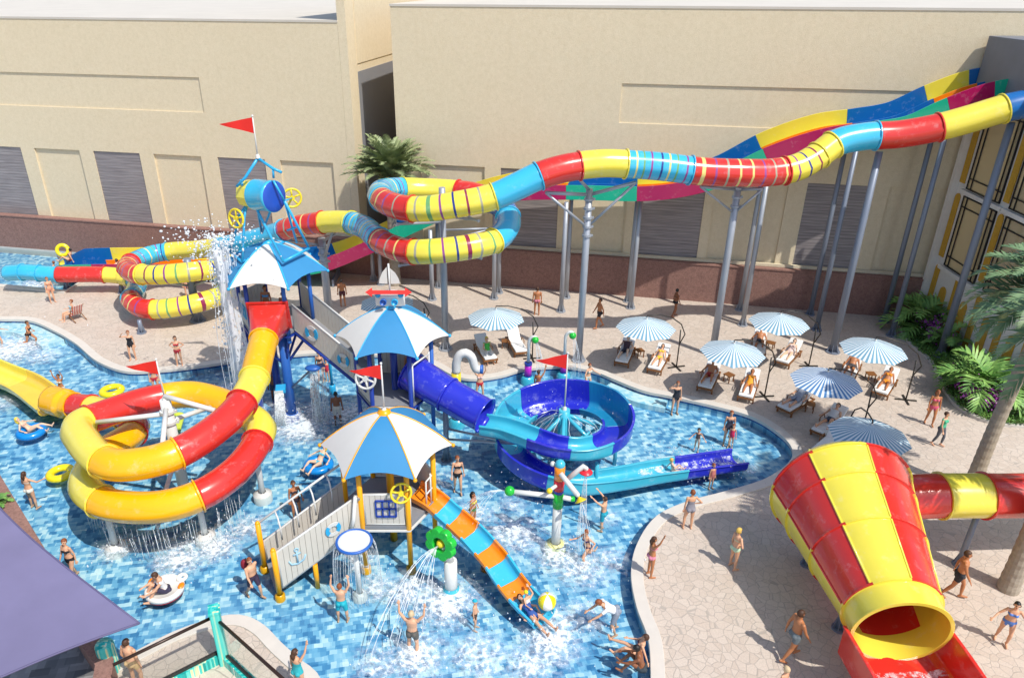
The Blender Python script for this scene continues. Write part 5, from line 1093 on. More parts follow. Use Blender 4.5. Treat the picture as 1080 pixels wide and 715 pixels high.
def make_lounger():
    r = thing('sun_lounger', 'lounger', 'sun lounger', (0, 0, 0), 'white cushioned wooden loungers'); W2 = .33
    b = MB()
    for s in (-1, 1): b.box((s * W2, 0, .27), (.05, 1.95, .09))
    for y in (-.95, .0, .95): b.box((0, y, .265), (.62, .06, .07))
    b.build('frame', M_WOOD, r, bevel=.008)
    for s in (-1, 1):
        for y in (-.8, .8): b = MB(); b.box((s * (W2 - .003), y, .112), (.06, .08, .224)); b.build('leg', M_WOOD, r)
    b = MB(); b.box((0, .32, .37), (.62, 1.28, .1)); b.build('seat_cushion', M_CUSH, r, bevel=.03)
    an = R(38); c, s = math.cos(an), math.sin(an); M = Matrix(((1, 0, 0), (0, c, -s), (0, s, c))) @ Matrix.Identity(3); M = Matrix.Rotation(-an, 3, 'X')
    b = MB(); b.box((0, -.33 - .38 * c, .38 + .38 * s), (.62, .78, .1), mx=M); b.build('back_cushion', M_CUSH, r, bevel=.03)
    b = MB(); b.box((0, -.33 - .38 * c - .06 * s, .38 + .38 * s - .06 * c - .012), (.6, .78, .03), mx=M); b.build('backrest_frame', M_WOOD, r)
    for q in (-1, 1): b = MB(); b.tube([Vector((q * .34, -.35, .32)), Vector((q * .36, -.3, .52)), Vector((q * .36, .1, .52)), Vector((q * .34, .15, .32))], .022, 6); b.build('armrest', M_WOOD, r)
    return r
lng = make_lounger()
LNG = [((505, 356), (519, 381), 'lounger under the far left parasol with a woman in a green top sitting on it'),
       ((539, 349), (551, 373), 'empty white lounger right of the woman in the green top'),
       ((664, 360), (655, 383), 'lounger with a man lying in dark shorts, right of the tall grey column'),
       ((701, 367), (689, 391), 'lounger with a woman in a yellow bikini beside the man in dark shorts'),
       ((754, 384), (742, 411), 'lounger with a man in red trunks near the pool edge'),
       ((794, 394), (786, 420), 'lounger with a woman in an orange swimsuit near the pool edge'),
       ((802, 352), (800, 372), 'lounger half hidden under the farthest back parasol'),
       ((841, 362), (823, 384), 'lounger with a pale woman lying on it, right of the farthest back parasol'),
       ((855, 411), (824, 433), 'lounger with a man in a grey shirt at the pool edge'),
       ((888, 432), (861, 458), 'lounger with a man in white nearest the big funnel'),
       ((902, 378), (893, 398), 'lounger with only a head and shoulder in view under the parasol by the planting bed'),
       ((941, 392), (927, 416), 'lounger with a woman in an orange bikini nearest the planting bed'),
       ((884, 456), (866, 476), 'empty lounger tucked behind the top of the funnel')]
LROT = []
for i, (h, f, lab) in enumerate(LNG):
    o = lng if i == 0 else copy_tree(lng); a, e = G(*h, .55), G(*f, .3); c = (a + e) / 2; dv = (e - a).to_2d(); rz = math.atan2(-dv.x, dv.y)
    o.location = (c.x, c.y, 0); o.rotation_euler.z = rz; o['label'] = lab; LROT.append((c.copy(), rz))
def make_side_table():
    r = thing('side_table', 'table', 'side table', (0, 0, 0), 'small wooden side tables'); b = MB()
    for k in range(5): b.box((-.16 + .08 * k, 0, .36), (.07, .4, .03))
    b.build('table_top', M_WOOD, r)
    for sx in (-1, 1):
        for sy in (-1, 1): b = MB(); b.box((sx * .16, sy * .15, .172), (.04, .04, .344)); b.build('leg', M_WOOD, r)
    return r
stb = make_side_table()
for i, (px, py, lab) in enumerate([(533, 366, 'small wooden table between the two far left loungers'), (674, 376, 'small wooden table between the man in dark shorts and the woman in yellow'), (768, 402, 'small wooden table between the man in red trunks and the woman in orange'),
                                   (812, 368, 'small wooden table under the farthest back parasol'), (853, 433, 'small wooden table behind the lounger of the man in the grey shirt'), (917, 401, 'small wooden table under the parasol by the planting bed')]):
    o = stb if i == 0 else copy_tree(stb); p = G(px, py); o.location = p; o.rotation_euler.z = .3 * i; o['label'] = lab
# striped deck chair
dcp = G(82, 337); DC = thing('deck_chair', 'wooden deck chair with a red and white striped sling', 'deck chair', dcp)
b = MB(); vs = []; prof = [(-.55, .42), (-.35, .3), (-.1, .26), (.1, .36), (.3, .62), (.5, .98)]; K = 12
for j, (yy, zz) in enumerate(prof): vs += [dcp + Vector((yy * .75, -yy * .65, zz)) + Vector((.65, .75, 0)) * (-.27 + .54 * k / K) for k in range(K + 1)]
b.add(vs, [(j * (K + 1) + k, j * (K + 1) + k + 1, (j + 1) * (K + 1) + k + 1, (j + 1) * (K + 1) + k) for j in range(len(prof) - 1) for k in range(K)]); b.m = [k % 2 for j in range(len(prof) - 1) for k in range(K)]
b.build('sling', [mat('sling_red', '#C8382E', rough=.8), mat('sling_white', '#E9E2D6', rough=.8)], DC, solid=.012)
for q in (-.3, .3):
    s_ = Vector((.65, .75, 0)) * q; b = MB(); b.tube([dcp + s_ + Vector((-.42, .36, .42)), dcp + s_ + Vector((.35, -.3, .03))], .025, 6); b.tube([dcp + s_ + Vector((.38, -.33, 1.0)), dcp + s_ + Vector((-.3, .26, .03))], .025, 6); b.build('side_frame', M_WOOD, DC)

# ================================================================== plants
def leafmat(name, c0, c1, tr=.25):
    m, nt, b = base_mat(name); n = noise_n(nt, N(nt, "ShaderNodeTexCoord").outputs["Object"], 1.7, 4, .7)
    inf = N(nt, "ShaderNodeObjectInfo")
    nt.links.new(ramp(nt, n.outputs[0], [(.3, rgb(c0)), (.7, rgb(c1))]), b.inputs["Base Color"]); b.inputs["Roughness"].default_value = .5
    MATS[name] = m; return m
M_PALM = leafmat('palm_green', '#66764A', '#A9B483'); M_PALM2 = leafmat('palm_dark', '#3E6040', '#86A070'); M_FERN = leafmat('shrub_green', '#3F7A34', '#9CC266'); M_HEDGE = leafmat('hedge_green', '#34602A', '#7AA548'); M_MAG = leafmat('magenta_bracts', '#9A309C', '#D870D8')
M_BARK = mat('palm_bark', '#A99D8C', rough=.9, var=.45, vscale=9, bumps=.6, bscale=14); M_BOOT = mat('palm_boots', '#6E5B3C', rough=.9, var=.4, vscale=9)
def frond(b, o, az, el, L, droop, lw, pairs, rr, mi=0, hang=.35, fold=.55):
    d0 = Vector((math.cos(az), math.sin(az), 0)); side = Vector((-d0.y, d0.x, 0)); pts = []; p = Vector(o); e = el; st = L / 14
    for i in range(15): pts.append(p.copy()); p = p + (d0 * math.cos(e) + UPZ * math.sin(e)) * st; e -= droop / 14 * (.5 + i / 9)
    b.tube(pts, [.028 * (1 - i / 16) for i in range(15)], 4, mi)
    for k in range(pairs):
        f = .14 + .86 * (k + rr.random() * .5) / pairs; i = min(13, int(f * 14)); q = pts[i].lerp(pts[i + 1], f * 14 - i); t = (pts[i + 1] - pts[i]).normalized(); up = side.cross(t).normalized()
        if up.z < 0: up = -up
        ll = lw * (math.sin(PI * min(1, f * .86 + .12)) ** .7) * rr.uniform(.85, 1.1)
        for s in (-1, 1):
            dr = (t * .75 + side * s * .8 + up * fold - UPZ * hang * rr.uniform(.3, 1.2)).normalized(); wv = t * (.03 + .035 * lw); m_ = q + dr * ll * .55; tip = q + dr * ll - UPZ * ll * hang * .35
            b.add([q - wv, q + wv, m_ + wv * .9, m_ - wv * .9, tip], [(0, 1, 2, 3), (3, 2, 4)], mi)
def palm(name, label, base, h, crownL, nf, r0, seed, m=M_PALM, lean=(0, 0), e0=78, e1=95, dr=55, lwf=.24):
    rr = random.Random(seed); t = thing(name, label, 'palm tree', base, 'tall palm trees'); b = MB(); n = int(h / .16); pts = []; rad = []
    for i in range(n + 1):
        f = i / n; pts.append(base + Vector((lean[0] * f * f, lean[1] * f * f, h * f))); rad.append(r0 * (1.15 - .3 * f + (.22 * math.exp(-f * 12))) * (1.035 if i % 2 else .975))
    b.tube(pts, rad, 16, smooth=False); b.build('trunk', M_BARK, t); top = pts[-1]
    b = MB(); b.lathe([(r0 * .8, -.5), (r0 * 1.5, -.15), (r0 * 1.7, .15), (r0 * .9, .5)], top, n=12, smooth=False)
    for k in range(26): a = k * 2.4; z = -.35 + .7 * (k / 26); d = Vector((math.cos(a), math.sin(a), 0)); b.tube([top + d * r0 * .9 + UPZ * z, top + d * r0 * 2.2 + UPZ * (z + .4)], [.06, .02], 4)
    b.build('crown_base', M_BOOT, t)
    b = MB()
    for k in range(nf):
        f = k / nf; el = R(e0 - e1 * f ** .9 + rr.uniform(-8, 8)); frond(b, top + UPZ * .25, k * 2.39996 + rr.uniform(-.2, .2), el, crownL * rr.uniform(.85, 1.08), R(dr + 35 * rr.random()), crownL * lwf, 24, rr)
    b.build('crown', m, t, fix=False); return t
palm('palm_tree', 'palm tree with a dense bushy crown standing by the gap behind the coiled tube', G(417, 300), 6.3, 2.75, 95, .28, 3, M_PALM, (0, 0), 86, 64, 30, .2)
palm('palm_tree', 'palm tree by the planting bed, its dark crown cut off by the right edge', Yp(1024, 515, 21.9).xy.to_3d(), 7.4, 2.7, 54, .22, 8, M_PALM2, (.5, 0))
palm('palm_tree', 'palm trunk at the lower right edge, its crown out of the picture', Vector((16.3, 17.15, 0)), 8.6, 3.2, 40, .23, 9, M_PALM2)
# planting bed
bed_px = [(938, 334), (945, 340), (950, 350), (960, 365), (978, 380), (988, 398), (997, 416), (1010, 431), (1034, 444), (1060, 450), (1085, 452), (1120, 455)]
bed = smooth_outline([G(*p) for p in bed_px]); bedpoly = bed + [Vector((23.7, 22, 0)), Vector((23.95, 30, 0)), Vector((24.0, 37, 0))]
bedpoly[-3].x = max(bedpoly[-3].x, bed[-1].x + .1)
M_SOIL = mat('soil', '#4A3A2A', rough=.95, var=.4, vscale=8)
b = MB(); b.add([Vector((p.x, p.y, .05)) for p in bedpoly], [tuple(t) for t in tessellate_polygon([bedpoly])]); struct(b.build('soil', M_SOIL)); strip('bed_kerb', bed, -.02, .18, -.02, .13, M_CONC)
def inside(p, poly):
    c = False; n = len(poly)
    for i in range(n):
        a, e = poly[i], poly[i - 1]
        if (a.y > p.y) != (e.y > p.y) and p.x < (e.x - a.x) * (p.y - a.y) / (e.y - a.y) + a.x: c = not c
    return c
rr = random.Random(11); b = MB(); cnt = 0
ys = [p.y for p in bedpoly]; xs = [p.x for p in bedpoly]
while cnt < 9000:
    p = Vector((rr.uniform(min(xs), max(xs)), rr.uniform(min(ys), max(ys)), 0))
    if not inside(p, bedpoly): continue
    hgt = .22 + .16 * noise.noise(p * .9); z = .05 + hgt * rr.random() ** .6; q = Vector((p.x, p.y, z)); d = Vector((rr.gauss(0, 1), rr.gauss(0, 1), rr.uniform(.1, 1.2))).normalized(); s = rr.uniform(.05, .11); e = d.cross(Vector((rr.gauss(0, 1), rr.gauss(0, 1), rr.gauss(0, 1)))).normalized()
    b.add([q, q + d * s + e * s * .35, q + d * s * 2, q + d * s - e * s * .35], [(0, 1, 2, 3)]); cnt += 1
tag(b.build('ground_cover', M_HEDGE, fix=False), 'low leafy green ground cover filling the planting bed by the hotel front', 'ground cover', kind='stuff')
def shrub(label, base, L, nf, seed, pal=M_FERN):
    r_ = random.Random(seed); t = thing('palm_shrub', label, 'shrub', base, 'feathery palm shrubs'); b = MB()
    for k in range(nf): f = k / nf; frond(b, base + Vector((r_.uniform(-.15, .15), r_.uniform(-.15, .15), .25 + .5 * r_.random())), k * 2.4 + r_.uniform(-.3, .3), R(84 - 58 * f), L * r_.uniform(.8, 1.15), R(80 + 40 * r_.random()), L * .42, 15, r_, hang=.4)
    b.build('fronds', pal, t, fix=False); b = MB()
    for k in range(5): a = k * 1.25; b.tube([base + Vector((.15 * math.cos(a), .15 * math.sin(a), 0)), base + Vector((.22 * math.cos(a), .22 * math.sin(a), .8))], [.06, .045], 6)
    b.build('stems', M_BOOT, t)
shrub('feathery palm shrub at the far end of the planting bed, by the brown wall', G(972, 350), 2.3, 22, 21); shrub('lighter green fan of palm fronds in the planting bed, beside the right hand palm trunk', G(1030, 422), 2.3, 24, 22)
shrub('small palm shrub between the two larger ones, behind a slide column', G(995, 372), 1.3, 12, 23)
def bougain(label, pts, seed):
    r_ = random.Random(seed); t = thing('bougainvillea', label, 'shrub', pts[0], 'magenta flowering shrubs'); b = MB(); g_ = MB()
    for c in pts:
        for k in range(330):
            q = c + Vector((r_.gauss(0, .3), r_.gauss(0, .3), abs(r_.gauss(.7, .28)))); d = Vector((r_.gauss(0, 1), r_.gauss(0, 1), r_.gauss(.4, 1))).normalized(); s = r_.uniform(.04, .09); e = d.cross(Vector((r_.gauss(0, 1), r_.gauss(0, 1), 1))).normalized()
            (b if r_.random() < .75 else g_).add([q, q + d * s + e * s * .6, q + d * s * 1.7, q + d * s - e * s * .6], [(0, 1, 2, 3)])
    b.build('blossom', M_MAG, t, fix=False); g_.build('leaves', M_HEDGE, t, fix=False)
bougain('magenta bougainvillea at the foot of the far palm shrub', [G(978, 353), G(986, 361), G(992, 368)], 31); bougain('magenta bougainvillea at the foot of the near palm shrub', [G(1022, 428), G(1036, 434), G(1044, 434), G(1014, 412)], 32)

# ================================================================== near left corner: sail, wall, glass balustrade
M_SAIL = mat('lilac_canvas', '#767192', rough=.8, var=.22, vscale=.6, bumps=.2, bscale=60)
tipc = G(147, 657, 2.6); A_ = G(-80, 440, 4.2); B_ = G(-60, 742, 3.2)
SL = thing('shade_sail', 'lilac fabric shade sail reaching in from the left edge', 'shade sail', tipc); b = MB(); n = 16; vs = []; ix = {}
for i in range(n + 1):
    for j in range(n + 1 - i):
        u, v = i / n, j / n; w_ = 1 - u - v; p = tipc * w_ + A_ * u + B_ * v; cen = (tipc + A_ + B_) / 3
        pull = .38 * (4 * w_ * u * (1 - v) + 4 * u * v * (1 - w_) + 4 * w_ * v * (1 - u) * .6) / 2.2
        edge = 4 * (w_ * u + w_ * v + u * v) / 1.4
        p = p.lerp(cen, .26 * max(4 * w_ * u if v < .2 else 0, 0) * (1 - v * 5) if v < .2 else 0); p = p.lerp(cen, (.05 * 4 * w_ * v * (1 - u * 5)) if u < .2 else 0); p.z -= .12 * edge
        ix[(i, j)] = len(vs); vs.append(p)
fs = []
for i in range(n):
    for j in range(n - i):
        fs.append((ix[(i, j)], ix[(i + 1, j)], ix[(i, j + 1)]))
        if j < n - i - 1: fs.append((ix[(i + 1, j)], ix[(i + 1, j + 1)], ix[(i, j + 1)]))
b.add(vs, fs, 0, True); b.build('canvas', M_SAIL, SL, solid=.012)
M_HEM = mat('lilac_hem', '#5F5A7C', rough=.7)
b = MB(); b.tube([vs[ix[(0, j)]] for j in range(n + 1)], .028, 6); b.tube([vs[ix[(i, 0)]] for i in range(n + 1)], .028, 6); b.build('hem', M_HEM, SL)
for q, t_ in ((A_, (-23.5, 24.5, 0)), (B_, (-13.6, 12.0, 0))): b = MB(); b.tube([Vector(t_), Vector((t_[0], t_[1], q.z + .3))], .07, 10); b.tube([Vector((t_[0], t_[1], q.z + .1)), q], .012, 5); b.build('sail_mast', M_STEELB, SL)
# dark slate terrace beyond the planter wall
ter = [G(98, 692), G(-6, 512), Vector((-24.5, 29.2, 0)), Vector((-36, 34, 0)), Vector((-50, 34, 0)), Vector((-50, 5, 0)), Vector((-9, 5, 0)), G(118, 716)]
b = MB(); b.add([Vector((p.x, p.y, .006)) for p in ter], [tuple(t) for t in tessellate_polygon([ter])]); struct(b.build('terrace', M_SLATE))
PW = thing('planter_wall', 'low reddish brown wall edging the pool in front of the slate terrace', 'wall', G(98, 692)); ln = [Vector((-9.2, 11.5, 0)), G(116, 716), G(98, 690), G(-6, 512), Vector((-24.5, 29.2, 0))]
def wall_run(nm, line, w0, w1, z0, z1, m, parent):
    o = strip(nm, line, w0, w1, z0, z1, m); del o['kind']; o0 = org_of(parent); o.parent = parent; o.data.transform(Matrix.Translation(-o0)); ORG[o.name] = o0
wall_run('wall', ln, -.2, .2, -.5, .62, M_BROWN, PW); wall_run('tile_coping', ln, -.23, .23, .623, .68, M_BROWN, PW)
pl = G(2, 548); t = thing('potted_plant', 'broad green leaves poking out beside the upper edge of the shade sail', 'plant', pl); b = MB(); r_ = random.Random(4)
for k in range(16): frond(b, pl + UPZ * .6, k * 2.4, R(70 - 4 * k), .6, R(70), .2, 10, r_)
b.build('leaves', M_FERN, t, fix=False); b = MB(); b.tube([pl, pl + UPZ * .7], .05, 6); b.build('stem', M_BOOT, t)
# glass balustrade with mosaic pillar
GB = thing('glass_balustrade', 'glass balustrade with brown handrails round a tall turquoise mosaic pillar', 'balustrade', G(240, 690))
p0 = G(238, 700); b = MB(); b.box(p0 + Vector((0, 0, 1.0)), (.26, .34, 2.0), rz=.35); b.build('pillar', M_TURQ, GB, bevel=.015); b = MB(); b.box(p0 + Vector((0, 0, 2.03)), (.3, .38, .06), rz=.35); b.build('pillar_cap', M_TURQ, GB)
M_RAIL = mat('bronze_rail', '#3B2A22', rough=.35, metal=.3)
eL = G(98, 722); pz = 1.72
def run_glass(a, e, zt, zk):
    d = (e - a); rz = math.atan2(d.y, d.x); c = (a + e) / 2; L = d.length
    b = MB(); b.box(c + UPZ * zk / 2, (L, .22, zk), rz=rz); b.build('mosaic_kerb', M_TURQ, GB); b = MB(); b.box(c + UPZ * (zk + .04), (L, .08, .08), rz=rz); b.build('glass_shoe', M_DARK, GB)
    b = MB(); b.box(c + UPZ * (zk + .08 + (zt - zk - .1) / 2), (L, .02, zt - zk - .1), rz=rz); b.build('glass_pane', M_GLASS, GB); b = MB(); b.tube([a + UPZ * zt, e + UPZ * zt], .045, 10); b.build('handrail', M_RAIL, GB)
# rails end where the photograph shows them
rl = G(119, 701, pz); rl.z = 0; run_glass(p0 + Vector((-.15, 0, 0)), p0.lerp(rl, 1.0) if False else rl, pz, .42)
rr_ = G(299, 716, pz); rr_.z = 0; dd = (rr_ - p0).normalized(); run_glass(p0 + dd * .18, rr_ + dd * 1.5, pz, .42)
flo = [p0, rl, rl + Vector((1.5, -4, 0)), rr_ + dd * 1.5]; b = MB(); b.add([Vector((q.x, q.y, .12)) for q in flo], [tuple(t) for t in tessellate_polygon([flo])]); struct(b.build('terrace_floor', paving('pale_paving', 1.2, .02, '#CFC3B2', '#E0D6C6', '#D6CBBA')))
mb_ = G(118, 706); MS = thing('mosaic_bollard', 'rounded turquoise mosaic bollard at the end of the brown planter wall', 'bollard', mb_); b = MB(); b.lathe([(.24, 0), (.24, .95), (.2, 1.02), (.01, 1.06)], mb_, n=20); b.build('bollard', M_TURQ, MS)

# ================================================================== floats
def ring(label, c, Rm, r, m, tilt=(0, 0, 1), group=None, grab=None):
    t = thing('swim_ring', label, 'swim ring', c, group); b = MB(); b.torus(c, Rm, r, tilt, 36, 14, flat=.85); b.build('ring', m, t)
    b = MB(); b.lathe([(.02, 0), (.02, .04), (.001, .045)], c + Vector((Rm, 0, r * .8)), n=8); b.build('valve', M_WHT, t); return t
M_RINGY = mat('vinyl_yellow', '#F0DC1E', rough=.25, coat=.2); M_RINGB = mat('vinyl_blue', '#1187D6', rough=.25, coat=.2); M_RINGN = mat('vinyl_navy', '#2038A0', rough=.25, coat=.2); M_FLOATW = mat('vinyl_white', '#ECE8E0', rough=.3, coat=.2)
ring('yellow swim ring drifting above the red and amber spiral', G(118, 412, ZW + .1), .40, .16, M_RINGY, group='empty yellow swim rings'); ring('yellow swim ring at the left side of the red and amber spiral', G(64, 499, ZW + .1), .37, .16, M_RINGY, group='empty yellow swim rings')
ring('blue swim ring carrying a blonde woman at the left of the pool', G(33, 455, ZW + .1), .42, .17, M_RINGB); ring('blue and navy swim ring carrying a woman in a light bikini behind the ramp', G(336, 490, ZW + .1), .42, .17, M_RINGB)
wf = G(174, 622, ZW + .06); t = thing('white_float', 'round white float with a red underside carrying a man, in the pool near the sail', 'float', wf); b = MB(); b.lathe([(.01, .06), (.4, .06), (.45, .12), (.54, .14), (.59, .08), (.59, .0), (.48, -.06)], wf, n=36); b.build('float', M_FLOATW, t); b = MB(); b.torus(wf + Vector((0, 0, -.03)), .53, .05, n=36); b.build('red_edge', mat('vinyl_red', '#B5202A', rough=.3), t)
b = MB(); b.torus(wf + Vector((.4, .42, .12)), .12, .06, n=20); b.build('head_rest', M_FLOATW, t)
for s_ in (-1, 1): b = MB(); b.ball(wf + Vector((s_ * .5, .16 - .1 * s_, .12)), (.1, .16, .06), 10); b.build('orange_fin', M_ORA, t)
bl = G(577, 634, .5); t = thing('beach_ball', 'yellow and white beach ball at the foot of the orange slide', 'ball', bl); b = MB(); b.ball(bl, .27, 24); b.m = [1 if (int((math.atan2((b.v[f[0]] + b.v[f[1]] + b.v[f[2]]).y / 3 - bl.y, (b.v[f[0]] + b.v[f[1]] + b.v[f[2]]).x / 3 - bl.x) + PI) / (PI / 3)) % 2) else 0 for f in b.f]; b.build('ball', [M_RINGY, M_FLOATW], t)
lil = G(187, 446, ZW + .05); t = thing('pool_float', 'small lime float inside the loop of the red and amber spiral', 'float', lil); b = MB(); b.box(lil, (.45, 1.0, .12), rz=.2); b.ball(lil + Vector((-.1, .5, .12)), (.24, .14, .09), 10); b.build('float', mat('vinyl_lime', '#C9D84A', rough=.3), t, bevel=.05)

# ================================================================== people
def V3(t): return Vector(t)
def nrm(t): return Vector(t).normalized()
ST_TH, ST_SH = (.05, .02, -1), (.02, -.04, -1)
POSES = {
 'stand': dict(),
 'relax': dict(thR=(.10, .14, -1), shR=(.03, -.1, -1), uaL=(.28, -.1, -1), faL=(.1, .35, -1)),
 'hip': dict(uaR=(.75, -.25, -.75), faR=(-.75, .35, -.35), thL=(.13, .1, -1)),
 'hips': dict(uaR=(.75, -.25, -.75), faR=(-.75, .35, -.35), uaL=(.75, -.25, -.75), faL=(-.75, .35, -.35)),
 'brow': dict(uaR=(.8, .35, .12), faR=(-.6, .25, .75), thR=(.1, .12, -1), face=(.15, 1, -.1)),
 'walk': dict(thL=(.03, .42, -1), shL=(.02, .05, -1), thR=(.03, -.25, -1), shR=(.02, -.55, -1), uaL=(.18, -.4, -1), faL=(.05, -.1, -1), uaR=(.18, .35, -1), faR=(0, .6, -1)),
 'walk2': dict(thL=(.03, .3, -1), shL=(.02, -.1, -1), thR=(.03, -.12, -1), shR=(.02, -.35, -1), uaL=(.2, -.2, -1), faL=(.1, .1, -1), uaR=(.2, .2, -1), faR=(.05, .5, -1), face=(-.3, 1, -.2)),
 'run': dict(torso=(0, .18, 1), thL=(.05, .75, -.75), shL=(.02, -.35, -1), thR=(.05, -.3, -1), shR=(.05, -.95, -.35), uaL=(.35, -.5, -.6), faL=(.1, .6, -.5), uaR=(.4, .4, -.6), faR=(.1, .9, .2)),
 'armsup': dict(uaL=(.45, .15, .9), faL=(-.12, .2, 1), uaR=(.45, .15, .9), faR=(-.12, .2, 1), thL=(.14, .02, -1), thR=(.14, .02, -1), face=(0, 1, .35)),
 'armsup2': dict(uaL=(.6, .1, .75), faL=(.05, .2, 1), uaR=(.6, .1, .75), faR=(.05, .2, 1), thL=(.08, .12, -1), thR=(.12, -.1, -1), shR=(.02, -.3, -1)),
 'onearm': dict(uaR=(.35, .4, .9), faR=(.05, .35, 1), face=(.1, 1, .3)),
 'reach': dict(uaR=(.2, .75, .7), faR=(.0, .8, .7), uaL=(.2, .7, .4), faL=(0, .8, .6), face=(0, 1, .4), thR=(.06, .15, -1)),
 'wave': dict(uaR=(.8, .25, -.35), faR=(.75, .4, .35), thL=(.12, .12, -1), uaL=(.35, .1, -1), faL=(-.1, .5, -.5)),
 'wade': dict(torso=(0, .12, 1), uaL=(.6, .2, -.7), faL=(.4, .6, -.3), uaR=(.6, .2, -.7), faR=(.4, .6, -.3), thL=(.08, .3, -1), shL=(0, -.2, -1), thR=(.06, -.15, -1), shR=(.03, -.3, -1)),
 'fold': dict(uaL=(.25, .1, -1), faL=(-.75, .6, .1), uaR=(.25, .1, -1), faR=(-.75, .6, .05)),
 'bend': dict(torso=(0, .8, .62), thL=(.14, .35, -1), shL=(.05, -.35, -1), thR=(.14, -.05, -1), shR=(.03, -.3, -1), uaL=(.05, .75, -.65), faL=(-.1, .85, -.55), uaR=(.05, .75, -.65), faR=(-.1, .85, -.5), headd=(0, .75, .6), face=(0, 1, -.4)),
 'recline': dict(h=.53, torso=(0, -.78, .62), thL=(.12, 1, .06), shL=(.04, 1, -.1), thR=(.12, 1, .06), shR=(.04, 1, -.1), uaL=(.35, .6, -.7), faL=(.15, .95, -.1), uaR=(.35, .6, -.7), faR=(.1, .95, -.1), headd=(0, -.6, .8), face=(0, .8, .6)),
 'knee': dict(h=.53, torso=(0, -.72, .7), thL=(.15, .85, .6), shL=(.03, .55, -.85), thR=(.16, 1, .1), shR=(.1, .98, -.15), uaL=(.4, .6, -.6), faL=(-.2, .9, .2), uaR=(.5, .1, -.8), faR=(.3, .7, -.2), headd=(0, -.5, .85), face=(.2, .85, .2)),
 'chair': dict(h=.55, torso=(0, -.25, 1), thL=(.14, 1, 0), shL=(.04, .2, -1), thR=(.14, 1, .02), shR=(.04, .3, -1), uaL=(.25, .25, -1), faL=(-.1, .95, .05), uaR=(.25, .3, -1), faR=(-.2, .95, .15)),
 'float': dict(h=.2, torso=(0, -.62, .72), thL=(.2, .95, .3), shL=(.08, .9, -.35), thR=(.16, .9, .5), shR=(.05, .8, -.6), uaL=(.75, .1, -.5), faL=(.3, .8, -.15), uaR=(.75, .1, -.5), faR=(.3, .8, -.15), headd=(0, -.4, .9), face=(0, .9, .3)),
 'floor': dict(h=.13, torso=(0, -.3, 1), thL=(.22, .85, .6), shL=(.05, .75, -.7), thR=(.2, 1, .1), shR=(.06, 1, -.08), uaL=(.3, -.45, -.85), faL=(.1, -.35, -.9), uaR=(.2, .6, -.55), faR=(-.15, .9, .0)),
 'hug': dict(h=.14, torso=(0, .25, 1), thL=(.14, .8, .65), shL=(.04, .5, -.85), thR=(.14, .8, .6), shR=(.04, .55, -.85), uaL=(.12, .7, -.55), faL=(-.1, .9, -.2), uaR=(.12, .7, -.55), faR=(-.1, .9, -.2), headd=(0, .45, .85), face=(0, .9, -.5)),
 'slide': dict(h=.14, torso=(0, -.93, .3), thL=(.1, 1, .1), shL=(.05, 1, -.08), thR=(.16, 1, .04), shR=(.06, 1, -.06), uaL=(.8, -.2, .4), faL=(.1, -.9, .3), uaR=(.5, .5, -.2), faR=(.1, .9, .1), headd=(0, -.85, .5), face=(0, .5, .85)),
}
def arm_def(s): return (.16, -.02, -1), (.05, .14, -1)
FIG = {}
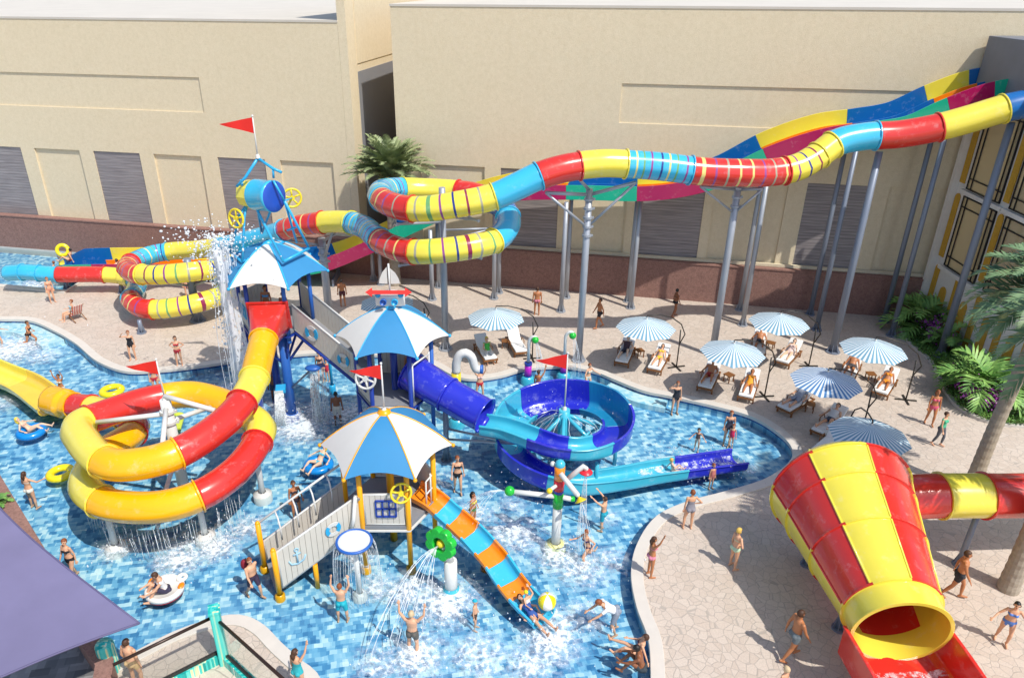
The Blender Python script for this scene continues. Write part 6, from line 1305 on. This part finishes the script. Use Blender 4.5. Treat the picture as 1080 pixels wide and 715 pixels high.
def figure(pose, sex):
    """one continuous body in the pose: overlapping tapered forms fused into a single skin"""
    key = (pose, sex)
    if key in FIG: return FIG[key]
    P = POSES[pose]; male = sex == 'm'; child = sex == 'c'
    tor = nrm(P.get('torso', (0, 0, 1))); X = Vector((1, 0, 0)); fr = (UPZ - tor * 0).cross(X); fr = X.cross(tor).normalized() * -1
    if fr.y < 0 and abs(tor.z) > .3: fr = -fr
    if abs(tor.z) <= .3 and fr.z < 0: fr = -fr
    hw = .095 if not male else .092; sw = .19 if male else .165
    if child: sw = .15; hw = .08
    def leg(sd):
        s = -1 if sd == 'L' else 1; th = nrm(P.get('th' + sd, ST_TH)); sh = nrm(P.get('sh' + sd, ST_SH)); th = nrm((th.x * s, th.y, th.z)); sh = nrm((sh.x * s, sh.y, sh.z))
        hip = X * (s * hw) - tor * .03; kn = hip + th * .43; an = kn + sh * .41; f = Vector((s * .12, 1, 0)); f = f - sh * f.dot(sh)
        if f.length < .45: f = UPZ - sh * UPZ.dot(sh) + Vector((0, .25, 0))
        f.normalize(); toe = an + f * .16 + sh * .045; heel = an - f * .045 + sh * .05
        if P.get('h') is None and sh.z > -.75: toe = an + (sh * .75 + f * .6).normalized() * .17; heel = an - f * .05 + sh * .03
        return hip, kn, an, toe, heel
    def armj(sd):
        s = -1 if sd == 'L' else 1; a, f = arm_def(s); ua = nrm(P.get('ua' + sd, a)); fa = nrm(P.get('fa' + sd, f)); ua = nrm((ua.x * s, ua.y, ua.z)); fa = nrm((fa.x * s, fa.y, fa.z))
        shd = tor * .445 + X * (s * sw); el = shd + ua * .285; wr = el + fa * .245; return shd, el, wr, fa, s
    L, Rr_ = leg('L'), leg('R'); AL, AR = armj('L'), armj('R')
    if P.get('h') is not None: base = Vector((0, 0, P['h']))
    else: base = Vector((0, 0, -min(q[i].z for q in (L, Rr_) for i in (2, 3, 4)) + .03))
    b = MB()
    def loft(c0, st, up, side, front, n=16):
        vs = []; m_ = len(st)
        for (t, a, d, sft) in st:
            c = c0 + up * t + front * sft
            for k in range(n): an = 2 * PI * k / n; vs.append(c + side * math.cos(an) * a + front * math.sin(an) * d)
        b.add(vs, [(i * n + k, i * n + (k + 1) % n, (i + 1) * n + (k + 1) % n, (i + 1) * n + k) for i in range(m_ - 1) for k in range(n)] + [tuple(range(n))[::-1], tuple(range((m_ - 1) * n, m_ * n))], 0, True)
    if male: st = [(-.12, .09, .075, 0), (-.06, .15, .105, 0), (0, .165, .115, -.005), (.1, .15, .105, 0), (.2, .148, .1, .005), (.32, .172, .115, .008), (.41, .185, .112, .005), (.46, .15, .085, 0), (.495, .075, .06, 0), (.53, .055, .055, .005), (.58, .052, .055, .012)]
    elif child: st = [(-.12, .08, .075, 0), (-.05, .13, .105, 0), (.02, .14, .115, .0), (.12, .135, .115, .012), (.22, .13, .105, .008), (.34, .135, .1, 0), (.42, .135, .09, 0), (.47, .1, .07, 0), (.5, .06, .052, 0), (.57, .048, .048, .008)]
    else: st = [(-.12, .09, .08, 0), (-.06, .155, .115, -.008), (0, .172, .122, -.01), (.1, .142, .102, 0), (.19, .118, .09, .004), (.3, .138, .1, .006), (.40, .152, .095, .004), (.455, .125, .075, 0), (.49, .062, .052, 0), (.53, .045, .046, .005), (.58, .043, .046, .012)]
    loft(base, st, tor, X, fr)
    if sex == 'f':
        for s in (-1, 1): b.ball(base + tor * .335 + X * (s * .07) + fr * .085, (.058, .058, .058), 10)
    for s in (-1, 1): b.ball(base - tor * .05 + X * (s * .075) - fr * .075, .085 if not child else .065, 10)
    for (hip, kn, an, toe, heel), s in ((L, -1), (Rr_, 1)):
        hip, kn, an, toe, heel = [base + q for q in (hip, kn, an, toe, heel)]; k_ = .86 if child else (1.0 if male else .96)
        b.tube([hip, hip.lerp(kn, .25), hip.lerp(kn, .6), kn.lerp(hip, .08), kn, kn.lerp(an, .25), kn.lerp(an, .55), an.lerp(kn, .1), an], [.092 * k_, .09 * k_, .074 * k_, .056 * k_, .055 * k_, .058 * k_, .05 * k_, .036 * k_, .036 * k_], 12)
        b.ball(hip, .09 * k_, 10); b.ball(an, .038, 8); b.tube([heel, heel.lerp(toe, .5) + UPZ * .008, toe], [.034, .04, .03], 8); b.ball(toe, .032, 8); b.ball(heel, .035, 8)
    for (shd, el, wr, fa, s) in (AL, AR):
        shd, el, wr = base + shd, base + el, base + wr; k_ = 1.0 if male else (.8 if child else .84)
        b.ball(shd, .058 * k_, 10); b.tube([base + tor * .44 + X * s * .06, shd], [.05 * k_, .052 * k_], 8); b.tube([shd, shd.lerp(el, .45), el, el.lerp(wr, .3), wr], [.052 * k_, .049 * k_, .038 * k_, .04 * k_, .026 * k_], 10); b.ball(el, .038 * k_, 8)
        px, py_, _ = frame(fa); pn = py_
        b.ball(wr + fa * .05, (.04, .022, .052), 8, mx=Matrix((px, pn, fa)).transposed())
        for q, ln in ((-.03, .062), (-.01, .075), (.01, .07), (.03, .055)):
            k0 = wr + fa * .085 + px * q; b.tube([k0 - fa * .03, k0 + fa * ln * .5, k0 + fa * ln * .9 - pn * .012], [.0115, .011, .0095], 6)
        k0 = wr + fa * .03 + px * .034 * s; b.tube([k0, k0 + (fa * .7 + px * s * .7).normalized() * .035, k0 + (fa + px * s * .45).normalized() * .062], [.0135, .012, .0105], 6)
    hd = nrm(P.get('headd', tuple(tor * .4 + UPZ * .6))); fc_ = nrm(P.get('face', tuple(fr))); fc_ = (fc_ - hd * fc_.dot(hd)).normalized(); hx = fc_.cross(hd).normalized()
    kk = 1.22 if child else 1.0; hc = base + tor * .56 + hd * (.115 * kk); MX = Matrix((hx, fc_, hd)).transposed()
    b.tube([base + tor * .5, hc - hd * .06], [.05, .05] if not child else [.042, .042], 10)
    b.ball(hc + hd * .02 * kk - fc_ * .008, (.077 * kk, .096 * kk, .1 * kk), 14, mx=MX); b.ball(hc - hd * .055 * kk + fc_ * .022, (.055 * kk, .066 * kk, .062 * kk), 10, mx=MX)
    b.tube([hc + fc_ * .09 * kk + hd * .012, hc + fc_ * .108 * kk - hd * .025 * kk], [.011, .016], 6); b.ball(hc + fc_ * .104 * kk - hd * .024 * kk, .015, 6)
    for s in (-1, 1): b.ball(hc + hx * s * .079 * kk - hd * .008, (.012, .022, .032), 8, mx=MX)
    o = b.build('tmp', M_WHT); md = o.modifiers.new('r', 'REMESH'); md.mode = 'VOXEL'; md.voxel_size = .0125; md.use_smooth_shade = True
    m2 = o.modifiers.new('s', 'SMOOTH'); m2.factor = .5; m2.iterations = 2
    dg = bpy.context.evaluated_depsgraph_get(); me = bpy.data.meshes.new_from_object(o.evaluated_get(dg)); bpy.data.objects.remove(o)
    VS = [v.co.copy() for v in me.vertices]; NS = [v.normal.copy() for v in me.vertices]
    bones = [('torso', base - tor * .1, base + tor * .5)]
    for (q, s) in ((L, 'L'), (Rr_, 'R')): bones += [('th' + s, base + q[0], base + q[1]), ('sh' + s, base + q[1], base + q[2])]
    for (q, s) in ((AL, 'L'), (AR, 'R')): bones += [('ua' + s, base + q[0], base + q[1]), ('fa' + s, base + q[1], base + q[2] + q[3] * .18)]
    bones.append(('head', hc - hd * .04, hc + hd * .06))
    rads = {'torso': .15, 'th': .085, 'sh': .055, 'ua': .048, 'fa': .035, 'he': .09}
    cls = []
    for v in VS:
        best = None
        for nm, a, e in bones:
            d = e - a; t = max(0, min(1, (v - a).dot(d) / d.length_squared)); dist = (v - a - d * t).length / rads[nm if nm == 'torso' else nm[:2]]
            if best is None or dist < best[0]: best = (dist, nm, t)
        # position along the spine, whichever bone is nearest
        cls.append((best[1], best[2], (v - base).dot(tor), (v - base).dot(fr)))
    faces = [tuple(p.vertices) for p in me.polygons]
    # eyes, brows and lips are set into the face
    ex = MB()
    for s in (-1, 1): ex.ball(hc + hx * s * .032 * kk + fc_ * .084 * kk + hd * .012, (.012, .008, .008), 8, 1, MX); ex.ball(hc + hx * s * .032 * kk + fc_ * .086 * kk + hd * .034, (.02, .006, .005), 6, 1, MX)
    ex.ball(hc + fc_ * .084 * kk - hd * .056 * kk, (.024, .012, .008), 8, 2, MX)
    body = bpy.data.meshes.new('body'); body.from_pydata(VS + ex.v, [], faces + [[i + len(VS) for i in f] for f in ex.f])
    for q in (M_WHT, M_WHT, M_WHT): body.materials.append(q)
    body.polygons.foreach_set('material_index', [0] * len(faces) + ex.m); body.polygons.foreach_set('use_smooth', [True] * len(body.polygons)); body.update()
    bpy.data.meshes.remove(me)
    FIG[key] = dict(body=body, V=VS, N=NS, cls=cls, faces=faces, hc=hc, hd=hd, fc=fc_, hx=hx, kk=kk, base=base, tor=tor, fr=fr, cloth={})
    return FIG[key]
def g_trunks(c, F, v): return (c[0] == 'torso' and c[2] < .09) or (c[0][:2] == 'th' and c[1] < .5)
def g_shorts(c, F, v): return (c[0] == 'torso' and c[2] < .1) or (c[0][:2] == 'th' and c[1] < .85)
def g_briefs(c, F, v): return (c[0] == 'torso' and c[2] < .055 and c[2] > -.2) or (c[0][:2] == 'th' and c[1] < .07 + (.06 if c[3] < 0 else 0))
def g_top(c, F, v): return c[0] == 'torso' and (.285 if c[3] > .0 else .3) < c[2] < (.385 if c[3] > .03 else .335)
def g_one(c, F, v): return (c[0] == 'torso' and c[2] < (.40 if c[3] > 0 else .34)) or (c[0][:2] == 'th' and c[1] < .06)
def g_shirt(c, F, v): return (c[0] == 'torso' and .02 < c[2] < .485) or (c[0][:2] == 'ua' and c[1] < .55)
def g_tank(c, F, v): return (c[0] == 'torso' and .02 < c[2] < .45) or (c[0][:2] == 'ua' and c[1] < .04)
def g_leg(c, F, v): return (c[0] == 'torso' and c[2] < .06) or c[0][:2] == 'th' or (c[0][:2] == 'sh' and c[1] < .85)
def hairmask(c, F, v):
    if c[0] != 'head': return False
    d = v - F['hc']; u, f = d.dot(F['hd']) / F['kk'], d.dot(F['fc']) / F['kk']
    return u > .062 or (f < .012 and u > -.055) or (f < .05 and u > .045)
def capmask(c, F, v): return c[0] == 'head' and (v - F['hc']).dot(F['hd']) / F['kk'] > .035
GARM = dict(trunks=g_trunks, swim_shorts=g_shorts, bikini_bottom=g_briefs, bikini_top=g_top, swimsuit=g_one, shirt=g_shirt, tank_top=g_tank, leggings=g_leg, hair=hairmask, swim_cap=capmask)
OFFS = dict(hair=.014, shirt=.012, swim_shorts=.013, trunks=.008, swim_cap=.01)
def garment(key, kind, long=False):
    F = figure(*key); ck = (kind, long)
    if ck in F['cloth']: return F['cloth'][ck]
    fn = GARM[kind]; off = OFFS.get(kind, .006); keep = [fn(F['cls'][i], F, v) for i, v in enumerate(F['V'])]
    fs = [f for f in F['faces'] if all(keep[i] for i in f)]; used = sorted({i for f in fs for i in f}); mp = {i: k for k, i in enumerate(used)}
    b = MB(); b.add([F['V'][i] + F['N'][i] * off for i in used], [[mp[i] for i in f] for f in fs], 0, True)
    if kind == 'hair' and long:
        hc, hd, fc_ = F['hc'], F['hd'], F['fc']; kk = F['kk']
        b.tube([hc - fc_ * .06 * kk + hd * .04, hc - fc_ * .085 * kk - hd * .06, hc - fc_ * .085 * kk - hd * .14, hc - fc_ * .075 * kk - hd * .24 * kk], [.05, .07, .06, .018], 10)
    me = bpy.data.meshes.new(kind); me.from_pydata(b.v, [], b.f); me.materials.append(M_WHT); me.polygons.foreach_set('use_smooth', [True] * len(me.polygons)); me.update()
    F['cloth'][ck] = me; return me
SKIN = {'fair': mat('skin_fair', '#D9A583', rough=.5, var=.08), 'pale': mat('skin_pale', '#E3BC9E', rough=.5, var=.07), 'tan': mat('skin_tan', '#B9794F', rough=.48, var=.1), 'brown': mat('skin_brown', '#8A5435', rough=.48, var=.1)}
M_EYE = mat('eye_dark', '#1E1512', rough=.2); M_LIP = mat('lip', '#A04C42', rough=.4)
HAIR = {'brown': mat('hair_brown', '#4A2E1C', rough=.6, var=.3, vscale=30), 'black': mat('hair_black', '#17120F', rough=.5, var=.2), 'blond': mat('hair_blond', '#D9B458', rough=.6, var=.25, vscale=30), 'red': mat('hair_auburn', '#8A4A26', rough=.6, var=.25, vscale=30), 'yellow': mat('hair_golden', '#E8CE4A', rough=.6), 'grey': mat('hair_fair', '#C9B08A', rough=.6)}
CLOTH = {}
def cloth_m(h):
    if h not in CLOTH: CLOTH[h] = mat('fabric_' + h.strip('#').lower(), h, rough=.7, var=.1)
    return CLOTH[h]
def person(label, pose, sex, loc, face_deg, H=1.7, skin='fair', hair='brown', long=False, wear=(), group=None, tilt=None):
    """face_deg: the heading the person looks along; 90 = away from the camera, -90 = towards it"""
    key = (pose, sex); F = figure(*key); t = thing('person', label, 'person', (0, 0, 0), group)
    def put(me, nm, mats):
        o = bpy.data.objects.new(nm, me); COL.objects.link(o); o.parent = t
        for i, m_ in enumerate(mats): o.material_slots[i].link = 'OBJECT'; o.material_slots[i].material = m_
    put(F['body'], 'body', [SKIN[skin], M_EYE, M_LIP])
    if hair: put(garment(key, 'hair', long), 'hair', [HAIR[hair]])
    for kind, colr in wear: put(garment(key, kind), kind, [cloth_m(colr)])
    t.location = loc; t.rotation_euler = (0, 0, R(face_deg - 90)); t.scale = (H / 1.79,) * 3
    if tilt: t.rotation_euler.x = tilt
    return t
DK = '#1C1C22'
def bk(c): return (('bikini_top', c), ('bikini_bottom', c))
# --- on the deck
D = lambda px, py: G(px, py)
Wt = lambda px, py: G(px, py, ZF + .02)
person('auburn haired person on the deck in front of the red end of the tube slide', 'stand', 'f', D(56, 319), -40, 1.62, 'fair', 'red', wear=bk('#C98A70'))
person('person in pale blue sitting in the red and white striped deck chair', 'chair', 'f', D(77, 336) + Vector((0, 0, -.08)), -139, 1.6, 'fair', 'red', wear=(('swimsuit', '#9FC4CC'),))
person('woman in a black swimsuit, hand at her brow, on the deck at the left', 'brow', 'f', D(141, 379), -80, 1.62, 'fair', 'red', wear=(('swimsuit', DK),))
person('woman in a red bikini on the deck below the left coil of the tube slide', 'hips', 'f', D(190, 386), -85, 1.66, 'fair', 'brown', True, bk('#C0303A'))
person('woman in pink half hidden behind the coil of the tube slide at the left', 'stand', 'f', D(199, 314), -80, 1.6, 'fair', 'red', wear=bk('#D88898'))
person('dark haired man seen from behind on the deck between the tall tower and the parasol', 'stand', 'm', D(362, 323), 100, 1.7, 'tan', 'black', wear=(('trunks', '#5A2B34'),))
person('tanned man seen from behind in pink trunks, right of the far left parasol', 'stand', 'm', D(566, 332), 85, 1.72, 'tan', 'brown', wear=(('bikini_bottom', '#C87888'),))
person('tanned man in dark trunks walking left across the deck', 'walk', 'm', D(631, 346), 195, 1.78, 'tan', 'brown', wear=(('trunks', '#26262C'),))
person('slim woman in a black bikini walking right, far back by the brown wall', 'walk2', 'f', D(711, 334), 10, 1.7, 'brown', 'black', wear=bk(DK))
person('woman in a pink bikini walking past the planting bed', 'walk2', 'f', D(979, 448), -110, 1.72, 'tan', 'red', True, bk('#D85A78'))
person('person in a green top and grey leggings near the right hand palm trunk', 'walk2', 'f', D(988, 470), -60, 1.62, 'fair', 'brown', wear=(('tank_top', '#4DB48C'), ('leggings', '#5C6068')))
person('woman in a grey swimsuit seen from behind on the paved rim of the pool', 'hip', 'f', D(725, 557), 95, 1.68, 'fair', 'red', wear=(('swimsuit', '#8C8A94'),))
person('girl in a pink bikini raising an arm on the pool coping', 'onearm', 'f', D(685, 607), 10, 1.62, 'tan', 'brown', True, bk('#E08AA0'))
person('blond person in pale green swimwear standing alone on the paving left of the funnel', 'hip', 'f', D(772, 599), 20, 1.68, 'fair', 'blond', wear=bk('#BFD8B8'))
person('muscular man in grey trunks walking beside the funnel', 'walk', 'm', D(833, 694), 10, 1.85, 'tan', 'brown', wear=(('trunks', '#6A7478'),))
person('muscular man in black trunks striding right of the funnel', 'walk', 'm', D(1004, 630), -30, 1.88, 'tan', 'brown', wear=(('trunks', '#2A2C34'),))
person('dark haired woman in a blue and white bikini at the right edge', 'wade', 'f', D(1055, 678), -120, 1.66, 'fair', 'black', wear=bk('#5C86D0'))
person('head and shoulders of a fair haired boy at the bottom edge left of the funnel', 'stand', 'c', Vector((7.75, 13.15, 0)), 120, 1.35, 'fair', 'grey', wear=(('trunks', '#3A6AA0'),))
person('brown haired man seen from behind at the mosaic pillar railing, lower left', 'relax', 'm', G(146, 722), 70, 1.74, 'fair', 'brown', wear=(('trunks', '#C9A878'),))
person('person with a raised arm at the bottom edge, by the island coping', 'onearm', 'f', Vector((-4.75, 13.45, 0)), 60, 1.66, 'fair', 'brown', True, (('swimsuit', '#2FA8B0'),))
# --- in the main pool
person('woman in a dark bikini running through the shallow water at the far left', 'run', 'f', Wt(34, 366), 0, 1.66, 'tan', 'brown', wear=bk(DK))
person('person at the left edge of the frame in the foaming water', 'wade', 'f', Wt(1, 369), 0, 1.6, 'fair', 'brown', wear=bk('#7A4050'))
person('person in red swimwear wading behind the pennant of the spiral slide', 'stand', 'f', Wt(166, 415), -70, 1.6, 'fair', 'brown', wear=bk('#C83040'))
person('person with raised arms standing in the water behind the yellow run-out', 'armsup', 'f', Wt(69, 424), -100, 1.5, 'tan', 'brown', wear=bk('#D8D0C0'))
person('brown haired woman in a pale bikini holding one hand out, left of the spiral slide', 'wave', 'f', Wt(37, 536), 75, 1.68, 'fair', 'brown', True, bk('#E4E0D4'))
person('woman in a black bikini walking in the water beside the lilac sail', 'walk2', 'f', Wt(80, 611), -110, 1.7, 'fair', 'red', wear=bk(DK))
person('red haired man carrying a dark red bag at the foot of the ramp', 'walk', 'm', Wt(270, 630), -35, 1.66, 'fair', 'red', wear=(('swim_shorts', '#3A2C44'),))
person('dark haired man in patterned white shorts seen from behind, in the foam between the towers', 'stand', 'm', Wt(357, 448), 100, 1.7, 'brown', 'black', wear=(('swim_shorts', '#CFC9BE'),))
person('woman standing in the water just behind the handrail of the ramp', 'relax', 'f', Wt(314, 546), -60, 1.68, 'tan', 'brown', wear=bk('#3C3038'))
person('auburn haired woman in a black bikini walking in the water right of the front canopy', 'walk2', 'f', Wt(483, 520), -85, 1.72, 'fair', 'red', wear=bk(DK))
person('dark haired person standing behind the box spout below the tall tower', 'stand', 'm', Wt(291, 424), -80, 1.66, 'brown', 'black', wear=(('trunks', '#30405A'),))
person('boy in turquoise shorts with both arms up under the water dish', 'armsup', 'm', Wt(362, 655), 88, 1.55, 'fair', 'red', wear=(('swim_shorts', '#1FA9B8'),))
person('fair haired man in grey trunks with both arms up, seen from behind in the foam', 'armsup2', 'm', Wt(436, 690), 80, 1.72, 'fair', 'grey', wear=(('trunks', '#5A5650'),))
person('woman in red bikini bottoms with both arms up under the gooseneck pipe', 'armsup', 'f', Wt(506, 421), -85, 1.66, 'fair', 'brown', wear=(('bikini_bottom', '#C82838'), ('bikini_top', '#E8C0B8')))
person('person reaching up behind the bowl slide under the left cane sprayer', 'onearm', 'f', Wt(567, 422), 60, 1.62, 'tan', 'brown', wear=bk('#D05068'))
person('blond woman in a pale bikini wading between the right cane sprayer and the pool step', 'wade', 'f', Wt(619, 413), -50, 1.55, 'fair', 'red', wear=bk('#E0D8C8'))
person('dark haired girl in a yellow bikini top behind the orange slide', 'relax', 'f', Wt(499, 555), -30, 1.55, 'tan', 'black', True, (('bikini_top', '#EAD81C'), ('bikini_bottom', '#4A7A40')))
person('boy in turquoise shorts reaching up to the spray tree', 'reach', 'm', Wt(635, 559), 150, 1.5, 'fair', 'brown', wear=(('swim_shorts', '#1D9DB4'),))
person('woman in a purple bikini running through the foam below the spray tree', 'run', 'f', Wt(618, 594), 215, 1.62, 'fair', 'red', wear=bk('#3A2A58'))
person('man in a white shirt bending forward in the water by the orange slide', 'bend', 'm', Wt(646, 668), 190, 1.74, 'fair', 'red', wear=(('shirt', '#E8EAEC'), ('swim_shorts', '#8A93A0')))
person('small child in a turquoise swim cap standing in the water below the orange slide', 'relax', 'c', Wt(501, 663), -20, 1.18, 'fair', None, wear=(('swim_cap', '#12A8C0'), ('trunks', '#50382E')))
person('woman in a black swimsuit shading her eyes, in the water at the pool step', 'brow', 'f', Wt(711, 436), -85, 1.68, 'fair', 'red', wear=(('swimsuit', '#24242C'),))
person('woman in a grey swimsuit standing with a child at the right end of the pool', 'stand', 'f', Wt(766, 469), -100, 1.7, 'fair', 'red', wear=(('swimsuit', '#4A4654'),))
person('small child in red beside the woman in grey at the right end of the pool', 'relax', 'c', Wt(770, 472), -120, 1.15, 'fair', 'red', wear=(('swimsuit', '#D8305A'),))
person('toddler in a dark vest alone in the water above the end of the bowl slide', 'wade', 'c', Wt(734, 476), -110, 1.15, 'fair', 'black', wear=(('tank_top', '#5A4A4A'), ('trunks', '#C8B8A8')))
person('small child in pink just below the end of the bowl slide', 'stand', 'c', Wt(749, 515), -70, 1.15, 'fair', 'red', wear=(('swimsuit', '#C87870'),))
person('woman with blond hair under the boarded bridge', 'stand', 'f', Wt(339, 402), -100, 1.66, 'fair', 'blond', wear=bk('#303038'))
person('child in red under the boarded bridge', 'stand', 'c', Wt(346, 402), -100, 1.2, 'fair', 'brown', wear=(('swimsuit', '#D03048'),))
person('child standing in the shower falling from the blue paddle', 'stand', 'c', Wt(333, 430), -90, 1.3, 'fair', 'grey', wear=(('trunks', '#B0686A'),))
# --- sitting, floating, sliding
person('blonde woman lying back in the blue swim ring at the left', 'float', 'f', G(33, 456, ZW - .02), 10, 1.66, 'pale', 'yellow', True, bk('#E0B8A0'))
person('blonde woman in a light blue bikini sitting in the blue ring behind the ramp', 'float', 'f', G(337, 491, ZW - .02), 235, 1.66, 'pale', 'yellow', True, bk('#58B8D0'))
person('man in dark shorts with a white towel hunched on the white float', 'hug', 'm', G(175, 624, ZW + .04), 215, 1.76, 'fair', 'brown', wear=(('tank_top', '#E6E4E2'), ('swim_shorts', '#33304A')))
person('woman sitting on the pool coping leaning back, at the bottom edge', 'floor', 'f', G(672, 690, .04), 160, 1.66, 'fair', 'brown', wear=bk('#704048'))
person('man sitting on the pool coping at the bottom edge, nearer the camera', 'hug', 'm', G(676, 706, .04), 165, 1.72, 'brown', 'black', wear=(('trunks', '#303A40'),))
person('child sliding on the ultramarine end of the bowl slide', 'floor', 'c', G(710, 497, .08), 0, 1.15, 'pale', 'blond', wear=(('swimsuit', '#E8C8B0'),))
person('person lying back at the wet foot of the orange slide with the beach ball', 'slide', 'f', G(562, 651, -.1), -52, 1.66, 'fair', 'brown', True, (('swimsuit', '#3458A0'),))
person('child in a yellow cap just above the foot of the orange slide', 'floor', 'c', G(557, 641, .0), -52, 1.15, 'fair', None, wear=(('swim_cap', '#E8D81C'), ('swimsuit', '#E8DCD0')))
person('woman in a light blue bikini on the platform of the tall tower', 'stand', 'f', TA + Vector((-.3, -.3, PZA)), -90, 1.68, 'tan', 'brown', True, bk('#58A8D8'))
person('girl in a red bikini sitting at the slide entry of the tall tower', 'stand', 'f', TA + Vector((.45, -.45, PZA)), -90, 1.45, 'tan', 'black', True, bk('#C04858'))
person('person on the middle tower platform at the entry of the blue tube', 'stand', 'm', TB + Vector((.55, .3, PZB)), -40, 1.6, 'tan', 'black', wear=(('trunks', '#A03838'),))
person('bather with a yellow ring in the back lane of the open slide', 'floor', 'f', Yp(74, 275, 44.7), 180, 1.66, 'fair', 'black', wear=bk('#883038'))
ring('yellow and white swim ring held up by the bather in the open lane slide', Yp(66, 264, 44.9), .32, .12, M_RINGY, (.3, -1, .3))
person('fair person sitting upright in the lane slide just left of the red tube end', 'floor', 'm', Vector((-22.7, 43.2, .5)), 180, 1.7, 'pale', 'brown', wear=(('trunks', '#405060'),))
person('bather sliding out of the middle lane at the far left', 'floor', 'c', Vector((-27.2, 44.2, .15)), 180, 1.3, 'fair', 'red', wear=(('trunks', '#40507A'),))
person('swimmer at the left edge in the splash pool by the brown wall', 'wade', 'f', Vector((-32.2, 45.6, ZF)), 0, 1.65, 'fair', 'blond', wear=bk('#E8E4E0'))
person('head and back of a bather riding the high lane slide behind the coiled tube', 'floor', 'm', Vector((-1.4, 41.6, 5.75)), 190, 1.7, 'brown', 'black', wear=(('trunks', '#303038'),))
# --- on the loungers
def on_lounger(i, label, pose, sex, H=1.7, skin='fair', hair='brown', long=False, wear=(), dy=.0):
    c, rz = LROT[i]; f = Vector((-math.sin(rz), math.cos(rz), 0)); person(label, pose, sex, Vector((c.x, c.y, -.02)) + f * dy, math.degrees(rz) + 90, H, skin, hair, long, wear)
on_lounger(0, 'blonde woman in a green top and white trousers sitting on the far left lounger', 'chair', 'f', 1.66, 'fair', 'yellow', True, (('tank_top', '#4CC04A'), ('leggings', '#E4E2DE')), .35)
on_lounger(2, 'man in dark clothes with one knee up on a lounger right of the grey column', 'knee', 'm', 1.74, 'pale', 'black', False, (('swim_shorts', '#3A3444'), ('tank_top', '#4A3038')), -.1)
on_lounger(3, 'woman in a yellow bikini on the lounger beside the man in dark clothes', 'recline', 'f', 1.66, 'fair', 'brown', True, bk('#EAC82C'), -.1)
on_lounger(4, 'man in red trunks sitting on a lounger near the pool edge', 'knee', 'm', 1.74, 'tan', 'black', False, (('trunks', '#A83028'),), -.1)
on_lounger(5, 'woman in an orange swimsuit on a lounger near the pool edge', 'recline', 'f', 1.68, 'tan', 'red', True, (('swimsuit', '#F0A028'),), -.1)
on_lounger(6, 'head and shoulders of a tanned man under the farthest back parasol', 'knee', 'm', 1.72, 'tan', 'black', False, (('trunks', '#404850'),), -.1)
on_lounger(7, 'pale woman in white lying on a lounger right of the farthest back parasol', 'recline', 'f', 1.68, 'pale', 'brown', True, (('swimsuit', '#E4C8C0'),), -.1)
on_lounger(8, 'man in a grey shirt reclining on the lounger at the pool edge', 'recline', 'm', 1.76, 'fair', 'black', False, (('shirt', '#9AA0AC'), ('swim_shorts', '#8E94A2')), -.1)
on_lounger(9, 'man in a pale shirt with a knee up on the lounger nearest the funnel', 'knee', 'm', 1.76, 'fair', 'black', False, (('tank_top', '#D8D4D2'), ('trunks', '#505868')), -.1)
on_lounger(10, 'tanned person mostly hidden by the parasol near the planting bed', 'recline', 'm', 1.7, 'tan', 'black', False, (('trunks', '#484040'),), -.1)
on_lounger(11, 'woman in an orange bikini on the lounger nearest the planting bed', 'recline', 'f', 1.68, 'tan', 'red', True, bk('#F0981C'), -.1)
# small bag of the man at the ramp
bg_ = Wt(266, 628) + Vector((-.12, .15, 1.15)); t = thing('shoulder_bag', 'dark red bag on the back of the red haired man at the ramp', 'bag', bg_); b = MB(); b.ball(bg_, (.13, .11, .2), 12); b.build('bag_body', mat('bag_red', '#8A1C30', rough=.7), t); b = MB(); b.tube([bg_ + Vector((0, 0, .15)), bg_ + Vector((.08, -.05, .3)), bg_ + Vector((.14, -.12, .1))], .015, 6); b.build('strap', M_DARK, t)

# ================================================================== loose droplets over the splashing places
b = MB(); r5 = random.Random(99)
for (px, py, rx, hz, n) in ((372, 430, 1.4, .9, 130), (300, 440, 1.6, .7, 150), (190, 588, 1.2, .8, 120), (228, 570, 1.2, .9, 140), (125, 575, .9, .7, 70), (470, 640, 1.3, .8, 130), (435, 690, 1.4, .9, 120), (578, 672, 1.2, .7, 130), (620, 655, .9, .8, 60),
                            (545, 560, 1.5, .6, 90), (610, 592, 1.2, .6, 90), (590, 455, 1.9, 1.6, 420), (560, 500, 1.3, 1.0, 80), (720, 490, 1.2, .5, 200), (750, 488, 1.2, .4, 260), (20, 368, 1.8, .7, 110), (410, 410, 1.0, 3.4, 70), (560, 520, 1.2, 1.4, 70), (390, 610, 1.0, .8, 60), (250, 440, .8, 2.4, 60), (240, 415, .9, 1.0, 110)):
    c = G(px, py, ZW)
    for k in range(n): s_ = abs(r5.gauss(0, .011)) + .006; b.ball(c + Vector((r5.gauss(0, rx * .6), r5.gauss(0, rx * .6), abs(r5.gauss(0, hz * .5)))), (s_, s_, s_ * r5.uniform(.8, 2.2)), 6)
tag(b.build('water_drops', M_JET, fix=False), 'white water drops flying above the splashing places in the pool', 'water drops', kind='stuff')
b = MB()
for k in range(700):
    f = r5.random(); p = chute_pts[1].lerp(chute_pts[3], f) + Vector((r5.uniform(-.95, .95), 0, .04 + abs(r5.gauss(0, .12)))); s_ = abs(r5.gauss(0, .007)) + .004; b.ball(p, (s_ * 1.3, s_ * 1.6, s_), 6)
tag(b.build('chute_drops', M_WATW, fix=False), 'white drops of spray on the red chute of the funnel', 'water drops', kind='stuff')
